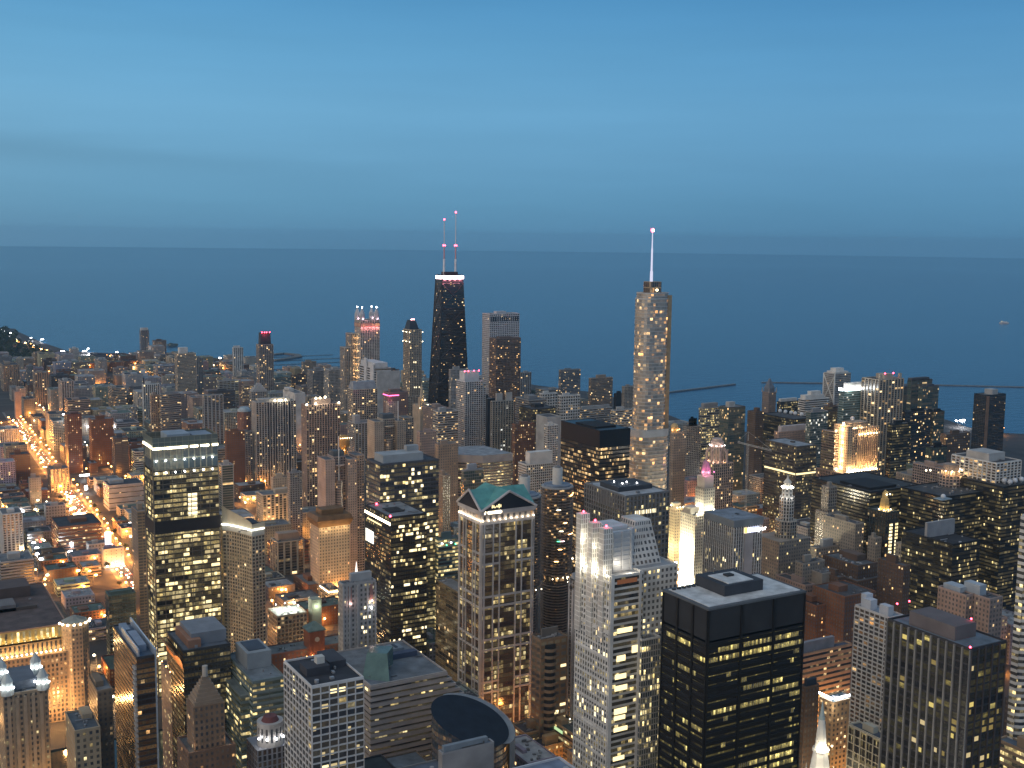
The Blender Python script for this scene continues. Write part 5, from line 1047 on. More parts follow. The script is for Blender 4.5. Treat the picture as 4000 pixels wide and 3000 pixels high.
twin('tan tower of pale slabs and a round bay, farther twin', 1463, 1619, 1650, 1650, (.42, .36, .29), .60)
twin('pinkish tower of pale slabs with a round bay and white mast, nearer twin', 1271, 1426, 1800, 1400, (.42, .33, .29), .35)
# curved-top hotel
x0, y0, H = atD(984, 2082, 1050); e = run(1038, (x0, y0, H), 1, 0); n = 40
r = thing(AP, (x0 + 10, y0 + 20, 0), 'tan curved apartment tower under a sweeping parapet lit by a white line', a_); FOOT.append((x0 - 18, y0, x0 + e, y0 + 40, H, 'curved parapet tower'))
arc = [(x0 - 17 + 17 * math.sin(t) , y0 + 34 - 34 * (1 - math.cos(t)) * 0 - 34 * (math.sin(t) ** 1.6)) for t in [math.pi / 2 * k / 8 for k in range(9)]]
q = arc + [(x0 + e, y0 + 3), (x0 + e, y0 + 40), (x0 - 17, y0 + 40)]
mb = MB(); mb.sides(q, 0, H, 3.0, 3.3); mb.build('facade', [facade_mat('grid', lit=.06, w=.6, h=.62)], r, (.40, .34, .25))
zs_ = [H + 20 - 12.5 * (k / 8) ** .7 for k in range(9)] + [H + 8.5]
mb = MB(); pts = arc + [(x0 + e, y0 + 3)]
for k in range(9): mb.face([(*pts[k], H + 4), (*pts[k + 1], H + 4), (*pts[k + 1], zs_[k + 1]), (*pts[k], zs_[k])]); mb.face([(pts[k + 1][0] + .6, pts[k + 1][1] + .7, H), (pts[k][0] + .6, pts[k][1] + .7, H), (pts[k][0] + .6, pts[k][1] + .7, zs_[k]), (pts[k + 1][0] + .6, pts[k + 1][1] + .7, zs_[k + 1])])
mb.build('curved_parapet', [WALL], r, (.44, .39, .29))
mb = MB()
for k in range(9): mb.tube((pts[k][0] - .6, pts[k][1] - .6, H + 2.6), (pts[k + 1][0] - .6, pts[k + 1][1] - .6, H + 2.6), .8, n=6)
mb.build('light_line', [emit('line_white', (1, 1, .88), 3.5)], r)
for k in range(0, 9, 2): light(r, (pts[k][0] - 4, pts[k][1] - 4, H + 4), 350, (1, .95, .75), 1)
mb = MB()
for k in range(9): mb.face([(pts[k][0] - .25, pts[k][1] - .25, H - 3), (pts[k + 1][0] - .25, pts[k + 1][1] - .25, H - 3), (pts[k + 1][0] - .25, pts[k + 1][1] - .25, H + 1.4), (pts[k][0] - .25, pts[k][1] - .25, H + 1.4)])
mb.build('pale_belt', [WALL], r, (.5, .49, .44))
roof(r, q, H, (.07, .08, .09), (.4, .36, .28)); pent(r, x0, y0 + 12, x0 + e - 3, y0 + 32, H, H + 6, (.05, .06, .08))
# pale art-deco slab with lit niches
x0, y0, e, n, H = P(1320, 1338, 1468, 2288, 870, 24)
r, bx = core(TW, 'narrow grey stone tower with pink lit niches near its top', o_, x0, y0, e, n, H, 'punch', (.34, .34, .34), bay=3.6, floor=3.8, lit=.10, lc='yel', cl=1.3)
pent(r, x0 + e * .3, y0 + 3, x0 + e * .92, y0 + n - 2, H + 1, H + 7, (.33, .34, .35))
for u in (.22, .86):
    mb = MB(); fbox(mb, 'S', bx, e * u - 1.3, e * u + 1.3, H - 14, H - 2, .35); mb.build('niche', [WALL], r, (.3, .17, .15)); flood(r, (x0 + e * u, y0 - 1.8, H - 14.5), 700, (1, .55, .42), .5, emit('niche_light', (1, .8, .85), 9))
flood(r, (x0 + e * .84, y0 - 2, H - 20), 600, (1, .97, .8), .8, E_WHITE)
mb = MB()
for u in (.0, .18, .42, .72, .96): fbox(mb, 'S', bx, e * u, e * u + e * .05, 0, H - 1, .7)
mb.build('piers', [WALL], r, (.36, .36, .36)) if False else mb.build('pier_frame', [WALL], r, (.36, .36, .36))
for u, k in ((.62, 22), (.7, 22), (.78, 22), (.62, 19), (.7, 19), (.36, 13), (.44, 13), (.78, 25), (.72, 28), (.86, 28), (.56, 20), (.64, 24)):
    win(r, 'S', bx, e * u, e * u + 1.5, H - 112 + 3.8 * k, H - 109.8 + 3.8 * k, E_WIN, d=.25)
# clock tower building
x0, y0 = 358, 985
r = thing('clock_tower', (x0 + 8, y0, 0), 'red brick clock tower with a green hipped roof, lit orange from below', 'clock tower'); FOOT.append((320, 985, 420, 1020, 40, 'clock tower'))
a = atz(1208, 2470, 44); X, Y = a[0], a[1]; w_ = run(1268, a, 1, 0)
r.location = (X + w_ / 2, Y, 0)
mb = MB(); mb.box(X, Y, 0, X + w_, Y + w_, 44)
for u in (.08, .30, .70, .92): mb.box(X + w_ * u - .8, Y - .5, 20, X + w_ * u + .8, Y - .02, 43.5)
mb.build('brick_shaft', [WALL], r, (.30, .11, .055))
mb = MB(); mb.prism(rect(X - 1.2, Y - 1.2, X + w_ + 1.2, Y + w_ + 1.2), 44, 45); mb.prism(rect(X - 1, Y - 1, X + w_ + 1, Y + w_ + 1), 45, 51, 0, rect(X + w_ * .4, Y + w_ * .4, X + w_ * .6, Y + w_ * .6)); mb.build('hipped_roof', [surf('roof_green', (.13, .20, .19), .7)], r)
mb = MB(); mb.tube((X + w_ / 2, Y - .3, 36), (X + w_ / 2, Y - .75, 36), 2.3, n=20); mb.build('clock_face', [WALL], r, (.5, .45, .36))
mb = MB(); mb.sides(rect(X - 42, Y + 2, X + 40, Y + 26), 0, 27, 4, 3.8); mb.build('facade', [facade_mat('punch', lit=.1)], r, (.22, .12, .08)); roof(r, rect(X - 42, Y + 2, X + 40, Y + 26), 27, (.15, .17, .18), (.25, .13, .09))
for u in (-.25, .12, .9): flood(r, (X + w_ * u, Y - 3.2, 22), 900, (1, .5, .2), .7, E_ORAN)
light(r, (X - 15, Y - 6, 20), 900, (1, .4, .2), 1)
# block with glowing roof terrace
x0, y0, e, n, H = P(1045, 1082, 1200, 2412, 42, 40)
r = building(LB, 'low tan block with a white floodlit rooftop terrace', 'low building', x0, y0, e, n, H, 'grid', (.42, .35, .26), bay=4, floor=4.4, lit=.06, pent=[], roofc=(.6, .6, .55))
for u in (.2, .5, .8):
    for v in (.3, .75): flood(r, (x0 + e * u, y0 + n * v, H + 6), 3200, (.95, 1, .82), .5, E_WHITE)
mb = MB(); mb.box(x0 + e + 4, y0 - 3, 0, x0 + e + 14, y0 + 8, H + 13); mb.build('stair_tower', [WALL], r, (.36, .38, .30))
light(r, (x0 + e + 9, y0 - 6, H + 6), 2000, (.9, 1, .75), 1)
# small white spire behind the grey tower
ax, ay, az_ = atD(1392, 2205, 1080)
r = thing('spire', (ax, ay, 0), 'little white floodlit needle spire between the cream hotel and the lit glass tower', 'spire')
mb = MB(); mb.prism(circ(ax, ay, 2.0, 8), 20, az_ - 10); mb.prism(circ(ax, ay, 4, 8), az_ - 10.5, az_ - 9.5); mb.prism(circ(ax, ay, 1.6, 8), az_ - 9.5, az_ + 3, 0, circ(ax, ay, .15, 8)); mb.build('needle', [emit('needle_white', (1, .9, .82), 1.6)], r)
mb = MB(); mb.prism(rect(ax - 12, ay - 4, ax + 12, ay + 18), 0, 20); mb.build('base_block', [WALL], r, (.3, .2, .12)); light(r, (ax, ay - 6, az_ - 12), 2500, (1, .85, .7), 1)
# orange lit courtyard tank
ax, ay, az_ = atD(1343, 1705, 1640)
r = thing('water_tank', (ax, ay, 0), 'rooftop tank lit deep orange between two apartment towers', 'tank')
mb = MB(); mb.prism(circ(ax, ay, 8, 16), az_ - 14, az_); mb.prism(circ(ax, ay, 8.4, 16), az_, az_ + 2, 0, circ(ax, ay, 3, 16)); mb.build('drum', [WALL], r, (.45, .25, .08))
mb = MB(); mb.prism(circ(ax, ay, 4.5, 12), 10, az_ - 14); mb.build('stem', [WALL], r, (.45, .28, .1))
for k, (dx, zz) in enumerate(((-8, az_ - 40), (-3, az_ - 18), (4, az_ - 36))): flood(r, (ax + dx, ay - 9, zz), 6000, (1, .5, .08), .8, E_ORAN)
mb = MB()
for k in range(6): mb.ball((ax - 8 + 3.2 * k, ay - 8.5, az_ - 1), .6)
mb.build('lamp_string', [E_CREAM], r)

# ------------------------------------------------------------------ floodlit and stone towers right of the silver tower
def floodrow(r, bx, f, off, zz, k, pw, c=(1, .86, .58), bulbs=True, rr=.7, span=(0, 1)):
    L = (bx[2] - bx[0]) if f == 'S' else (bx[3] - bx[1])
    for i in range(k):
        u = L * (span[0] + (span[1] - span[0]) * (i + .5) / k)
        p = (bx[0] + u, bx[1] - off, zz) if f == 'S' else (bx[0] - off, bx[3] - u, zz)
        if bulbs: flood(r, p, pw, c, rr, E_CREAM)
        else: light(r, p, pw, c, 1.5)
x0, y0, e, n, H = P(2660, 2716, 2756, 2018, 1330, 40)
r = building('terracotta_building', 'white terracotta building glaring in floodlight, with a slim clock tower behind', 'office building', x0, y0, e, n, H, 'punch', (.60, .58, .50), bay=3.2, floor=3.7, lit=.12, pent=[(.1, .4, .9, .9, 8)], pentc=(.6, .58, .5), relief=(.6, .4, .4, .3), roofc=(.2, .25, .25))
bx = (x0, y0, x0 + e, y0 + n); floodrow(r, bx, 'W', 19, 16, 6, 90000, bulbs=False); floodrow(r, bx, 'W', 15, 55, 5, 36000, bulbs=False); floodrow(r, bx, 'S', 12, 20, 3, 5000, bulbs=False)
floodrow(r, bx, 'S', 1.5, H + 3, 6, 1500, rr=.6); floodrow(r, bx, 'W', 1.2, H - 30, 0, 0)
cx, cy = atD(2752, 1990, 1370)[:2]; zt = atD(2752, 1882, 1370)[2]; zp = atD(2752, 1820, 1370)[2]
mb = MB(); mb.sides(rect(cx - 8, cy - 8, cx + 8, cy + 8), 0, zt - 6, 3, 3.7); mb.build('clock_tower', [facade_mat('punch', lit=.1)], r, (.6, .57, .48)); mb = MB(); mb.prism(rect(cx - 6.8, cy - 6.8, cx + 6.8, cy + 6.8), zt - 6, zt + 8); mb.prism(circ(cx, cy, 5.6, 8), zt + 8, zt + 14); mb.build('belfry', [WALL], r, (.6, .57, .48))
mb = MB(); mb.prism(circ(cx, cy, 5.4, 8), zt + 14, zt + 24, 0, circ(cx, cy, 3.2, 8)); mb.prism(circ(cx, cy, 3.2, 8), zt + 24, zp + 8, 0, circ(cx, cy, .4, 8)); mb.build('cupola', [surf('cupola_pink', (.55, .28, .40), .6)], r)
for q in ((-8, -4), (-3, -9), (5, -9)): flood(r, (cx + q[0], cy + q[1], zt + 13), 2200, (1, .22, .5), .5, emit('pink_flood', (1, .25, .6), 8))
for q in ((-15, -6, zt - 34, 60000, 2.6), (-9, -14, zt - 36, 40000, 2.0), (2, -14, zt - 30, 9000, 1.1), (-10, 2, zt - 28, 6000, 1.2)): flood(r, (cx + q[0], cy + q[1], q[2]), q[3], (1, .92, .68), q[4], emit('flood_bulb', (1, .95, .75), 14), 2)
x0, y0, e, n, H = P(2608, 2637, 2672, 1992, 1450, 40)
r = building('terracotta_building', 'yellow floodlit terracotta annex left of the glaring white building', 'office building', x0, y0, e, n, H, 'punch', (.52, .46, .32), bay=3.2, floor=3.7, lit=.1, pent=[(.2, .3, .9, .8, 7)], pentc=(.55, .5, .38), roofc=(.2, .22, .22))
bx = (x0, y0, x0 + e, y0 + n); floodrow(r, bx, 'W', 14, 30, 4, 9000, (1, .82, .40), False); floodrow(r, bx, 'S', 12, 30, 3, 5000, (1, .82, .38), False); floodrow(r, bx, 'S', 1.5, H + 3, 3, 1300, (1, .7, .4)); flood(r, (x0 - 1.5, y0 + n * .8, H + 8), 2600, (1, .6, .35), 1.2, E_CREAM); flood(r, (x0 - 1.5, y0 + n * .4, H + 5), 2600, (1, .7, .45), 1.0, E_CREAM)
# gothic crowned tower
D_ = 1600; cx, cy = atD(2796, 1900, D_)[:2]; Z = lambda y: atD(2796, y, D_)[2]
r = thing('gothic_tower', (cx, cy, 0), 'stone gothic tower with flying buttresses and a lantern crown lit pink and white', o_); FOOT.append((cx - 18, cy - 16, cx + 20, cy + 18, Z(1805), 'gothic crown tower'))
mb = MB(); mb.sides(rect(cx - 17, cy - 15, cx + 17, cy + 15), 0, Z(1805), 3.4, 3.7); mb.build('facade', [facade_mat('stripe', lit=.12, bay=3.4)], r, (.34, .28, .25)); roof(r, rect(cx - 17, cy - 15, cx + 17, cy + 15), Z(1805), (.1, .1, .1), (.34, .28, .25))
mb = MB(); mb.sides(circ(cx, cy, 10.5, 8, .5), Z(1805), Z(1740), 4, 12); mb.cap(circ(cx, cy, 10.5, 8, .5), Z(1740)); mb.build('octagon', [facade_mat('punch', lit=.0, w=.3, h=.7)], r, (.42, .33, .29))
mb = MB(); mb.prism(circ(cx, cy, 9.0, 8, .5), Z(1740), Z(1722)); mb.prism(circ(cx, cy, 7.0, 8, .5), Z(1722), Z(1712)); mb.build('lantern_crown', [WALL], r, (.5, .40, .36))
for k in range(8):
    t = math.pi * k / 4 + .39; a, b = (cx + 14.5 * math.cos(t), cy + 14.5 * math.sin(t)), (cx + 10.5 * math.cos(t), cy + 10.5 * math.sin(t))
    mb = MB(); mb.tube((*a, Z(1805)), (*a, Z(1756)), 1.8, 1.1, n=6); mb.tube((*a, Z(1768)), (*b, Z(1750)), .9, n=6); mb.build('flying_buttress', [WALL], r, (.44, .34, .30))
    if math.sin(t) < .3 or math.cos(t) < -.3: flood(r, (cx + 12.8 * math.cos(t), cy + 12.8 * math.sin(t), Z(1803)), 3500, (1, .62, .45), .5, E_ORAN)
for k in range(8): t = math.pi * k / 4; flood(r, (cx + 10 * math.cos(t), cy + 10 * math.sin(t), Z(1738)), 2500, (1, .75, .66), .75, emit('crown_bulb', (1, .86, .8), 9))
# floodlit ribbed tower
D_ = 1720; x0, y0, _ = atD(3345, 1840, D_); Z = lambda y: atD(3345, y, D_)[2]; e = run(3424, (x0, y0, 100), 1, 0)
r = thing('ribbed_tower', (x0 + e / 2, y0 + 12, 0), 'stepped stone ribbed tower blazing in orange and white floodlight', o_); FOOT.append((x0 - 30, y0 - 3, x0 + e + 4, y0 + 40, Z(1670), 'floodlit ribbed tower'))
mb = MB(); mb.sides(rect(x0 - 14, y0, x0 + e, y0 + 26), 0, Z(1676), 3.3, 3.7)
for k in range(11): mb.box(x0 + k * e / 10 - .6, y0 - .9, 0, x0 + k * e / 10 + .6, y0 + .2, Z(1668), 1, True)
mb.build('facade', [facade_mat('stripe', lit=.10, bay=3.3, w=.6), MATW((.5, .36, .24))], r, (.40, .29, .20)); roof(r, rect(x0 - 14, y0, x0 + e, y0 + 26), Z(1676), (.2, .2, .2), (.45, .34, .25))
mb = MB(); mb.sides(rect(x0 - 10, y0 + 5, x0 + e * .62, y0 + 22), Z(1676), Z(1652), 2, 9); mb.cap(rect(x0 - 10, y0 + 5, x0 + e * .62, y0 + 22), Z(1652)); mb.build('upper_tier', [facade_mat('stripe', lit=0, bay=2)], r, (.48, .36, .26))
mb = MB(); mb.sides(rect(x0 - 23, y0 - 3, x0 - 14, y0 + 24), 0, Z(1660), 4, 3.7); mb.cap(rect(x0 - 23, y0 - 3, x0 - 14, y0 + 24), Z(1660)); mb.build('west_shaft', [facade_mat('punch', lit=.03, w=.5)], r, (.55, .42, .28))
mb = MB(); mb.sides(rect(x0 - 31, y0 + 14, x0 - 23, y0 + 40), 0, Z(1688), 3, 3.7); mb.cap(rect(x0 - 31, y0 + 14, x0 - 23, y0 + 40), Z(1688)); mb.build('low_wing', [facade_mat('curt', lit=.1)], r, (.25, .2, .17))
mb = MB(); mb.sides(rect(x0 - 34, y0 - 8, x0 + e + 3, y0 + 44), 0, Z(1842), 3, 3.7); mb.build('podium', [facade_mat('stripe', lit=.1, bay=3)], r, (.30, .22, .17)); roof(r, rect(x0 - 34, y0 - 8, x0 + e + 3, y0 + 44), Z(1842), (.3, .28, .25), (.3, .22, .17))
mb = MB(); mb.ball((x0 + 2, y0 + 14, Z(1640)), 3.2, n=12); mb.build('radar_dome', [WALL], r, (.6, .62, .65))
for k in range(9): flood(r, (x0 - 12 + k * (e + 13) / 9, y0 - 4.4, Z(1840) + 1.5), 42000, (1, .58, .22), 1.3, emit('flood_warm', (1, .86, .6), 12))
for k in range(3): flood(r, (x0 - 21 + 4 * k, y0 - 6, Z(1840) + 1.5), 50000, (1, .72, .36), 1.4, emit('flood_warm2', (1, .9, .66), 12))
for k in range(7): flood(r, (x0 + 1 + k * e / 7, y0 - 1.8, Z(1696)), 16000, (1, .62, .28), .9, E_CREAM)
for k in range(5): flood(r, (x0 - 8 + k * e * .15, y0 + 3.4, Z(1674)), 14000, (1, .66, .32), .9, E_CREAM)
flood(r, (x0 - 27, y0 + 12, Z(1832)), 4000, (1, .8, .5), 1.8, E_CREAM); flood(r, (x0 - 27, y0 + 16, Z(1684)), 1500, (1, .8, .5), 1.3, E_CREAM); flood(r, (x0 - 19, y0 + 10, Z(1655)), 1200, (1, .8, .5), 1.7, E_CREAM)
for k in range(9): light(r, (x0 - 25.5, y0 + 8, Z(1840) + 9 * k + 6), 7000, (1, .6, .3), .8)
# tapering lantern tower
D_ = 1190; cx, cy = atD(3072, 2000, D_)[:2]; Z = lambda y: atD(3072, y, D_)[2]
r = thing('lantern_tower', (cx, cy, 0), 'tapering white octagonal tower topped by a brilliant lantern, right of the white ribbed slab', o_); FOOT.append((cx - 20, cy - 15, cx + 20, cy + 20, Z(2090), 'tapering lantern tower'))
for nm, a, b, w1, st, cc in (('base_shaft', 0, Z(2095), 0, 'punch', (.30, .26, .22)), ('stone_shaft', Z(2095), Z(2030), 11.5, 'stripe', (.38, .34, .29)), ('white_shaft', Z(2030), Z(1938), 7.6, 'stripe', (.55, .53, .50)), ('drum', Z(1938), Z(1906), 5.6, 'punch', (.6, .59, .55))):
    mb = MB(); q = rect(cx - 22, cy - 15, cx + 20, cy + 20) if w1 == 0 else circ(cx, cy, w1, 8, .5); mb.sides(q, a, b, 3.3, 3.7); mb.cap(q, b); mb.build(nm, [facade_mat(st, lit=.12 if w1 in (0, 11.5) else .02, bay=3, lc='yel')], r, cc)
mb = MB(); mb.prism(circ(cx, cy, 6.2, 8, .5), Z(1906), Z(1904)); mb.prism(circ(cx, cy, 3.6, 8, .5), Z(1904), Z(1884)); mb.prism(circ(cx, cy, 4.4, 8, .5), Z(1884), Z(1868), 0, circ(cx, cy, 1.2, 8, .5)); mb.prism(circ(cx, cy, 1.2, 8), Z(1868), Z(1852), 0, circ(cx, cy, .2, 8)); mb.build('lantern', [WALL], r, (.66, .63, .55))
for k in range(8): t = math.pi * k / 4; flood(r, (cx + 5.4 * math.cos(t), cy + 5.4 * math.sin(t), Z(1902)), 900, (1, .93, .74), .9, emit('lantern_bulb', (1, .96, .82), 10)); light(r, (cx + 9 * math.cos(t), cy + 9 * math.sin(t), Z(1940)), 500, (1, .95, .85), 1)
# dark lantern tower
x0, y0, _ = atD(3468, 2000, 1262); Z = lambda y: atD(3495, y, 1262)[2]; H = Z(2008); e = run(3526, (x0, y0, H), 1, 0) - 3; n = 26
r, bx = core(TW, 'dark green stone tower with lit window columns and a gilded glowing lantern', o_, x0 - 2, y0, e, n, H, 'stripe', (.035, .045, .04), bay=3.6, floor=3.6, lit=.05, gl='d')
for u, m_ in ((.28, 12), (.36, 26), (.44, 14), (.74, 30), (.86, 5)):
    for k in range(m_): win(r, 'S', bx, e * u, e * u + 1.5, H - 14 - 3.6 * k * 1.02, H - 11.6 - 3.6 * k * 1.02, wr.choice((E_WIN, E_YEL)), d=.3)
X, Y = x0 + e * .42, y0 + 12
mb = MB(); mb.prism(rect(X - 3.6, Y - 3.6, X + 3.6, Y + 3.6), H + 1, H + 13, 0, rect(X - 2.8, Y - 2.8, X + 2.8, Y + 2.8)); mb.prism(circ(X, Y, 2.7, 8), H + 13, H + 19); mb.prism(circ(X, Y, 2.3, 8), H + 19, H + 22, 0, circ(X, Y, .5, 8)); mb.build('lantern', [WALL], r, (.48, .34, .14))
for q in ((-5, -4), (0, -5.5), (5, -4), (-5.5, 2)): flood(r, (X + q[0], Y + q[1], H + 1.5), 1500, (1, .66, .26), .5, E_CREAM)
for q in (-2.4, 2.4): flood(r, (X + q, Y - 4.4, H + 18), 350, (1, .85, .6), .7, E_CREAM)
# onion dome hotel
x0, y0, e, n, H = P(2618, 2632, 2680, 1696, 1640, 26)
r = building('stone_tower', 'stone hotel tower with a small gilded dome lit orange, beside the silver tower', 'hotel', x0, y0, e, n, H, 'punch', (.33, .27, .22), lit=.05, pent=[])
X, Y = x0 + 8, y0 + 9; mb = MB(); mb.prism(circ(X, Y, 5, 12), H, H + 8)
for k in range(5): a, b = R(18 * k), R(18 * (k + 1)); mb.prism(circ(X, Y, 5.6 * math.cos(a), 12), H + 8 + 6 * math.sin(a), H + 8 + 6 * math.sin(b), 0, circ(X, Y, max(.2, 5.6 * math.cos(b)), 12))
mb.build('gilded_dome', [WALL], r, (.55, .40, .2))
for q in ((-6, -3), (0, -7), (6, -3)): flood(r, (X + q[0], Y + q[1], H + 5), 900, (1, .55, .2), .6, E_ORAN)
# pointed stone tower by the lake
x0, y0, e, n, H = P(2978, 3004, 3032, 1535, 2050, 26)
r = building('stone_tower', 'stone tower with a pointed roof and corner pinnacles against the lake', a_, x0, y0, e, n, H, 'punch', (.25, .20, .18), lit=.05, pent=[], tiers=[(1, 0)])
mb = MB(); mb.prism(rect(x0 + 2, y0 + 2, x0 + e - 2, y0 + n - 2), H, H + 8); mb.prism(rect(x0 + 2, y0 + 2, x0 + e - 2, y0 + n - 2), H + 8, H + 24, 0, rect(x0 + e / 2 - .8, y0 + n / 2 - .8, x0 + e / 2 + .8, y0 + n / 2 + .8)); mb.build('pointed_roof', [surf('slate_blue', (.14, .16, .19), .6)], r)
for u, v in ((0, 0), (1, 0), (0, 1)): mb = MB(); mb.prism(circ(x0 + e * u, y0 + n * v, 1.6, 6), H, H + 9, 0, circ(x0 + e * u, y0 + n * v, .2, 6)); mb.build('pinnacle', [WALL], r, (.35, .3, .27))
# lit rotunda
ax, ay, _ = atD(3713, 1840, 1400); Z = lambda y: atD(3713, y, 1400)[2]
r = thing('hotel_rotunda', (ax, ay, 0), 'stone hotel drum crowned by a glowing colonnade and small spires of light', 'hotel'); FOOT.append((ax - 22, ay - 12, ax + 22, ay + 30, Z(1850), 'lit rotunda'))
mb = MB(); mb.sides(circ(ax, ay, 13, 20), 0, Z(1852), 3.2, 3.5); mb.cap(circ(ax, ay, 13, 20), Z(1852)); mb.build('drum', [facade_mat('grid', lit=.12, bay=3.2)], r, (.38, .30, .26))
mb = MB(); mb.sides(circ(ax, ay, 10, 20), Z(1852), Z(1834), 2.2, 6); mb.cap(circ(ax, ay, 10, 20), Z(1834)); mb.build('colonnade', [facade_mat('punch', lit=1, cl=0, st=2.0, w=.55, h=.8)], r, (.5, .32, .2))
mb = MB(); mb.prism(circ(ax, ay, 8.4, 20), Z(1834), Z(1812)); mb.build('attic', [WALL], r, (.3, .24, .2))
for t in (-2.9, -2.3, -1.6, -.9, -.3): flood(r, (ax + 12 * math.cos(t), ay + 12 * math.sin(t), Z(1834)), 700, (1, .6, .25), .7, E_CREAM); light(r, (ax + 15 * math.cos(t), ay + 15 * math.sin(t), Z(1850)), 700, (1, .55, .2), 1)
for dx in (-27, -22, 18, 27, 33): flood(r, (ax + dx, ay + 3 + abs(dx) * .3, Z(1836)), 900, (1, .5, .18), .9, E_CREAM)
# domes standing on the black slabs
f = [q for q in FOOT if 'cluster of white radar' in q[5]][0]; rb = [o for o in col.objects if 'cluster of white radar' in o.get('label', '')][0]
for px_, py_ in ((3926, 1870), (3922, 1880), (3945, 1885), (3949, 1864), (3960, 1862), (3964, 1880), (3990, 1875)):
    a = atz(px_, py_ + 8, f[4]); mb = MB(); mb.ball((a[0], a[1], f[4] + 3.2), 2.9, n=14); mb.tube((a[0], a[1], f[4] + .2), (a[0], a[1], f[4] + 2), 1.2, n=8); mb.build('radar_dome', [WALL], rb, (.62, .66, .70), True)
f = [q for q in FOOT if 'one white dome' in q[5]][0]; rb = [o for o in col.objects if 'one white dome' in o.get('label', '')][0]
a = atz(3684, 1950, f[4]); mb = MB(); mb.ball((a[0], a[1], f[4] + 3.2), 2.6, n=14); mb.tube((a[0], a[1], f[4]), (a[0], a[1], f[4] + 2), 1.2, n=8); mb.build('radar_dome', [WALL], rb, (.62, .66, .70), True); mb = MB(); mb.box(a[0] - 8, a[1] - 5, f[4] + .1, a[0] + 8, a[1] + 6, f[4] + 1); mb.build('roof_pad', [ROOF], rb, (.25, .33, .38))
f = [q for q in FOOT if 'white domes on its roof edge' in q[5]][0]; rb = [o for o in col.objects if 'white domes on its roof edge' in o.get('label', '')][0]
for px_ in (3047, 3068, 3090, 3106, 3131): a = atz(px_, 1612 + (px_ - 3047) * .16, f[4]); mb = MB(); mb.ball((a[0], a[1], f[4] + 3), 3.4, n=12); mb.build('radar_dome', [WALL], rb, (.6, .64, .66), True)
# top light of the pale teal tower and lamps
f = [q for q in FOOT if q[5].startswith('pale teal')][0]; rb = [o for o in col.objects if o.get('label', '').startswith('pale teal')][0]
win(rb, 'S', f[:4], .5, (f[2] - f[0]) * .8, f[4] + 1.4, f[4] + 5, E_WHITE, 'light_strip', d=1); win(rb, 'S', f[:4], (f[2] - f[0]) * .98, (f[2] - f[0]) + 6, f[4] - 1, f[4] + 1.5, E_CREAM, 'light_strip', d=.5); win(rb, 'W', f[:4], 0, 9, f[4] + 1.4, f[4] + 5, E_WHITE, 'light_strip', d=1)
light(rb, (f[0] + 10, f[1] - 4, f[4] + 3), 5000, (.95, 1, .9), 2)
for k in range(7): win(rb, 'S', f[:4], (f[2] - f[0]) * .74, (f[2] - f[0]) * .74 + 2.4, f[4] - 68 - 5 * k, f[4] - 66 - 5 * k, E_WIN, d=1)
# crossed frame on the white tower
f = [q for q in FOOT if 'crossed frame' in q[5]][0]; rb = [o for o in col.objects if 'crossed frame' in o.get('label', '')][0]
x0, y0, x1, y1, H = f[:5]; mb = MB(); L = y1 - y0
for k in range(3):
    za_, zb_ = H - 2 - 48 * k, H - 50 - 48 * k
    for a, b in ((y0, y1), (y1, y0)): mb.tube((x0 - .6, a, za_), (x0 - .6, b, zb_), .9, n=4)
for yy in (y0, y1): mb.tube((x0 - .4, yy, 0), (x0 - .4, yy, H), 1.2, n=4)
mb.build('cross_frame', [WALL], rb, (.62, .62, .6))
# rust strip and crane
f = [q for q in FOOT if 'rust coloured corner' in q[5]][0]; rb = [o for o in col.objects if 'rust coloured corner' in o.get('label', '')][0]
mb = MB(); fbox(mb, 'S', f[:4], -.6, 7, 0, f[4] - 1, .5); mb.build('corner_strip', [WALL], rb, (.26, .15, .09))
ax, ay, az_ = atD(2922, 1726, 1500)
r = thing('tower_crane', (ax, ay, 0), 'tower crane with a long level jib over the dark blocks, seen against the lake gap', 'crane')
mb = MB()
for k in range(int(az_ / 4)):
    for q in ((-.9, -.9), (.9, -.9), (.9, .9), (-.9, .9)): mb.tube((ax + q[0], ay + q[1], 4 * k), (ax + q[0], ay + q[1], 4 * k + 4), .16, n=4)
    mb.tube((ax - .9, ay - .9, 4 * k), (ax + .9, ay - .9, 4 * k + 4), .12, n=4)
mb.build('mast', [METAL], r, (.5, .52, .5))
p0, p1 = atD(2882, 1714, 1490), atD(3015, 1728, 1440); mb = MB()
for dz in (0, 1.6): mb.tube((p0[0], p0[1], az_ + dz), (p1[0], p1[1], az_ + dz), .3, n=5)
for k in range(24):
    t = k / 24; t2 = (k + 1) / 24; L_ = lambda s, d: (p0[0] + (p1[0] - p0[0]) * s, p0[1] + (p1[1] - p0[1]) * s, az_ + d); mb.tube(L_(t, 0), L_(t2, 1.6), .15, n=4)
mb.build('jib', [METAL], r, (.5, .52, .5)); mb = MB(); mb.tube((ax, ay, az_ + 1.6), (ax, ay, az_ + 13), .5, .2, n=5); mb.tube((ax, ay, az_ + 13), (p1[0], p1[1], az_ + 1.6), .12, n=4); mb.tube((ax, ay, az_ + 13), (p0[0], p0[1], az_ + 1.6), .12, n=4); mb.build('apex', [METAL], r, (.5, .52, .5))
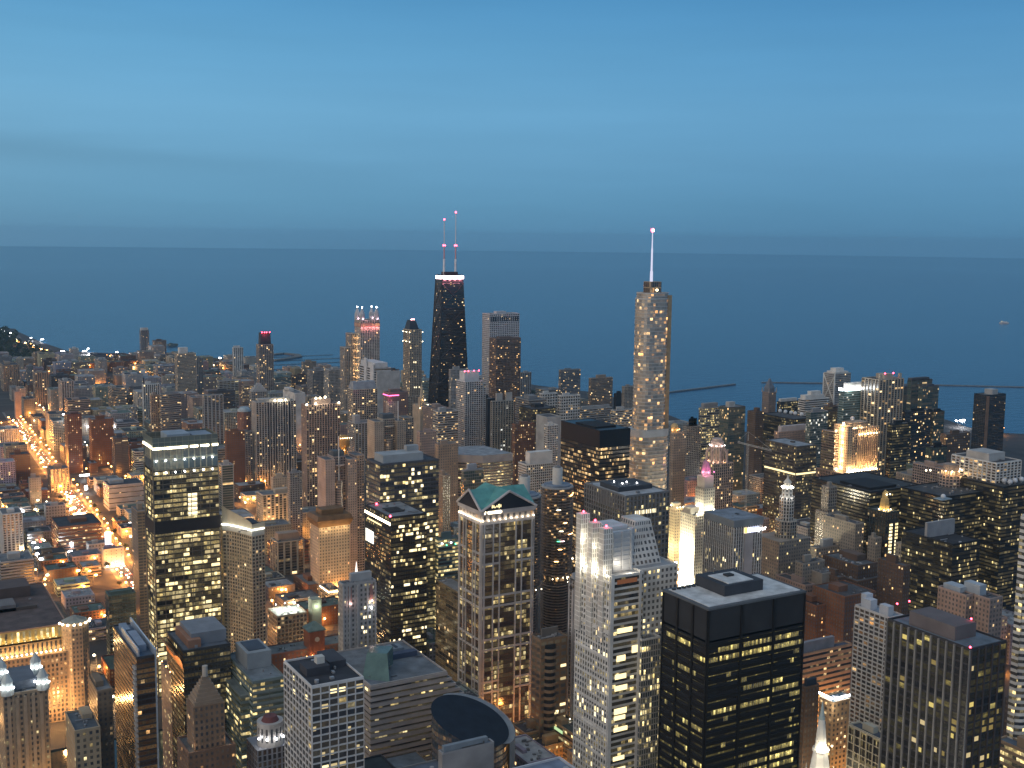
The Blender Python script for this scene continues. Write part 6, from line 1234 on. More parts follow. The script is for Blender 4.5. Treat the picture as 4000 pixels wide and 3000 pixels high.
# chevron office block
q = [atz(1746, 1774, 118)[:2], atz(1885, 1780, 118)[:2], atz(2004, 1770, 118)[:2], atz(1962, 1752, 118)[:2]]
q[3] = (q[2][0] - 8, q[2][1] + 70); q = [q[0], q[1], q[2], q[3], (q[0][0] + 5, q[0][1] + 50)]
cx = sum(p[0] for p in q) / 5; cy = sum(p[1] for p in q) / 5
r = thing(OB, (cx, cy, 0), 'wide tan office block bent like a chevron, with banded floors and a deep blank parapet', 'office block'); FOOT.append((min(p[0] for p in q), min(p[1] for p in q), max(p[0] for p in q), max(p[1] for p in q), 118, 'chevron'))
mb = MB(); mb.sides(q, 0, 108, 3, 4.0); mb.build('facade', [facade_mat('rib', lit=.14, cl=2, lc='yel', h=.5)], r, (.27, .22, .19)); mb = MB(); mb.prism(q, 108, 118); mb.build('parapet', [WALL], r, (.36, .33, .31)); mb = MB(); mb.cap(q, 118.1); mb.build('roof', [ROOF], r, (.26, .28, .30))
x0, y0, e, n, H = P(1801, 1812, 1888, 1842, 1270, 30)
building(OB, 'small glassy block with a pale rooftop box, in front of the chevron block', 'office block', x0, y0, e, n, H, 'glass', 'grey', lit=.10, pent=[(.25, .3, .7, .8, 7)], pentc=(.36, .38, .42))
block((1702, 1838, 1900, 2345, 92, 75), OB, 'black glass block with a tan frame, left of the green gabled tower', 'office block', 'curt', (.20, .16, .10), lit=.10, lc='warm', st=2, w=.8, h=.8, bay=3, gl='d', cl=.8, pent=[])
x0, y0, e, n, H = P(1700, 1712, 1800, 2110, 1150, 40)
r = building(LB, 'low block with bright blue green lit floors behind the black glass block', 'low building', x0, y0, e, n, H, 'rib', 'teal', lit=.7, cl=.6, lc='yel', h=.6, st=1.3)
for k in range(5): bulb(r, (x0 + 4 + 5 * k, y0 - .8, H - 4 - 2 * (k % 2)), .7, E_GRN if k % 2 else E_WHITE, 'lamp')

# ------------------------------------------------------------------ lower left
x0, y0, e, n, H = -70, 1018, run(341, (-70, 1018, 82), 1, 0), 150, 82
r = thing('market_hall', (x0 + e / 2, y0 + n / 2, 0), 'huge stone market building at lower left, its arcaded top floors glowing orange', 'market building'); FOOT.append((x0, y0, x0 + e, y0 + n, H, 'arcaded market hall'))
bx = (x0, y0, x0 + e, y0 + n)
mb = MB(); mb.sides(rect(x0, y0, x0 + e, y0 + n), 0, 60, 3.4, 3.9); mb.build('facade', [facade_mat('punch', lit=.16, cl=3, lc='oran', st=3.2, w=.48, h=.6)], r, (.36, .27, .19))
mb = MB(); q = rect(x0 + 1, y0 + 7, x0 + e - 12, y0 + n - 1); mb.sides(q, 60, 70, 3.6, 9); mb.build('lower_arcade', [facade_mat('punch', lit=0, w=.42, h=.8)], r, (.48, .34, .18))
mb = MB(); q = rect(x0 + 2, y0 + 12, x0 + e - 14, y0 + n - 2); mb.sides(q, 70, 80, 4.6, 9); mb.build('upper_arcade', [facade_mat('punch', lit=.75, cl=.2, w=.42, h=.8, lc='yel', st=1.8)], r, (.50, .38, .16)); roof(r, q, 80, (.10, .075, .07), (.3, .2, .15))
mb = MB(); mb.cap(rect(x0 + .1, y0 + .1, x0 + e - .1, y0 + n - .1), 60.1); mb.build('terrace', [ROOF], r, (.2, .15, .1))
for k in range(44): 
    X = x0 + 62 + k * (e - 76) / 44; bulb(r, (X, y0 + 4.2, 61.4), .75, E_CREAM, 'floodlight'); light(r, (X, y0 + 3.2, 62), 900, (1, .55, .2), .9, 'floodlight_glow')
for k in range(34): 
    X = x0 + 62 + k * (e - 76) / 34; bulb(r, (X, y0 + 10, 71.2), .55, E_YEL, 'floodlight'); light(r, (X, y0 + 9.4, 71.5), 600, (1, .66, .2), .9, 'floodlight_glow')
ax, ay = x0 + e - 9, y0 + 8
mb = MB(); mb.sides(circ(ax, ay, 11.5, 8, .5), 0, 84, 3, 3.9); mb.build('corner_turret', [facade_mat('punch', lit=.10, lc='oran')], r, (.36, .28, .2)); mb = MB(); mb.prism(circ(ax, ay, 11, 8, .5), 84, 88, 0, circ(ax, ay, 2, 8, .5)); mb.build('turret_roof', [ROOF], r, (.26, .28, .26))
for k in range(8): t = -math.pi * (k + .2) / 7.5; flood(r, (ax + 12.4 * math.cos(t), ay + 12.4 * math.sin(t), 83.5), 500, (1, .75, .4), 1.0, E_CREAM)
for k in range(4): mb = MB(); mb.box(x0 + 60 + 38 * k, y0 + 60 + 10 * (k % 2), 80, x0 + 82 + 38 * k, y0 + 82 + 10 * (k % 2), 84 + k % 2 * 2); mb.build('roof_hut', [WALL], r, (.16, .15, .15))
pent(r, x0 + 40, y0 + 70, x0 + e - 30, y0 + 74, 80, 83, (.10, .08, .07)); pent(r, x0 + 20, y0 + 110, x0 + e - 30, y0 + 140, 80, 90, (.10, .075, .07))
bulb(r, (x0 + e - 12, y0 + n - 3, 84), 1.2, E_ORAN, 'lamp'); 
for k in range(6): light(r, (x0 + 70 + 30 * k, y0 - 20, 18), 40000, (1, .5, .16), 2)
# four lantern tower
D4 = atz(168, 2690, 104); x0 = atz(30, 2715, 104)[0]; y0 = D4[1]; e = D4[0] - x0; n = 32
r, bx = core(TW, 'tan stone tower with four lit corner lanterns round a blue grey roof', o_, x0 - 3, y0 - 2, e + 6, n + 4, 104, 'punch', (.30, .24, .17), bay=3, floor=3.8, lit=.14, cl=1.4, lc='yel', roofc=(.13, .17, .21))
pent(r, x0 + 4, y0 + 3, x0 + e - 4, y0 + n, 105, 111, (.13, .15, .18))
for u, v in ((0, 0), (1, 0), (0, 1), (1, 1)):
    X, Y = x0 + e * u, y0 + n * v; zz = 104
    mb = MB(); mb.prism(circ(X, Y, 4.4, 8, .5), zz, zz + 5); mb.prism(circ(X, Y, 3.6, 8, .5), zz + 5, zz + 9); mb.prism(circ(X, Y, 4.0, 8, .5), zz + 9, zz + 15, 0, circ(X, Y, .6, 8, .5)); mb.build('lantern', [WALL], r, (.50, .54, .52))
    for t in (-2.4, -1.57, -.8, 2.9): flood(r, (X + 4.9 * math.cos(t), Y + 4.9 * math.sin(t), zz + 5.6), 330, (.86, 1, .93), .75, E_WHITE)
mb = MB()
for u in (.08, .26, .44, .62, .80): fbox(mb, 'S', bx, (e + 6) * u, (e + 6) * u + 2.2, 0, 102, .6)
mb.build('pier_frame', [WALL], r, (.32, .26, .19))
flood(r, atz(166, 2865, 70), 900, (1, .98, .9), .8, E_WHITE)
for k in range(4): light(r, (x0 + 8 + 16 * k, y0 - 16, 18), 30000, (1, .55, .2), 2)
# tan blocks beside it
block((255, 292, 392, 2862, 92, 40), OB, 'tan block with a plain dark flat roof at the lower left', 'office block', 'punch', (.38, .30, .20), lit=.10, lc='yel', bay=4.4, floor=4.2, pent=[(.5, .5, .9, .9, 4)], roofc=(.08, .10, .12))
block((345, 380, 440, 2705, 104, 34), OB, 'narrow tan block with a grey rooftop, left of the dark finned tower', 'office block', 'punch', (.22, .17, .12), lit=.05, pent=[(.1, .3, .6, .9, 4)], roofc=(.18, .20, .22), bay=4)
# dark finned tower
x0, y0, e, n, H = P(428, 533, 607, 2575, 132, 75)
r, bx = core(TW, 'dark glass tower with a bright steel edge and blue lit roof fins', o_, x0, y0, e, n, H, 'curt', (.045, .045, .05), lit=.04, cl=1, lc='oran', bay=2.4, floor=3.6, w=.96, h=.7, roofc=(.10, .14, .20))
mb = MB(); mb.box(x0 + e - .5, y0 - .7, 0, x0 + e + .5, y0 + .2, H + 5); mb.box(x0 + e - .5, y0 + .2, H, x0 + e + .5, y0 + n, H + 5); mb.build('steel_edge', [METAL], r, (.45, .52, .60))
mb = MB(); mb.box(x0 + e * .12, y0 + 1, H, x0 + e * .12 + .8, y0 + n * .7, H + 6); mb.build('roof_fin', [METAL], r, (.40, .45, .52))
pent(r, x0 + e * .3, y0 + 12, x0 + e * .75, y0 + n * .6, H + .2, H + 5, (.25, .30, .38)); pent(r, x0 + e * .2, y0 + n * .68, x0 + e * .6, y0 + n * .9, H + .2, H + 4, (.22, .28, .36))
mb = MB()
for k in range(30): mb.box(x0 - 1.4, y0 + .3, 3.6 * k + 20, x0 + .1, y0 + 7, 3.6 * k + 21.6, 0, True)
mb.build('balcony_stack', [WALL], r, (.40, .38, .36))
for k in range(5): light(r, (x0 - 12, y0 + 10 + 10 * k, 14), 900, (1, .6, .25), 2)
# dark glass block with copper lit end
x0, y0, e, n, H = P(652, 716, 900, 2548, 118, 50)
r, bx = core(OB, 'dark glass block with a curved copper lit end, behind the brown stepped spire', 'office block', x0, y0, e, n, H, 'curt', (.05, .05, .05), lit=.20, cl=1.6, lc='yel', roofc=(.12, .14, .17), bay=2.6)
mb = MB()
for k in range(8): a, b = R(11 * k), R(11 * (k + 1)); mb.face([(x0 - .5 - 6 * (1 - math.cos(a)), y0, H - 13 + 13 * math.sin(a) * .9), (x0 - .5 - 6 * (1 - math.cos(b)), y0, H - 13 + 13 * math.sin(b) * .9), (x0 - .5 - 6 * (1 - math.cos(b)), y0 + n, H - 13 + 13 * math.sin(b) * .9), (x0 - .5 - 6 * (1 - math.cos(a)), y0 + n, H - 13 + 13 * math.sin(a) * .9)][::-1])
mb.build('copper_vault', [surf('copper', (.45, .19, .07), .35, .6)], r)
for k in range(4): flood(r, (x0 - 8, y0 + 6 + 12 * k, H - 15), 1500, (1, .42, .12), .5, E_ORAN)
pent(r, x0 + e * .25, y0 + 10, x0 + e, y0 + n - 4, H + .2, H + 9, (.20, .22, .25)); pent(r, x0 + 5, y0 + 5, x0 + 14, y0 + n - 5, H + .2, H + 6, (.3, .16, .1))
# brown stepped spire tower
a = atz(800, 2600, 150); cx, cy = a[0], a[1]
r = thing('stepped_tower', (cx, cy, 0), 'brown art deco tower stepping up to a small pale stone cap', o_); FOOT.append((cx - 16, cy - 14, cx + 16, cy + 16, 150, 'brown stepped spire'))
zz = 128
mb = MB(); mb.sides(rect(cx - 9.5, cy - 8, cx + 9.5, cy + 9), 100, zz, 3, 3.8); mb.cap(rect(cx - 9.5, cy - 8, cx + 9.5, cy + 9), zz); mb.build('shaft', [facade_mat('punch', lit=.07)], r, (.26, .17, .11))
mb = MB(); mb.sides(rect(cx - 14, cy - 11, cx + 15, cy + 16), 0, 100, 3.2, 3.8); mb.build('facade', [facade_mat('punch', lit=.05, lc='oran')], r, (.20, .12, .075)); roof(r, rect(cx - 14, cy - 11, cx + 15, cy + 16), 100, (.1, .1, .1), (.2, .12, .08))
mb = MB()
for k in range(7): a_i = 1.0 + 1.05 * k; mb.box(cx - 9.5 + a_i, cy - 8 + a_i, zz + 2.2 * k, cx + 9.5 - a_i, cy + 9 - a_i, zz + 2.2 * k + 2.2)
mb.build('stepped_crown', [WALL], r, (.28, .21, .15)); mb = MB(); mb.prism(circ(cx, cy, 1.7, 8), zz + 15.4, zz + 22); mb.build('cap', [WALL], r, (.42, .38, .33))
for q in ((-11, -9), (11, -9)): light(r, (cx + q[0], cy + q[1], 104), 250, (1, .7, .4), 1)
block((628, 668, 700, 2640, 88, 50), OB, 'grey slab with a sloping pale west wall, beside the copper ended block', 'office block', 'punch', (.30, .24, .22), lit=.25, lc='yel', bay=2.6, roofc=(.12, .11, .11))
# stepped teal building
x0, y0, e, n, H = P(884, 987, 1112, 2668, 104, 70)
r, bx = core(OB, 'teal glass office block of stepped floors with a big louvred rooftop box', 'office block', x0, y0, e, n, H, 'rib', (.17, .22, .22), lit=.26, cl=1.6, lc='yel', floor=4.2, h=.55, gl='g', roofc=(.18, .21, .23))
mb = MB()
for k in range(24):
    for f, L in (('S', e), ('W', n)): fbox(mb, f, bx, .1, L - .1, 4.2 * k - .8, 4.2 * k + .8, .5)
mb.build('spandrel_bands', [WALL], r, (.20, .25, .25)); pent(r, x0 + e * .18, y0 + n * .4, x0 + e * .95, y0 + n * .85, H + .2, H + 12, (.27, .30, .32)); pent(r, x0 + e * .3, y0 + n * .48, x0 + e * .85, y0 + n * .8, H + 12.01, H + 12.6, (.05, .07, .10), 'louvre')
mb = MB(); mb.sides(rect(x0 - 6, y0 + 8, x0, y0 + n - 10), 0, H - 12, 3, 4.2); mb.build('stepped_bay', [facade_mat('rib', lit=.3, cl=1.4, lc='yel', gl='g')], r, (.16, .21, .21)); roof(r, rect(x0 - 6, y0 + 8, x0, y0 + n - 10), H - 12, (.15, .18, .18), (.2, .24, .24))
# drum topped stone tower
a = atz(1055, 2800, 112); cx, cy = a[0], a[1]
r = thing('stone_tower', (cx, cy, 0), 'grey stone tower with a white lit round drum and a thin mast', o_); FOOT.append((cx - 13, cy - 9, cx + 12, cy + 16, 112, 'lit drum tower'))
mb = MB(); mb.sides(rect(cx - 11, cy - 8, cx + 11, cy + 14), 0, 95, 3, 3.8); mb.cap(rect(cx - 11, cy - 8, cx + 11, cy + 14), 95); mb.build('facade', [facade_mat('stripe', lit=.03, bay=3, lc='oran')], r, (.24, .25, .28))
mb = MB(); mb.sides(circ(cx, cy, 8.2, 16), 95, 110, 2.6, 14); mb.cap(circ(cx, cy, 8.2, 16), 110); mb.build('drum', [facade_mat('punch', lit=0, w=.4, h=.6)], r, (.50, .48, .46)); mb = MB(); mb.prism(circ(cx, cy, 5.5, 16), 110, 113, 0, circ(cx, cy, 4, 16)); mb.build('cap', [WALL], r, (.16, .06, .06)); mb = MB(); mb.tube((cx, cy, 113), (cx, cy, 131), .18, .08, n=5); mb.build('mast', [METAL], r, (.12, .12, .12))
for t in (-2.7, -2.1, -1.5, -.9): flood(r, (cx + 9.6 * math.cos(t), cy + 9.6 * math.sin(t), 101), 500, (1, .92, .84), .7, E_WHITE)

# ------------------------------------------------------------------ round glass drum with sliced roof
a = atz(1836, 2815, 92); cx, cy = a[0], a[1]; Rr = 25.5; sl = math.tan(R(21)); dirx, diry = .55, -.835    # roof slopes down to the south
FOOT.append((cx - 32, cy - 30, cx + 34, cy + 34, 95, 'round glass drum'))
r = thing('round_hall', (cx, cy, 0), 'round glass drum of a government hall, sliced by a tilted dark blue roof disc', 'government hall')
def topz(x, y, o=0): return 92 - sl * ((x - cx) * dirx + (y - cy) * diry) + o
q = circ(cx, cy, Rr, 48); mb = MB(); n_ = 48
for i in range(n_):
    p, s = q[i], q[(i + 1) % n_]; mb.face([(*p, 20), (*s, 20), (*s, topz(*s)), (*p, topz(*p))], 0, [(i * 1.4, 0), (i * 1.4 + 1.4, 0), (i * 1.4 + 1.4, (topz(*s) - 20) / 3.9), (i * 1.4, (topz(*p) - 20) / 3.9)])
mb.build('drum_glass', [facade_mat('curt', lit=.10, cl=1.5, lc='oran', st=1.5, w=.9, h=.75, gl='b')], r, (.06, .07, .08))
mb = MB(); o2 = circ(cx, cy, Rr + .6, 48); mb.face([(*p, topz(*p, .5)) for p in o2]); mb.build('roof_disc', [surf('roof_blue', (.010, .016, .028), .65, var=.3, spec=.25)], r)
mb = MB(); o3 = circ(cx + 5, cy + 3, Rr + 2, 48)
for i in range(n_):
    t = 2 * math.pi * i / n_
    if -1.1 < (t if t < math.pi else t - 2 * math.pi) < 1.9:
        p, s, pi_, si_ = o3[i], o3[(i + 1) % n_], q[i], q[(i + 1) % n_]
        mb.face([(*p, 20), (*s, 20), (*s, topz(*s, -1)), (*p, topz(*p, -1))]); mb.face([(*p, topz(*p, -1)), (*s, topz(*s, -1)), (*si_, topz(*si_, -.6)), (*pi_, topz(*pi_, -.6))])
mb.build('rim_wall', [WALL], r, (.21, .24, .27))
x0, y0 = cx - 62, cy - 20
mb = MB(); mb.sides(rect(x0, y0 - 14, cx - 20, cy + 42), 0, 58, 3, 4.2); mb.build('west_wing', [facade_mat('glass', lit=.12, lc='oran', w=.9, h=.7)], r, (.18, .14, .09)); roof(r, rect(x0, y0 - 14, cx - 20, cy + 42), 58, (.12, .15, .18), (.16, .13, .1))
mb = MB(); mb.sides(circ(cx + 8, cy - 14, 34, 40), 0, 46, 2.6, 4.2); mb.build('glass_skirt', [facade_mat('glass', lit=.55, cl=.8, lc='green', st=.7, w=.9, h=.8)], r, (.14, .15, .10)); mb = MB(); mb.cap(circ(cx + 8, cy - 14, 34, 40), 46); mb.build('skirt_roof', [ROOF], r, (.10, .12, .13))
for k in range(5): light(r, (x0 - 10, y0 - 10 + 12 * k, 22), 16000, (1, .6, .2), 2)
# ------------------------------------------------------------------ blocks along the bottom edge
block((1712, 1728, 1930, 2950, 118, 40), OB, 'plain grey block at the bottom edge in front of the round glass drum', 'office block', 'blank', (.30, .30, .31), pent=[(.05, .3, .9, .8, 4)], pentc=(.2, .24, .28), roofc=(.16, .20, .25))
p = atz(2186, 2962, 150)
building(TW, 'grey roofed tower whose white edged corner peeks over the bottom edge', o_, p[0] - 46, p[1] - 50, 46, 50, 150, 'rib', (.45, .47, .5), pent=[], roofc=(.16, .20, .27))
p = atz(1490, 2952, 78)
building(OB, 'dark flat roofed block at the bottom edge below the white gridded tower', 'office block', p[0] - 42, p[1] - 40, 42, 40, 78, 'punch', 'dark', pent=[(.3, .3, .6, .6, 2)], roofc=(.025, .032, .034))
p = atz(1715, 2968, 70)
building(OB, 'low blue grey roof at the bottom edge between the drum and the dark flat roof', 'office block', p[0] - 34, p[1] - 40, 34, 40, 70, 'punch', 'grey', pent=[], roofc=(.12, .15, .20))
# gothic arched slab, curved bay tower, low roofs
x0, y0, e, n, H = P(2225, 2298, 2330, 2296, 150, 32)
r, bx = core(TW, 'slim grey tower with arched tops and twin gables, behind the pylon tower', o_, x0, y0, e, n, H, 'stripe', (.36, .36, .37), lit=.03, bay=4, relief=None) if False else core(TW, 'slim grey tower with arched tops and twin gables, behind the pylon tower', o_, x0, y0, e, n, H, 'stripe', (.34, .34, .35), lit=.03, bay=4)
mb = MB()
for u in (0, .2, .45, .62, .8, .96): fbox(mb, 'W', bx, n * u, n * u + 1.3, 0, H - (0 if u in (0, .96) else 7), .8)
mb.build('pier_frame', [WALL], r, (.40, .40, .41))
mb = MB()
for a_u, b_u in ((.0, .3), (.7, 1.0)):
    ya, yb = y0 + n * a_u, y0 + n * b_u; mb.face([(x0, yb, H), (x0, ya, H), (x0, (ya + yb) / 2, H + 6)]); mb.face([(x0 + e, ya, H), (x0 + e, yb, H), (x0 + e, (ya + yb) / 2, H + 6)]); mb.face([(x0, ya, H), (x0 + e, ya, H), (x0 + e, (ya + yb) / 2, H + 6), (x0, (ya + yb) / 2, H + 6)]); mb.face([(x0 + e, yb, H), (x0, yb, H), (x0, (ya + yb) / 2, H + 6), (x0 + e, (ya + yb) / 2, H + 6)])
mb.build('gable', [WALL], r, (.36, .37, .38))
for u in (.08, .86):
    mb = MB(); mb.tube((x0 - .3, y0 + n * u + 1, H - 6), (x0 - .9, y0 + n * u + 1, H - 6), 1.7, n=12); mb.build('arched_window', [METAL], r, (.03, .035, .05))
x0, y0, e, n, H = P(2078, 2112, 2216, 2505, 108, 40)
r, bx = core(TW, 'brown tower with a column of curved dark bays beside the green gabled tower', o_, x0, y0, e, n, H, 'balc', (.20, .14, .09), lit=.06, lc='yel', floor=5.2, bay=6, w=.7)
mb = MB()
for k in range(19): mb.prism(circ(x0 + e * .36, y0 + 1, 5.6, 16), 5.4 * k + 2, 5.4 * k + 4.2)
mb.build('curved_bay', [WALL], r, (.20, .15, .10)); mb = MB(); mb.prism(circ(x0 + e * .36, y0 + 1, 4.8, 16), 2, H - 4); mb.build('bay_glass', [METAL], r, (.02, .025, .03))
pent(r, x0 + e * .2, y0 + 6, x0 + e * .8, y0 + n * .6, H + .2, H + 7, (.14, .13, .12))
for k in range(6): win(r, 'S', bx, e * .78, e * .98, 5.2 * wr.randrange(6, 19) + 1, 5.2 * wr.randrange(6, 7) + 3, E_YELD, d=.2) if False else win(r, 'S', bx, e * .76, e * .97, (zz := 5.2 * wr.randrange(5, 19)) + 1.2, zz + 3.4, wr.choice((E_YEL, E_YELD)), d=.2)
r, bx, H = block((2135, 2240, 2305, 2872, 42, 55), LB, 'low block with a green lit roof terrace and a row of white lamps', 'low building', 'rib', (.32, .24, .14), lit=.2, lc='yel', pent=[(.1, .5, .5, .7, 4)], roofc=(.05, .065, .06))
for k in range(6): flood(r, (bx[0] + 6 + 4.6 * k, bx[3] - 14 - 3 * k, H + 2.5), 260, (1, .85, .6), .5, E_CREAM)
win(r, 'W', bx, 8, 24, H - 5, H - 2.5, emit('green_strip', (.7, 1, .5), .7), 'light_strip', d=.3); flood(r, (bx[0] + 10, bx[3] - 8, H + 3), 500, (.8, 1, .5), .4, E_CREAM)
block((2000, 2050, 2150, 2870, 36, 40), LB, 'low brown roofed block between the glass drum and the green lit terrace', 'low building', 'rib', (.24, .17, .10), lit=.25, lc='yel', roofc=(.06, .05, .05))
block((2070, 2110, 2270, 2925, 30, 30), LB, 'low dark roof with a tan wall edge near the bottom, left of the pylon tower', 'low building', 'punch', (.34, .24, .13), lit=.15, lc='yel', roofc=(.035, .035, .04))
block((2215, 2290, 2330, 2985, 40, 40), LB, 'low tan block with a string of windows at the foot of the pylon tower', 'low building', 'punch', (.34, .25, .17), lit=.3, lc='yel', roofc=(.14, .16, .2))
# cream floodlit party wall building
x0, y0, e, n, H = P(398, 404, 484, 2150, 1500, 26)
zb = 1.5
r = building('floodlit_building', 'cream end wall building dazzling in floodlight under a blue roof sign, by the avenue', 'low building', x0, y0, e, n, H, 'punch', (.62, .58, .44), lit=0, w=.18, h=.3, bay=5.5, floor=4, pent=[(.1, .3, .6, .9, 4)], pentc=(.1, .13, .25), roofc=(.08, .1, .2))
for k in range(4): flood(r, (x0 + e * (k + .5) / 4, y0 - 6, zb + 3), 8000, (1, .98, .82), 1.0, E_WHITE)
x0, y0, e, n, H = P(408, 410, 432, 2085, 1520, 10); r2 = thing('billboard', (x0, y0, 0), 'tall white lit billboard above the dazzling cream wall', 'billboard'); mb = MB(); mb.box(x0, y0, H - 14, x0 + 7, y0 + 1, H + 2); mb.build('panel', [emit('billboard', (.8, .88, 1), 2.6)], r2); mb = MB(); mb.box(x0 + 3, y0 + .2, 0, x0 + 4, y0 + .8, H - 14); mb.build('post', [METAL], r2, (.2, .2, .2))

# ------------------------------------------------------------------ terrain, lake, river, roads
def flat(name, pts, zz, mat, color=(.1, .1, .1)):
    mb = MB(); mb.face([(p[0], p[1], zz) for p in pts]); o = mb.build(name, mat, None, color); return struct(o)
LAKE = 36500
m = bpy.data.materials.new('lake_water'); m.use_nodes = True; t = m.node_tree; b = t.nodes['Principled BSDF']
b.inputs['Base Color'].default_value = (.008, .030, .062, 1); b.inputs['Roughness'].default_value = .18; b.inputs['IOR'].default_value = 1.33; b.inputs['Specular IOR Level'].default_value = .22
tc = t.nodes.new('ShaderNodeTexCoord'); n1 = t.nodes.new('ShaderNodeTexNoise'); n1.inputs['Scale'].default_value = .03; n1.inputs['Detail'].default_value = 9
mp = t.nodes.new('ShaderNodeMapping'); mp.inputs['Scale'].default_value = (.6, 1.8, 1); mp.inputs['Rotation'].default_value = (0, 0, .5); t.links.new(tc.outputs['Object'], mp.inputs[0]); t.links.new(mp.outputs[0], n1.inputs['Vector'])
bp = t.nodes.new('ShaderNodeBump'); bp.inputs['Strength'].default_value = 1; bp.inputs['Distance'].default_value = 2.2; t.links.new(n1.outputs[0], bp.inputs['Height']); t.links.new(bp.outputs[0], b.inputs['Normal'])
n2 = t.nodes.new('ShaderNodeTexNoise'); n2.inputs['Scale'].default_value = .0011; n2.inputs['Detail'].default_value = 8; mp2 = t.nodes.new('ShaderNodeMapping'); mp2.inputs['Scale'].default_value = (.35, 1.3, 1); mp2.inputs['Rotation'].default_value = (0, 0, .5); t.links.new(tc.outputs['Object'], mp2.inputs[0]); t.links.new(mp2.outputs[0], n2.inputs['Vector'])
t.links.new(RAMP(t, n2.outputs[0], [(.35, (.003, .034, .100)), (.65, (.008, .046, .120))]), b.inputs['Base Color'])
pts = [(LAKE * math.sin(R(a)), LAKE * math.cos(R(a))) for a in range(-40, 125, 3)]
flat('lake_water', ([(0, 0)] + pts)[::-1], -1.2, m)
G = lambda x, y: atz(x, y, 0)[:2]
shore = [G(-160, 1262), G(0, 1283), G(60, 1284), G(72, 1296), G(120, 1318), G(165, 1338), G(270, 1372), G(400, 1378), G(560, 1384), G(680, 1392), G(800, 1402), G(870, 1398), G(930, 1404), G(985, 1412), G(980, 1428), G(900, 1432), G(905, 1440), G(985, 1445), G(1060, 1448), G(1180, 1462), G(1300, 1474), G(1500, 1492), G(1700, 1500), G(1900, 1505), G(2050, 1498), G(2120, 1508), G(2300, 1530), G(2420, 1556), G(2560, 1600), G(2660, 1640), G(2800, 1676), G(2960, 1690), G(3100, 1650), G(3300, 1600), G(3420, 1596), G(3700, 1640), G(3780, 1668), G(3900, 1690), G(4100, 1700), G(4300, 1720)]
land = [(-9000, -200), (-9000, 9000), (shore[0][0] - 40, 9000)] + shore + [(3200, 1250), (3200, -200)]
GM = surf('ground_asphalt', (.055, .052, .05), .9, var=.4, scale=.02)
RY0, RY1 = 892, 962
def clip(poly, yc, keep_above):
    out = []
    for i in range(len(poly)):
        a, b2 = poly[i], poly[(i + 1) % len(poly)]; ia = (a[1] >= yc) == keep_above; ib = (b2[1] >= yc) == keep_above
        if ia: out.append(a)
        if ia != ib: s = (yc - a[1]) / (b2[1] - a[1]); out.append((a[0] + (b2[0] - a[0]) * s, yc))
    return out
for part, (yc, up) in (('north', (RY1, True)), ('south', (RY0, False))):
    pl = clip(land, yc, up); mb = MB(); mb.face([(p[0], p[1], 0) for p in pl][::-1]); 
    for i in range(len(pl)): j = (i + 1) % len(pl); mb.face([(*pl[i], 0), (*pl[j], 0), (*pl[j], -3), (*pl[i], -3)])
    struct(mb.build('ground', GM))
rv = surf('river_water', (.012, .03, .03), .08, var=.1); flat('river', rect(-9000, RY0, 2300, RY1), -1.0, rv)
RD = surf('road_asphalt', (.08, .076, .07), .8, var=.25, scale=.05); PV = surf('pavement', (.20, .19, .18), .9, var=.2, scale=.3); MK = surf('road_paint', (.7, .68, .6), .6)
AX0, AX1, AY0, AY1 = 282, 338, 1040, 2900
def ave_x(y): return 292 + (y - 1372) * (43 / 1398)
flat('road', [(ave_x(AY0) - 11, AY0), (ave_x(AY0) + 11, AY0), (ave_x(AY1) + 11, AY1), (ave_x(AY1) - 11, AY1)], .05, RD)
for s in (-1, 1):
    mb = MB(); x_ = lambda y, o: ave_x(y) + s * o
    A_, B_ = sorted((11, 16)); 
    q = [(x_(AY0, A_), AY0), (x_(AY0, B_), AY0), (x_(AY1, B_), AY1), (x_(AY1, A_), AY1)]
    q = q if s > 0 else q[::-1]
    mb.prism(q, 0, .15); struct(mb.build('pavement', PV))
for k in range(70):
    y = AY0 + 20 + 26 * k; flat('lane_marking', [(ave_x(y) - .2, y), (ave_x(y) + .2, y), (ave_x(y + 9) + .2, y + 9), (ave_x(y + 9) - .2, y + 9)], .1, MK)
NS = [-150, -30, 90, 190, 400, 520, 640, 760, 880, 1000, 1120, 1240, 1360]; EW = [1135 + 118 * k for k in range(24)]
for x in NS: flat('road', rect(x - 7, 975, x + 7, 3000 if x < 800 else 1900), .04, RD)
for y in EW: flat('road', rect(-300, y - 6, 300, y + 6), .03, RD); flat('road', rect(330, y - 6, 1500, y + 6), .03, RD)
# breakwaters, pier, beach, drive
ST_ = surf('breakwater_stone', (.17, .19, .20), .9)
def wall(pts, w_, name, label, cat, h=1.6, mat=ST_):
    mb = MB()
    for (a, b2) in zip(pts, pts[1:]):
        d = Vector((b2[0] - a[0], b2[1] - a[1])).normalized(); nx, ny = -d.y * w_ / 2, d.x * w_ / 2
        mb.prism([(a[0] - nx, a[1] - ny), (b2[0] - nx, b2[1] - ny), (b2[0] + nx, b2[1] + ny), (a[0] + nx, a[1] + ny)], -2, h)
    return tag(mb.build(name, [mat]), label, cat)
wall([G(2600, 1534), G(2870, 1501)], 9, 'breakwater', 'dark slanting breakwater right of the silver spired tower', 'breakwater', 1.8)
wall([G(2975, 1493), G(3500, 1500), G(4100, 1514)], 7, 'breakwater', 'long level dark breakwater across the lake at right', 'breakwater', 1.2)
wall([G(1060, 1386), G(1110, 1381), G(1160, 1386), G(1168, 1394), G(1110, 1403), G(1070, 1408)], 22, 'pier', 'hook shaped pier reaching into the lake right of the dark crowned tower', 'pier', 2.5, surf('pier_concrete', (.16, .16, .15), .9))
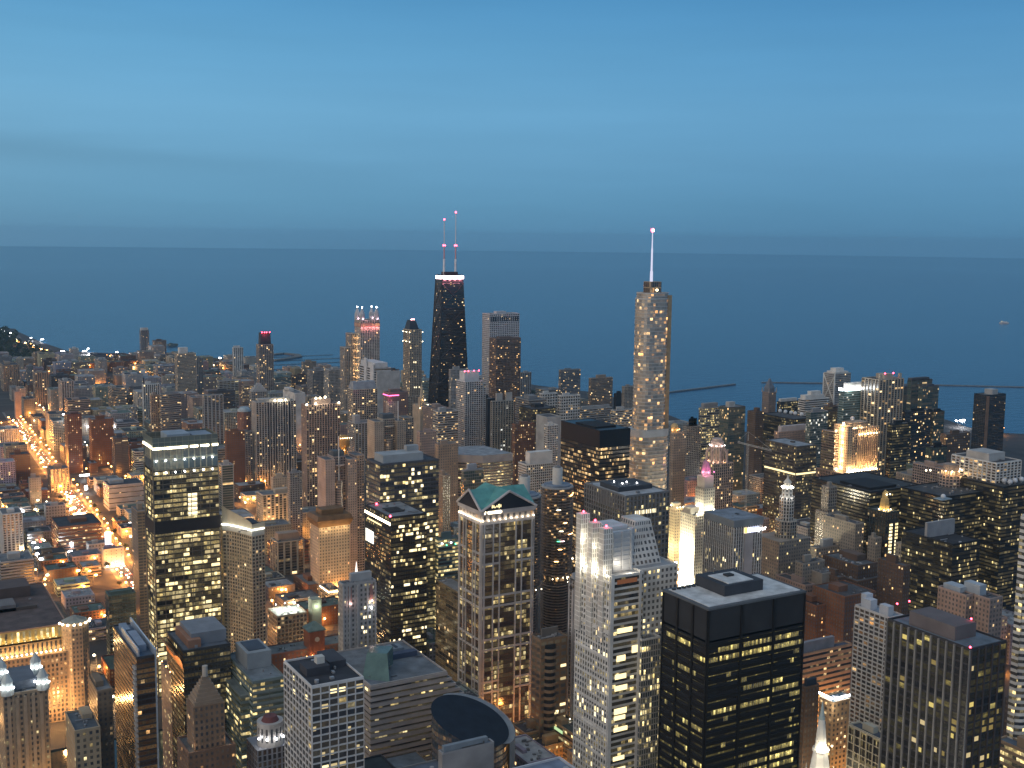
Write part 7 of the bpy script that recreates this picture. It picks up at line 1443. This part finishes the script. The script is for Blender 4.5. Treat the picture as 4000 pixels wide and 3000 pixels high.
flat('beach', [G(880, 1402), G(935, 1408), G(985, 1416), G(975, 1426), G(890, 1430), G(860, 1415)], .3, surf('sand', (.40, .33, .2), .9)); flat('playing_field', [G(238, 1392), G(340, 1397), G(345, 1425), G(240, 1420)], .3, surf('grass', (.10, .13, .04), .9))
bt_ = G(3920, 1262)
r = thing('boat', (bt_[0], bt_[1], -1.2), 'lone white excursion boat with lights, far out on the lake at right', 'boat')
mb = MB(); hull = [(bt_[0] - 20, bt_[1] + 12), (bt_[0] - 12, bt_[1] + 2), (bt_[0] + 22, bt_[1] - 16), (bt_[0] + 26, bt_[1] - 10), (bt_[0] - 6, bt_[1] + 12)]; mb.prism(hull, -2, 3.5); mb.build('hull', [WALL], r, (.5, .5, .5)); mb = MB(); mb.prism([((p[0] - bt_[0]) * .7 + bt_[0], (p[1] - bt_[1]) * .7 + bt_[1]) for p in hull], 3.5, 8); mb.build('cabin', [WALL], r, (.6, .6, .58)); bulb(r, (bt_[0] - 10, bt_[1] + 3, 9.5), 1.6, E_YEL, 'deck_lamp')

# ------------------------------------------------------------------ what can be seen between the towers
def seen(p, pad=2.0, skip=None):
    x, y = pix(*p)
    if not (-30 < x < 4030 and -30 < y < 3030): return False
    dx, dy, dz = p[0], p[1], p[2] - EYE
    for f in FOOT:
        if f is skip: continue
        t0, t1 = 0.0, 0.995
        ok = True
        for d, lo, hi in ((dx, f[0], f[2]), (dy, f[1], f[3])):
            if abs(d) < 1e-6:
                if not lo < 0 < hi: ok = False
                continue
            a, b = lo / d, hi / d
            if a > b: a, b = b, a
            t0, t1 = max(t0, a), min(t1, b)
        if ok and t0 < t1 and EYE + dz * max(t0, min(t1, 1)) < f[4] + 0 and EYE + dz * t1 < f[4]: return False
    return True
NP = {}
LAND = [(shore[0][0] - 40, 9000)] + shore + [(3200, 1250), (3200, -200), (-9000, -200), (-9000, 9000)]
def on_land(x, y):
    c = False; n = len(LAND)
    for i in range(n):
        (x1, y1), (x2, y2) = LAND[i], LAND[(i + 1) % n]
        if (y1 > y) != (y2 > y) and x < (x2 - x1) * (y - y1) / (y2 - y1) + x1: c = not c
    return c

# ------------------------------------------------------------------ the rest of the city: lower buildings on the blocks between
NEAR = [f for f in FOOT]
def free(x0, y0, x1, y1, g=3):
    if RY0 - 12 < y1 and y0 < RY1 + 12: return False
    if y1 > 1030 and x1 > ave_x(y0) - 19 and x0 < ave_x(y1) + 19: return False
    for f in FOOT:
        if x0 - g < f[2] and x1 + g > f[0] and y0 - g < f[3] and y1 + g > f[1]: return False
    return True
REFS = []
for o in [o for o in col.objects if o.get('label') and o.get('category') and not o.get('group')]:
    L = o['label'].split(',')[0]
    for cut in (' with ', ' under ', ' of ', ' below ', ' against ', ' crowned', ' topped', ' standing', ' beside ', ' dotted', ' carrying', ' blazing', ' glaring', ' dazzling', ' speckled', ' filling', ' whose ', ' bent ', ' stepping', ' in front', ' between ', ' right ', ' left ', ' behind ', ' tucked', ' cut by', ' edged', ' outlined', ' over ', ' reaching', ' across', ' at ', ' near ', ' glowing', ' half hidden', ' left', ' right', ' close', ' standing', ' in the', ' by the', ' on the', ' beyond', ' far ', ' where', ' running', ' filled'):
        i = L.find(cut)
        if i > 10 and len(L[:i].split()) >= 3: L = L[:i]
    while L.split()[-1] in ('left', 'right', 'at', 'the', 'in', 'front', 'close', 'standing', 'a', 'of', 'and', 'alone', 'far', 'small', 'low', 'by', 'lit'): L = ' '.join(L.split()[:-1])
    f = pix(o.location[0], o.location[1], 20); REFS.append((L, f[0], f[1], o.location[0], o.location[1]))
cnt = {}
for q in REFS: cnt[q[0]] = cnt.get(q[0], 0) + 1
REFS = [q for q in REFS if cnt[q[0]] == 1]
USED = set(o['label'] for o in col.objects if o.get('label'))
HUES = [('brick', CO['rust']), ('dark brick', (.11, .055, .04)), ('tan', CO['tan']), ('grey', CO['grey']), ('pale', CO['lgrey']), ('brown', CO['brown']), ('cream', CO['cream']), ('dark', CO['dgrey'])]
SIZE = lambda h: 'low' if h < 14 else 'squat' if h < 22 else 'mid height' if h < 36 else 'tall'
def filler_label(hue, h, rf, x, y):
    sx, sy = pix(x, y, h)
    near = sorted(REFS, key=lambda q: (q[3] - x) ** 2 + (q[4] - y) ** 2)[:10]
    for q in near:
        dx, dy = x - q[3], y - q[4]
        for rel in ([('just left of' if dx < 0 else 'just right of')] if abs(dx) > abs(dy) else ['right behind' if dy > 0 else 'right in front of']):
            for a in (f'{SIZE(h)} {hue} block', f'{SIZE(h)} {hue} block with a {rf} roof', f'{hue} block with a {rf} roof'):
                L = f'{a} {rel} the {q[0]}'
                if L not in USED and len(L.split()) <= 16: USED.add(L); return L
    for q in near:
        for q2 in near:
            if q2 is q: continue
            L = f'{SIZE(h)} {hue} block between the {q[0]} and the {q2[0]}'
            if L not in USED and len(L.split()) <= 16: USED.add(L); return L
    for q in near:
        L = f'{rf} roofed {hue} block beyond the {q[0]}'
        if L not in USED and len(L.split()) <= 16: USED.add(L); return L
    return None
fr = random.Random(21); made = 0
xs = [-260, -150, -30, 90, 190, 292, 400, 520, 640, 760, 880, 1000, 1120, 1240, 1360, 1500]
ys = [975] + EW + [EW[-1] + 120]
cands = []
for i in range(len(xs) - 1):
    for j in range(len(ys) - 1):
        bx0, bx1, by0, by1 = xs[i] + 12, xs[i + 1] - 12, ys[j] + 10, ys[j + 1] - 10
        far = ys[j] > 2100
        nx = 2; ny = 2 if far else 3
        for a in range(nx):
            for b in range(ny):
                w_ = (bx1 - bx0) / nx; d_ = (by1 - by0) / ny
                if fr.random() < .10: continue
                x0 = bx0 + a * w_ + fr.uniform(0, 3); y0 = by0 + b * d_ + fr.uniform(0, 2)
                x1 = bx0 + (a + 1) * w_ - fr.uniform(1, 6); y1 = by0 + (b + 1) * d_ - fr.uniform(.5, 4)
                if x0 > 900 and y0 < 1500: h = fr.choice((22, 30, 40, 48, 26))
                elif x0 < 420 and y0 < 2000: h = fr.choice((11, 12, 13, 15, 17, 20, 14, 12))
                elif y0 > 2900: h = fr.choice((14, 22, 32, 44, 28, 18))
                elif y0 > 2250: h = fr.choice((16, 24, 34, 46, 58, 64, 40))
                else: h = fr.choice((13, 16, 22, 28, 36, 46))
                cands.append((x0, y0, x1, y1, h))
for x in range(200, 1060, 46):          # blocks south of the river
    for y in range(560, 880, 52):
        cands.append((x + fr.uniform(0, 6), y + fr.uniform(0, 6), x + 40, y + 44, fr.choice((24, 32, 40, 50))))
cands.sort(key=lambda c: math.hypot(c[0], c[1]))
FM = [('low', .12), ('punch', .10), ('punch', .2), ('apt', .14), ('rib', .16)]
for (x0, y0, x1, y1, h) in cands:
    if made >= 290: break
    if not on_land(x1, y0) or not on_land(x1, y1): continue
    for sx in (0, 12, 20):      # squeeze beside the towers if needed
        if free(x0 + sx, y0, x1, y1): x0 += sx; break
        if free(x0, y0, x1 - sx, y1): x1 -= sx; break
    else: continue
    if x1 - x0 < 12: continue
    vis = sum(seen(p) for p in ((x0 + 2, y0 - .1, h), ((x0 + x1) / 2, y0 - .1, h), (x1 - 2, y0 - .1, h), (x0 - .1, y1, h), ((x0 + x1) / 2, (y0 + y1) / 2, h + .5), (x1, y1, h + .5)))
    if vis < 2: continue
    hue, c = fr.choice(HUES if h < 30 else HUES[2:5] + HUES[4:5] + HUES[6:7] + [('pink', CO['pink'])]); c = tuple(q * fr.uniform(.85, 1.15) for q in c)
    rf, rc = fr.choice((('dark', (.05, .052, .058)), ('grey', (.15, .16, .17)), ('pale', (.30, .31, .32)), ('dull green', (.10, .14, .12))))
    L = filler_label(hue, h, rf, (x0 + x1) / 2, (y0 + y1) / 2)
    if not L: continue
    st, lit = fr.choice(FM)
    pn = [] if h < 10 else [(u := fr.uniform(.1, .5), v := fr.uniform(.2, .5), u + fr.uniform(.15, .35), v + fr.uniform(.2, .4), fr.uniform(2, 4))]
    rr = building('city_block' if h > 22 else 'low_building', L, 'building', x0, y0, x1 - x0, y1 - y0, h, st, c, pent=pn, roofc=rc, lit=lit, lc=fr.choice(('warm', 'oran', 'oran', 'yel')))
    if y0 < 2000:
        mb = MB()
        for k in range(fr.randrange(2, 6)):
            X, Y, s_ = fr.uniform(x0 + 2, x1 - 4), fr.uniform(y0 + 2, y1 - 4), fr.uniform(1, 2.4); mb.box(X, Y, h + .13, X + s_, Y + s_ * .8, h + .13 + s_ * .7)
        mb.build('roof_plant', [METAL], rr, (.3, .31, .32))
    made += 1
print('fillers', made)

# ------------------------------------------------------------------ street lamps
def lamp_mesh(name, hh, rr, mat):
    mb = MB(); mb.tube((0, 0, 0), (0, 0, hh), .18, .10, n=6); mb.tube((0, 0, hh), (1.6, 0, hh + .5), .08, n=5); mb.ball((1.8, 0, hh + .2), rr, 1, 8)
    me = mb.build(name, [METAL, mat]); m_ = me.data; bpy.data.objects.remove(me); return m_
LM = {'oran': lamp_mesh('street_lamp', 10, 1.25, E_ORAN), 'cream': lamp_mesh('street_lamp', 10, 1.2, E_CREAM), 'white': lamp_mesh('street_lamp', 12, 1.5, E_WHITE)}
LLc = {'oran': (1, .36, .065), 'cream': (1, .56, .22), 'white': (.95, .95, 1)}
LDat = {}
nl = 0
def lamp(x, y, kind, label, group, power=14000, big=1.0, zz=0.0, name='street_lamp'):
    global nl
    o = bpy.data.objects.new(name, LM[kind]); col.objects.link(o); o.location = (x, y, zz); o.scale = (big, big, 1); o.color = (.3, .3, .3, 1)
    o.rotation_euler = (0, 0, fr.choice((0, math.pi))); tag(o, label, 'street lamp', group)
    k = (kind, power)
    if k not in LDat:
        ld = bpy.data.lights.new('lamp_glow', 'POINT'); ld.energy = power; ld.color = LLc[kind]; ld.shadow_soft_size = 1.5; LDat[k] = ld
    l = bpy.data.objects.new('lamp_glow', LDat[k]); col.objects.link(l); l.parent = o; l.location = (1.8, 0, 8.3); nl += 1
    return o
yy = 1190.0; step = 0
while yy < 2780:
    for s in (-1, 1):
        if s < 0 and 1560 < yy < 1640: continue
        x = ave_x(yy) + s * 12.5
        if seen((x, yy, 10.5)): lamp(x, yy, 'oran', 'street lamp glowing orange beside the wide avenue running up the left side', 'street lamps along the wide avenue', 34000, 1.0 + (yy - 1200) / 2600)
    yy += 30 if yy < 1900 else 44
    step += 1
for y in EW:
    for x in range(-280, 1400, 34):
        if abs(x - ave_x(y)) < 30 or not on_land(x + 40, y): continue
        p = (x + fr.uniform(-6, 6), y + 5)
        if seen((p[0], p[1], 10.5)) and nl < 420 and free(p[0] - .4, p[1] - .4, p[0] + .4, p[1] + .4, 0) and fr.random() < (1 if x < 700 else .5):
            lamp(p[0], p[1], fr.choice(('oran', 'oran', 'oran', 'cream')), 'street lamp glowing over a cross street between the blocks', 'street lamps on the cross streets', 15000, 1.0)
for x in NS:
    for y in range(990, 3000, 40):
        p = (x + 6, y + fr.uniform(-8, 8))
        if nl < 420 and on_land(p[0] + 40, p[1]) and seen((p[0], p[1], 10.5)) and free(p[0] - .4, p[1] - .4, p[0] + .4, p[1] + .4, 0) and fr.random() < .9:
            lamp(p[0], p[1], fr.choice(('oran', 'oran', 'cream')), 'street lamp on a narrow north running street between the blocks', 'street lamps on the narrow north running streets', 15000, 1.0)
deep = 0  # hidden street lamps added to throw a warm glow on the tower walls
for x in range(395, 1180, 30):
    for y in range(968, 1560, 34):
        if deep < 90 and seen((x, y, 42)) and not seen((x, y, 10)) and free(x - 3, y - 3, x + 3, y + 3, 0): lamp(x, y, fr.choice(('oran', 'cream')), 'street lamp deep in the canyon between tall towers', 'street lamps deep between the towers', 26000, 1.0); deep += 1  # unseen lamps, added only for the glow on the walls
for x in range(430, 1000, 28):  # more lamps added between the downtown towers for their glow on the walls
    for y in range(470, 885, 34):
        if deep < 170 and seen((x, y, 60)) and free(x - 3, y - 3, x + 3, y + 3, 0): lamp(x, y, fr.choice(('oran', 'oran', 'cream')), 'street lamp deep in the canyon between downtown towers', 'street lamps deep between the downtown towers', 22000, 1.0); deep += 1  # added lamps, here for the glow on the downtown tower walls
print('deep', deep)
# single bright lamps picked out in the photo
def spot(x, y, zz, kind, label, power=9000, big=2.0, group=None):
    power *= 1.3
    p = atz(x, y, zz + 10)
    lamp(p[0], p[1], kind, label, group, power, big, zz)
for i, (x, y, bg_) in enumerate(((10, 1289, 4), (22, 1296, 2.4), (36, 1303, 2.6))): spot(x, y, 0, 'white', ('big white lamp at the tip of the park shore, upper left edge', 'small white lamp on the park shore, second from the left edge', 'white lamp on the park shore, third from the left edge')[i], 20000, bg_)
for x, y, bg_, lb in ((157, 1328, 4, 'bright white lamp beside the shore drive, alone above the water line'), (126, 1322, 2.5, 'small white lamp on the shore, left of the lone bright one'), (254, 1373, 4.5, 'blue white floodlight at the upper left of the playing field'), (236, 1389, 6, 'large blue white floodlight at the left of the playing field'), (320, 1374, 4.5, 'blue white floodlight at the upper right of the playing field'), (338, 1388, 8, 'dazzling floodlight at the right of the playing field'), (535, 1383, 6, 'bright white floodlight beside the pale capped shoreline tower'), (463, 1378, 3, 'small white lamp on the shore midway between two floodlights'), (340, 1364, 2.4, 'tiny white lamp on the shore above the playing field')):
    spot(x, y, 0, 'white', lb, 26000, bg_)
for k, (x, y) in enumerate(((808, 1402), (822, 1400), (838, 1400), (866, 1400), (882, 1414), (840, 1426), (975, 1401), (800, 1424))): spot(x, y, 0, 'cream' if k % 3 else 'white', 'lamp glowing by the curved beach left of the dark crowned tower', 22000, 3.4, 'lamps by the curved beach')
for k in range(20): t = k / 19; spot(62 + 200 * t, 1326 + 76 * t + 3 * math.sin(k), 0, 'oran' if k % 3 else 'cream', 'lamp on the shore drive at far left', 12000, 2.6, 'lamps along the shore drive')
for k in range(9): t = k / 8; spot(378 + 90 * t, 1384 + 10 * t, 0, 'oran', 'lamp on the shore road between the playing field and the capped tower', 9000, 2.0, 'lamps along the shore road')
for k, (x, y, kd, bg_) in enumerate(((262, 1622, 'white', 2.6), (330, 1655, 'white', 3), (338, 1672, 'white', 3), (342, 1662, 'cream', 2))): spot(x, y, 60 if k == 0 else 8, kd, ('white floodlight on the corner of the brown brick tower', 'upper white light in the gap right of the brown brick tower', 'lower white light in the gap right of the brown brick tower', 'warm light in the gap right of the brown brick tower')[k], 9000, bg_)
for k, (x, y, kd, bg_) in enumerate(((18, 2235, 'white', 1), (98, 2002, 'white', 1.6), (110, 2060, 'cream', 2.0), (120, 2068, 'cream', 1.8), (123, 2128, 'white', 1.6), (133, 2148, 'white', 1.8), (136, 2172, 'white', 1.6), (150, 2192, 'white', 1.8), (175, 2248, 'cream', 1.6), (288, 2128, 'white', 1.5), (286, 2160, 'white', 2.0), (270, 1995, 'white', 1.6), (130, 1990, 'cream', 1.5), (340, 2232, 'oran', 1.6), (365, 2248, 'oran', 1.6), (318, 2228, 'oran', 2.0), (210, 2278, 'oran', 1.4), (175, 2320, 'oran', 1.6), (165, 2286, 'oran', 1.4), (195, 2330, 'oran', 1.4), (20, 1912, 'oran', 1.6), (60, 1895, 'oran', 1.2), (140, 1955, 'cream', 1.6), (10, 1830, 'oran', 1.6), (20, 1822, 'oran', 1.6), (22, 1845, 'oran', 1.5))):
    spot(x, y, 0, kd, 'bright lamp among the low roofs left of the wide avenue', 8000, bg_, 'bright lamps among the low roofs')
for k, (x, y) in enumerate(((932, 1890), (945, 1897), (935, 1910), (958, 1925), (972, 1922), (978, 1940), (985, 1945), (950, 1880), (1005, 1802), (990, 1798))): spot(x, y, 0, 'oran', 'orange lamp on the crossing right of the lit glass tower', 7500, 1.6, 'lamps on the crossing behind the lit glass tower')
for k, (x, y) in enumerate(((1093, 2288), (1093, 2306), (1130, 2317), (1156, 2344), (1200, 2338), (1245, 2345), (1112, 2330), (1140, 2340), (1120, 2340), (910, 2480), (900, 2490), (880, 2498), (918, 2478), (902, 2515), (1475, 2478), (1480, 2290))): spot(x, y, 0, 'oran' if k % 4 else 'cream', 'orange lamp along the short bright street by the clock tower', 8000, 1.4, 'lamps along the bright street by the clock tower')
for k, (x, y, kd, bg_, lb) in enumerate(((3145, 2266, 'oran', 1.5, 'single orange lamp right above the black courthouse roof'), (3153, 2128, 'cream', 1.7, 'warm white lamp between stone blocks right of the tapering tower'), (2942, 1896, 'white', 2.4, 'blaze of white light in a gap left of the dark bronze tower, left part'), (2955, 1902, 'white', 3.0, 'blaze of white light in a gap left of the dark bronze tower, right part'), (2960, 1936, 'oran', 1.6, 'orange lamp below the white blaze in the gap'), (3345, 2755, 'white', 1.6, 'white bulb between the tan light bar block and the gridded apartments'), (2645, 2204, 'white', 1.2, 'white bulb at the left foot of the glaring white building'), (1885, 1744, 'white', 2.2, 'short white light bar behind the chevron block'), (1932, 1748, 'white', 1.4, 'white bulb right of the short light bar behind the chevron block'), (3905, 1672, 'oran', 4, 'orange glow on the quay beside the black harbour tower'), (3540, 1900, 'cream', 2.2, 'warm lamp above the black slab left of the pink hotel'), (530, 2555, 'white', 1.3, 'white glare in the gap right of the dark finned tower'), (640, 2610, 'white', 1.3, 'second white glare in the gap right of the dark finned tower'))): spot(x, y, 6, kd, lb, 9000, bg_)
for k in range(5): spot(3740 + 7 * k, 1647 - .6 * k, 4, 'white', 'white lamp in the short row on the harbour pier', 8000, 2.0, 'row of lamps on the harbour pier')
for k, (x, y) in enumerate(((2650, 2215), (2665, 2232), (2690, 2238), (2660, 2250), (2640, 2275), (2700, 2250), (2720, 2262), (2655, 2290))): spot(x, y, 0, 'oran', 'street lamp on the curving road below the glaring white building', 6000, 1.0, 'lamps on the curving road below the white building')
print('lamps', nl)
# lit billboards and shop fronts
for k, (x, y, w_, h_, kd, lb) in enumerate(((330, 1856, 34, 6, 'w', 'long white lit billboard beside the avenue, middle distance'), (336, 1905, 10, 16, 'w', 'upright white billboard at the avenue bend'), (310, 2006, 44, 6, 'c', 'long glowing shop front on the near side of the avenue'), (282, 1940, 20, 7, 'c', 'small glowing forecourt by the brightest stretch of the avenue'), (176, 2185, 22, 5, 'w', 'white lit canopy among the low roofs at left'), (500, 2045, 22, 6, 'w', 'white lit sign just left of the slim tan tower'), (158, 2118, 6, 10, 'r', 'red lit sign among the low roofs at left'), (178, 2228, 6, 9, 'r', 'second red lit sign below the white canopy'), (510, 2095, 9, 9, 'y', 'yellow white sign left of the slim tan tower'), (905, 2110, 18, 9, 'p', 'red glowing shop front right of the lit glass tower'), (890, 2042, 20, 8, 'y', 'glowing yellow forecourt right of the lit glass tower'))):
    p = atz(x, y, 8); r = thing('billboard', (p[0], p[1], 0), lb, 'billboard')
    d_ = math.hypot(p[0], p[1]); W_ = w_ * d_ / F * 1.0; H_ = h_ * d_ / F
    mb = MB(); mb.box(p[0] - W_ / 2, p[1] - .4, 8 - H_ / 2, p[0] + W_ / 2, p[1], 8 + H_ / 2, 0, True); mb.build('panel', [{'w': E_WHITE, 'c': E_CREAM, 'r': emit('sign_red', (1, .08, .08), 5), 'y': emit('sign_yellow', (1, .9, .5), 4), 'p': emit('sign_rose', (1, .22, .22), 3)}[kd]], r)
    mb = MB(); 
    mb.box(p[0] - .3, p[1] - .35, 0, p[0] + .3, p[1] - .05, 8 - H_ / 2); mb.build('post', [METAL], r, (.2, .2, .2)); light(r, (p[0], p[1] - 4, 8), 5000, {'w': (.9, .95, 1), 'c': (1, .8, .5), 'r': (1, .1, .1), 'y': (1, .9, .5), 'p': (1, .2, .2)}[kd], 1.5)
# ------------------------------------------------------------------ cars
def car_mesh(c):
    mb = MB(); mb.prism([(-.9, -2.2), (.9, -2.2), (.9, 2.2), (-.9, 2.2)], .35, .95, 0); mb.prism([(-.8, -1.3), (.8, -1.3), (.8, 1.0), (-.8, 1.0)], .95, 1.5, 1, [(-.7, -.9), (.7, -.9), (.7, .6), (-.7, .6)])
    for sx in (-.6, .6): mb.ball((sx, -2.35, .75), .55, 2, 6); mb.ball((sx, 2.3, .8), .42, 3, 6); 
    for sx in (-.9, .9):
        for sy in (-1.4, 1.4): mb.tube((sx - .1, sy, .35), (sx + .1, sy, .35), .34, mi=4, n=10)
    ob = mb.build('car', [surf('car_paint', c, .3, .2, var=.05), surf('car_glass', (.02, .02, .03), .1), emit('headlight', (1, .86, .6), 22), emit('tail_light', (1, .06, .03), 14), surf('tyre', (.02, .02, .02), .9)]); me = ob.data; bpy.data.objects.remove(ob); return me
CM = [car_mesh(c) for c in ((.5, .5, .52), (.04, .04, .05), (.25, .03, .03), (.6, .6, .58), (.05, .08, .2), (.35, .28, .1))]
nc = 0; yy = 1175.0
while yy < 2750 and nc < 130:
    yy += fr.uniform(6, 15) if yy < 1900 else fr.uniform(14, 30)
    for s in (-1, 1):
        if fr.random() < .15: continue
        x = ave_x(yy) + s * fr.choice((2.6, 6.4))
        if not seen((x, yy, 1.0)): continue
        o = bpy.data.objects.new('car', CM[fr.randrange(6)]); col.objects.link(o); o.location = (x, yy, .06); o.rotation_euler = (0, 0, 0 if s < 0 else math.pi)
        if s > 0: o.rotation_euler = (0, 0, math.pi)
        tag(o, 'car driving towards us on the wide avenue with headlights on' if s < 0 else 'car driving away up the wide avenue with red tail lights on', 'car', 'cars coming down the wide avenue' if s < 0 else 'cars going up the wide avenue'); nc += 1
print('cars', nc)

# ------------------------------------------------------------------ trees: the park wood and the lakeside crowns
LEAF = [surf('leaf_dark', (.022, .034, .018), .9, var=.4, scale=.2), surf('leaf_mid', (.04, .055, .026), .9, var=.4, scale=.2)]
def crown(mb, c, r, k, s):
    for _ in range(k):
        v = Vector((fr.gauss(0, 1), fr.gauss(0, 1), fr.gauss(0, .8))).normalized() * r * fr.uniform(.55, 1.05)
        p = Vector(c) + v; a = Vector((fr.uniform(-1, 1), fr.uniform(-1, 1), fr.uniform(-.6, .6))).normalized(); b = a.orthogonal().normalized(); t = fr.uniform(.6, 1.3) * s
        mb.face([p - a * t - b * t * .6, p + a * t - b * t * .5, p + a * t * .8 + b * t * .7, p - a * t * .7 + b * t * .6], 0 if fr.random() < .6 else 1)
mb = MB()
for k in range(420):
    x, y = fr.uniform(-60, 250), fr.uniform(1282, 1418)
    gx, gy = G(x, y)
    if not on_land(gx + 25, gy - 10): continue
    if pix(gx, gy, 0)[1] > 1326 + (x - 62) * .38 + 4 or x < 62: crown(mb, (gx, gy, 9), fr.uniform(7, 11), 16, 4.2)
o = mb.build('park_wood', LEAF); o['kind'] = 'stuff'; o['label'] = 'dark wood of the lakeside park at far left'
def tree(x, y, h, label, group=None, z0=0):
    r = thing('tree', (x, y, z0), label, 'tree', group)
    mb = MB(); mb.tube((x, y, z0), (x, y, z0 + h * .5), h * .03, h * .018, n=6)
    for k in range(4): t = k * 1.6; mb.tube((x, y, z0 + h * (.3 + .04 * k)), (x + math.cos(t) * h * .2, y + math.sin(t) * h * .2, z0 + h * .62), h * .012, h * .006, n=4)
    mb.build('trunk', [surf('bark', (.06, .045, .03), .9)] if 'bark' not in bpy.data.materials else [bpy.data.materials['bark']], r)
    mb = MB()
    for k in range(7): t = k * .9; crown(mb, (x + math.cos(t) * h * .2 * (k > 0), y + math.sin(t) * h * .2 * (k > 0), z0 + h * (.62 + .06 * (k % 3))), h * .2, 26, h * .055)
    mb.build('crown', LEAF, r)
for k, (px_, py_, h) in enumerate(((2058, 1512, 30), (2078, 1515, 32), (2098, 1520, 30), (2114, 1524, 26), (2140, 1530, 24), (2160, 1522, 22), (2046, 1520, 26), (2088, 1540, 26), (2120, 1545, 22))):
    p = G(px_, py_ + 40); tree(p[0], p[1], h * .8, 'dark tree in the clump by the water right of the brown granite tower', 'dark trees by the water')
for x in (-1, 1):
    for y in range(1260, 2100, 42):
        X = ave_x(y) + x * 18.5
        if seen((X, y, 6)) and free(X - 3, y - 3, X + 3, y + 3, 0) is not None and fr.random() < .7: tree(X, y, fr.uniform(8, 11), 'small street tree lit orange along the wide avenue', 'street trees along the wide avenue')
f = [q for q in FOOT if q[5].startswith('black glass block with a tan')]
for k, (px_, py_) in enumerate(((1715, 2490), (1735, 2505), (1750, 2525), (1770, 2545))): p = atz(px_, py_, 8); tree(p[0], p[1], 10, 'street tree lit yellow beside the banded office block', 'street trees beside the banded office block')

# ------------------------------------------------------------------ dusk haze over the far city and lake
HZ = 2.4e-5
if HZ:
    mb = MB(); mb.box(-9000, -400, -4.5, 15000, 15000, 470, 0, True); o = mb.build('haze', [])
    m = bpy.data.materials.new('haze'); m.use_nodes = True; t = m.node_tree; t.nodes.clear(); v = t.nodes.new('ShaderNodeVolumePrincipled'); oo = t.nodes.new('ShaderNodeOutputMaterial')
    v.inputs['Color'].default_value = (.36, .70, 1.0, 1); v.inputs['Density'].default_value = HZ; v.inputs['Anisotropy'].default_value = 0
    t.links.new(v.outputs[0], oo.inputs['Volume']); o.data.materials.append(m); o['kind'] = 'stuff'; o['label'] = 'thin blue dusk haze'
    m.cycles.homogeneous_volume = True if hasattr(m.cycles, 'homogeneous_volume') else None

# ------------------------------------------------------------------ sub-parts: what stands on a roof belongs to that roof, a lamp's light to its lamp
for o in list(col.objects):
    if o.type != 'EMPTY' or not o.get('label'): continue
    kids = [k for k in o.children if k.type == 'MESH']
    roofs = [k for k in kids if k.name.split('.')[0] in ('roof', 'roof_deck', 'roof_disc')]
    fl = [k for k in kids if k.name.split('.')[0] == 'floodlight']
    masts = [k for k in kids if k.name.split('.')[0] in ('mast', 'spire', 'pylon')]
    for k in o.children:
        b = k.name.split('.')[0]
        if roofs and b in ('penthouse', 'roof_plant', 'plant_room', 'hatch', 'roof_fan', 'roof_hut', 'plant_box', 'vent_dome', 'radar_dome', 'louvre'): k.parent = roofs[-1]
        elif b == 'beacon' and masts: k.parent = masts[-1]
        elif b == 'beacon' and roofs: k.parent = roofs[-1]
        elif b == 'floodlight_glow' and fl: k.parent = min(fl, key=lambda q: (Vector(q.bound_box[0]) - k.location).length)
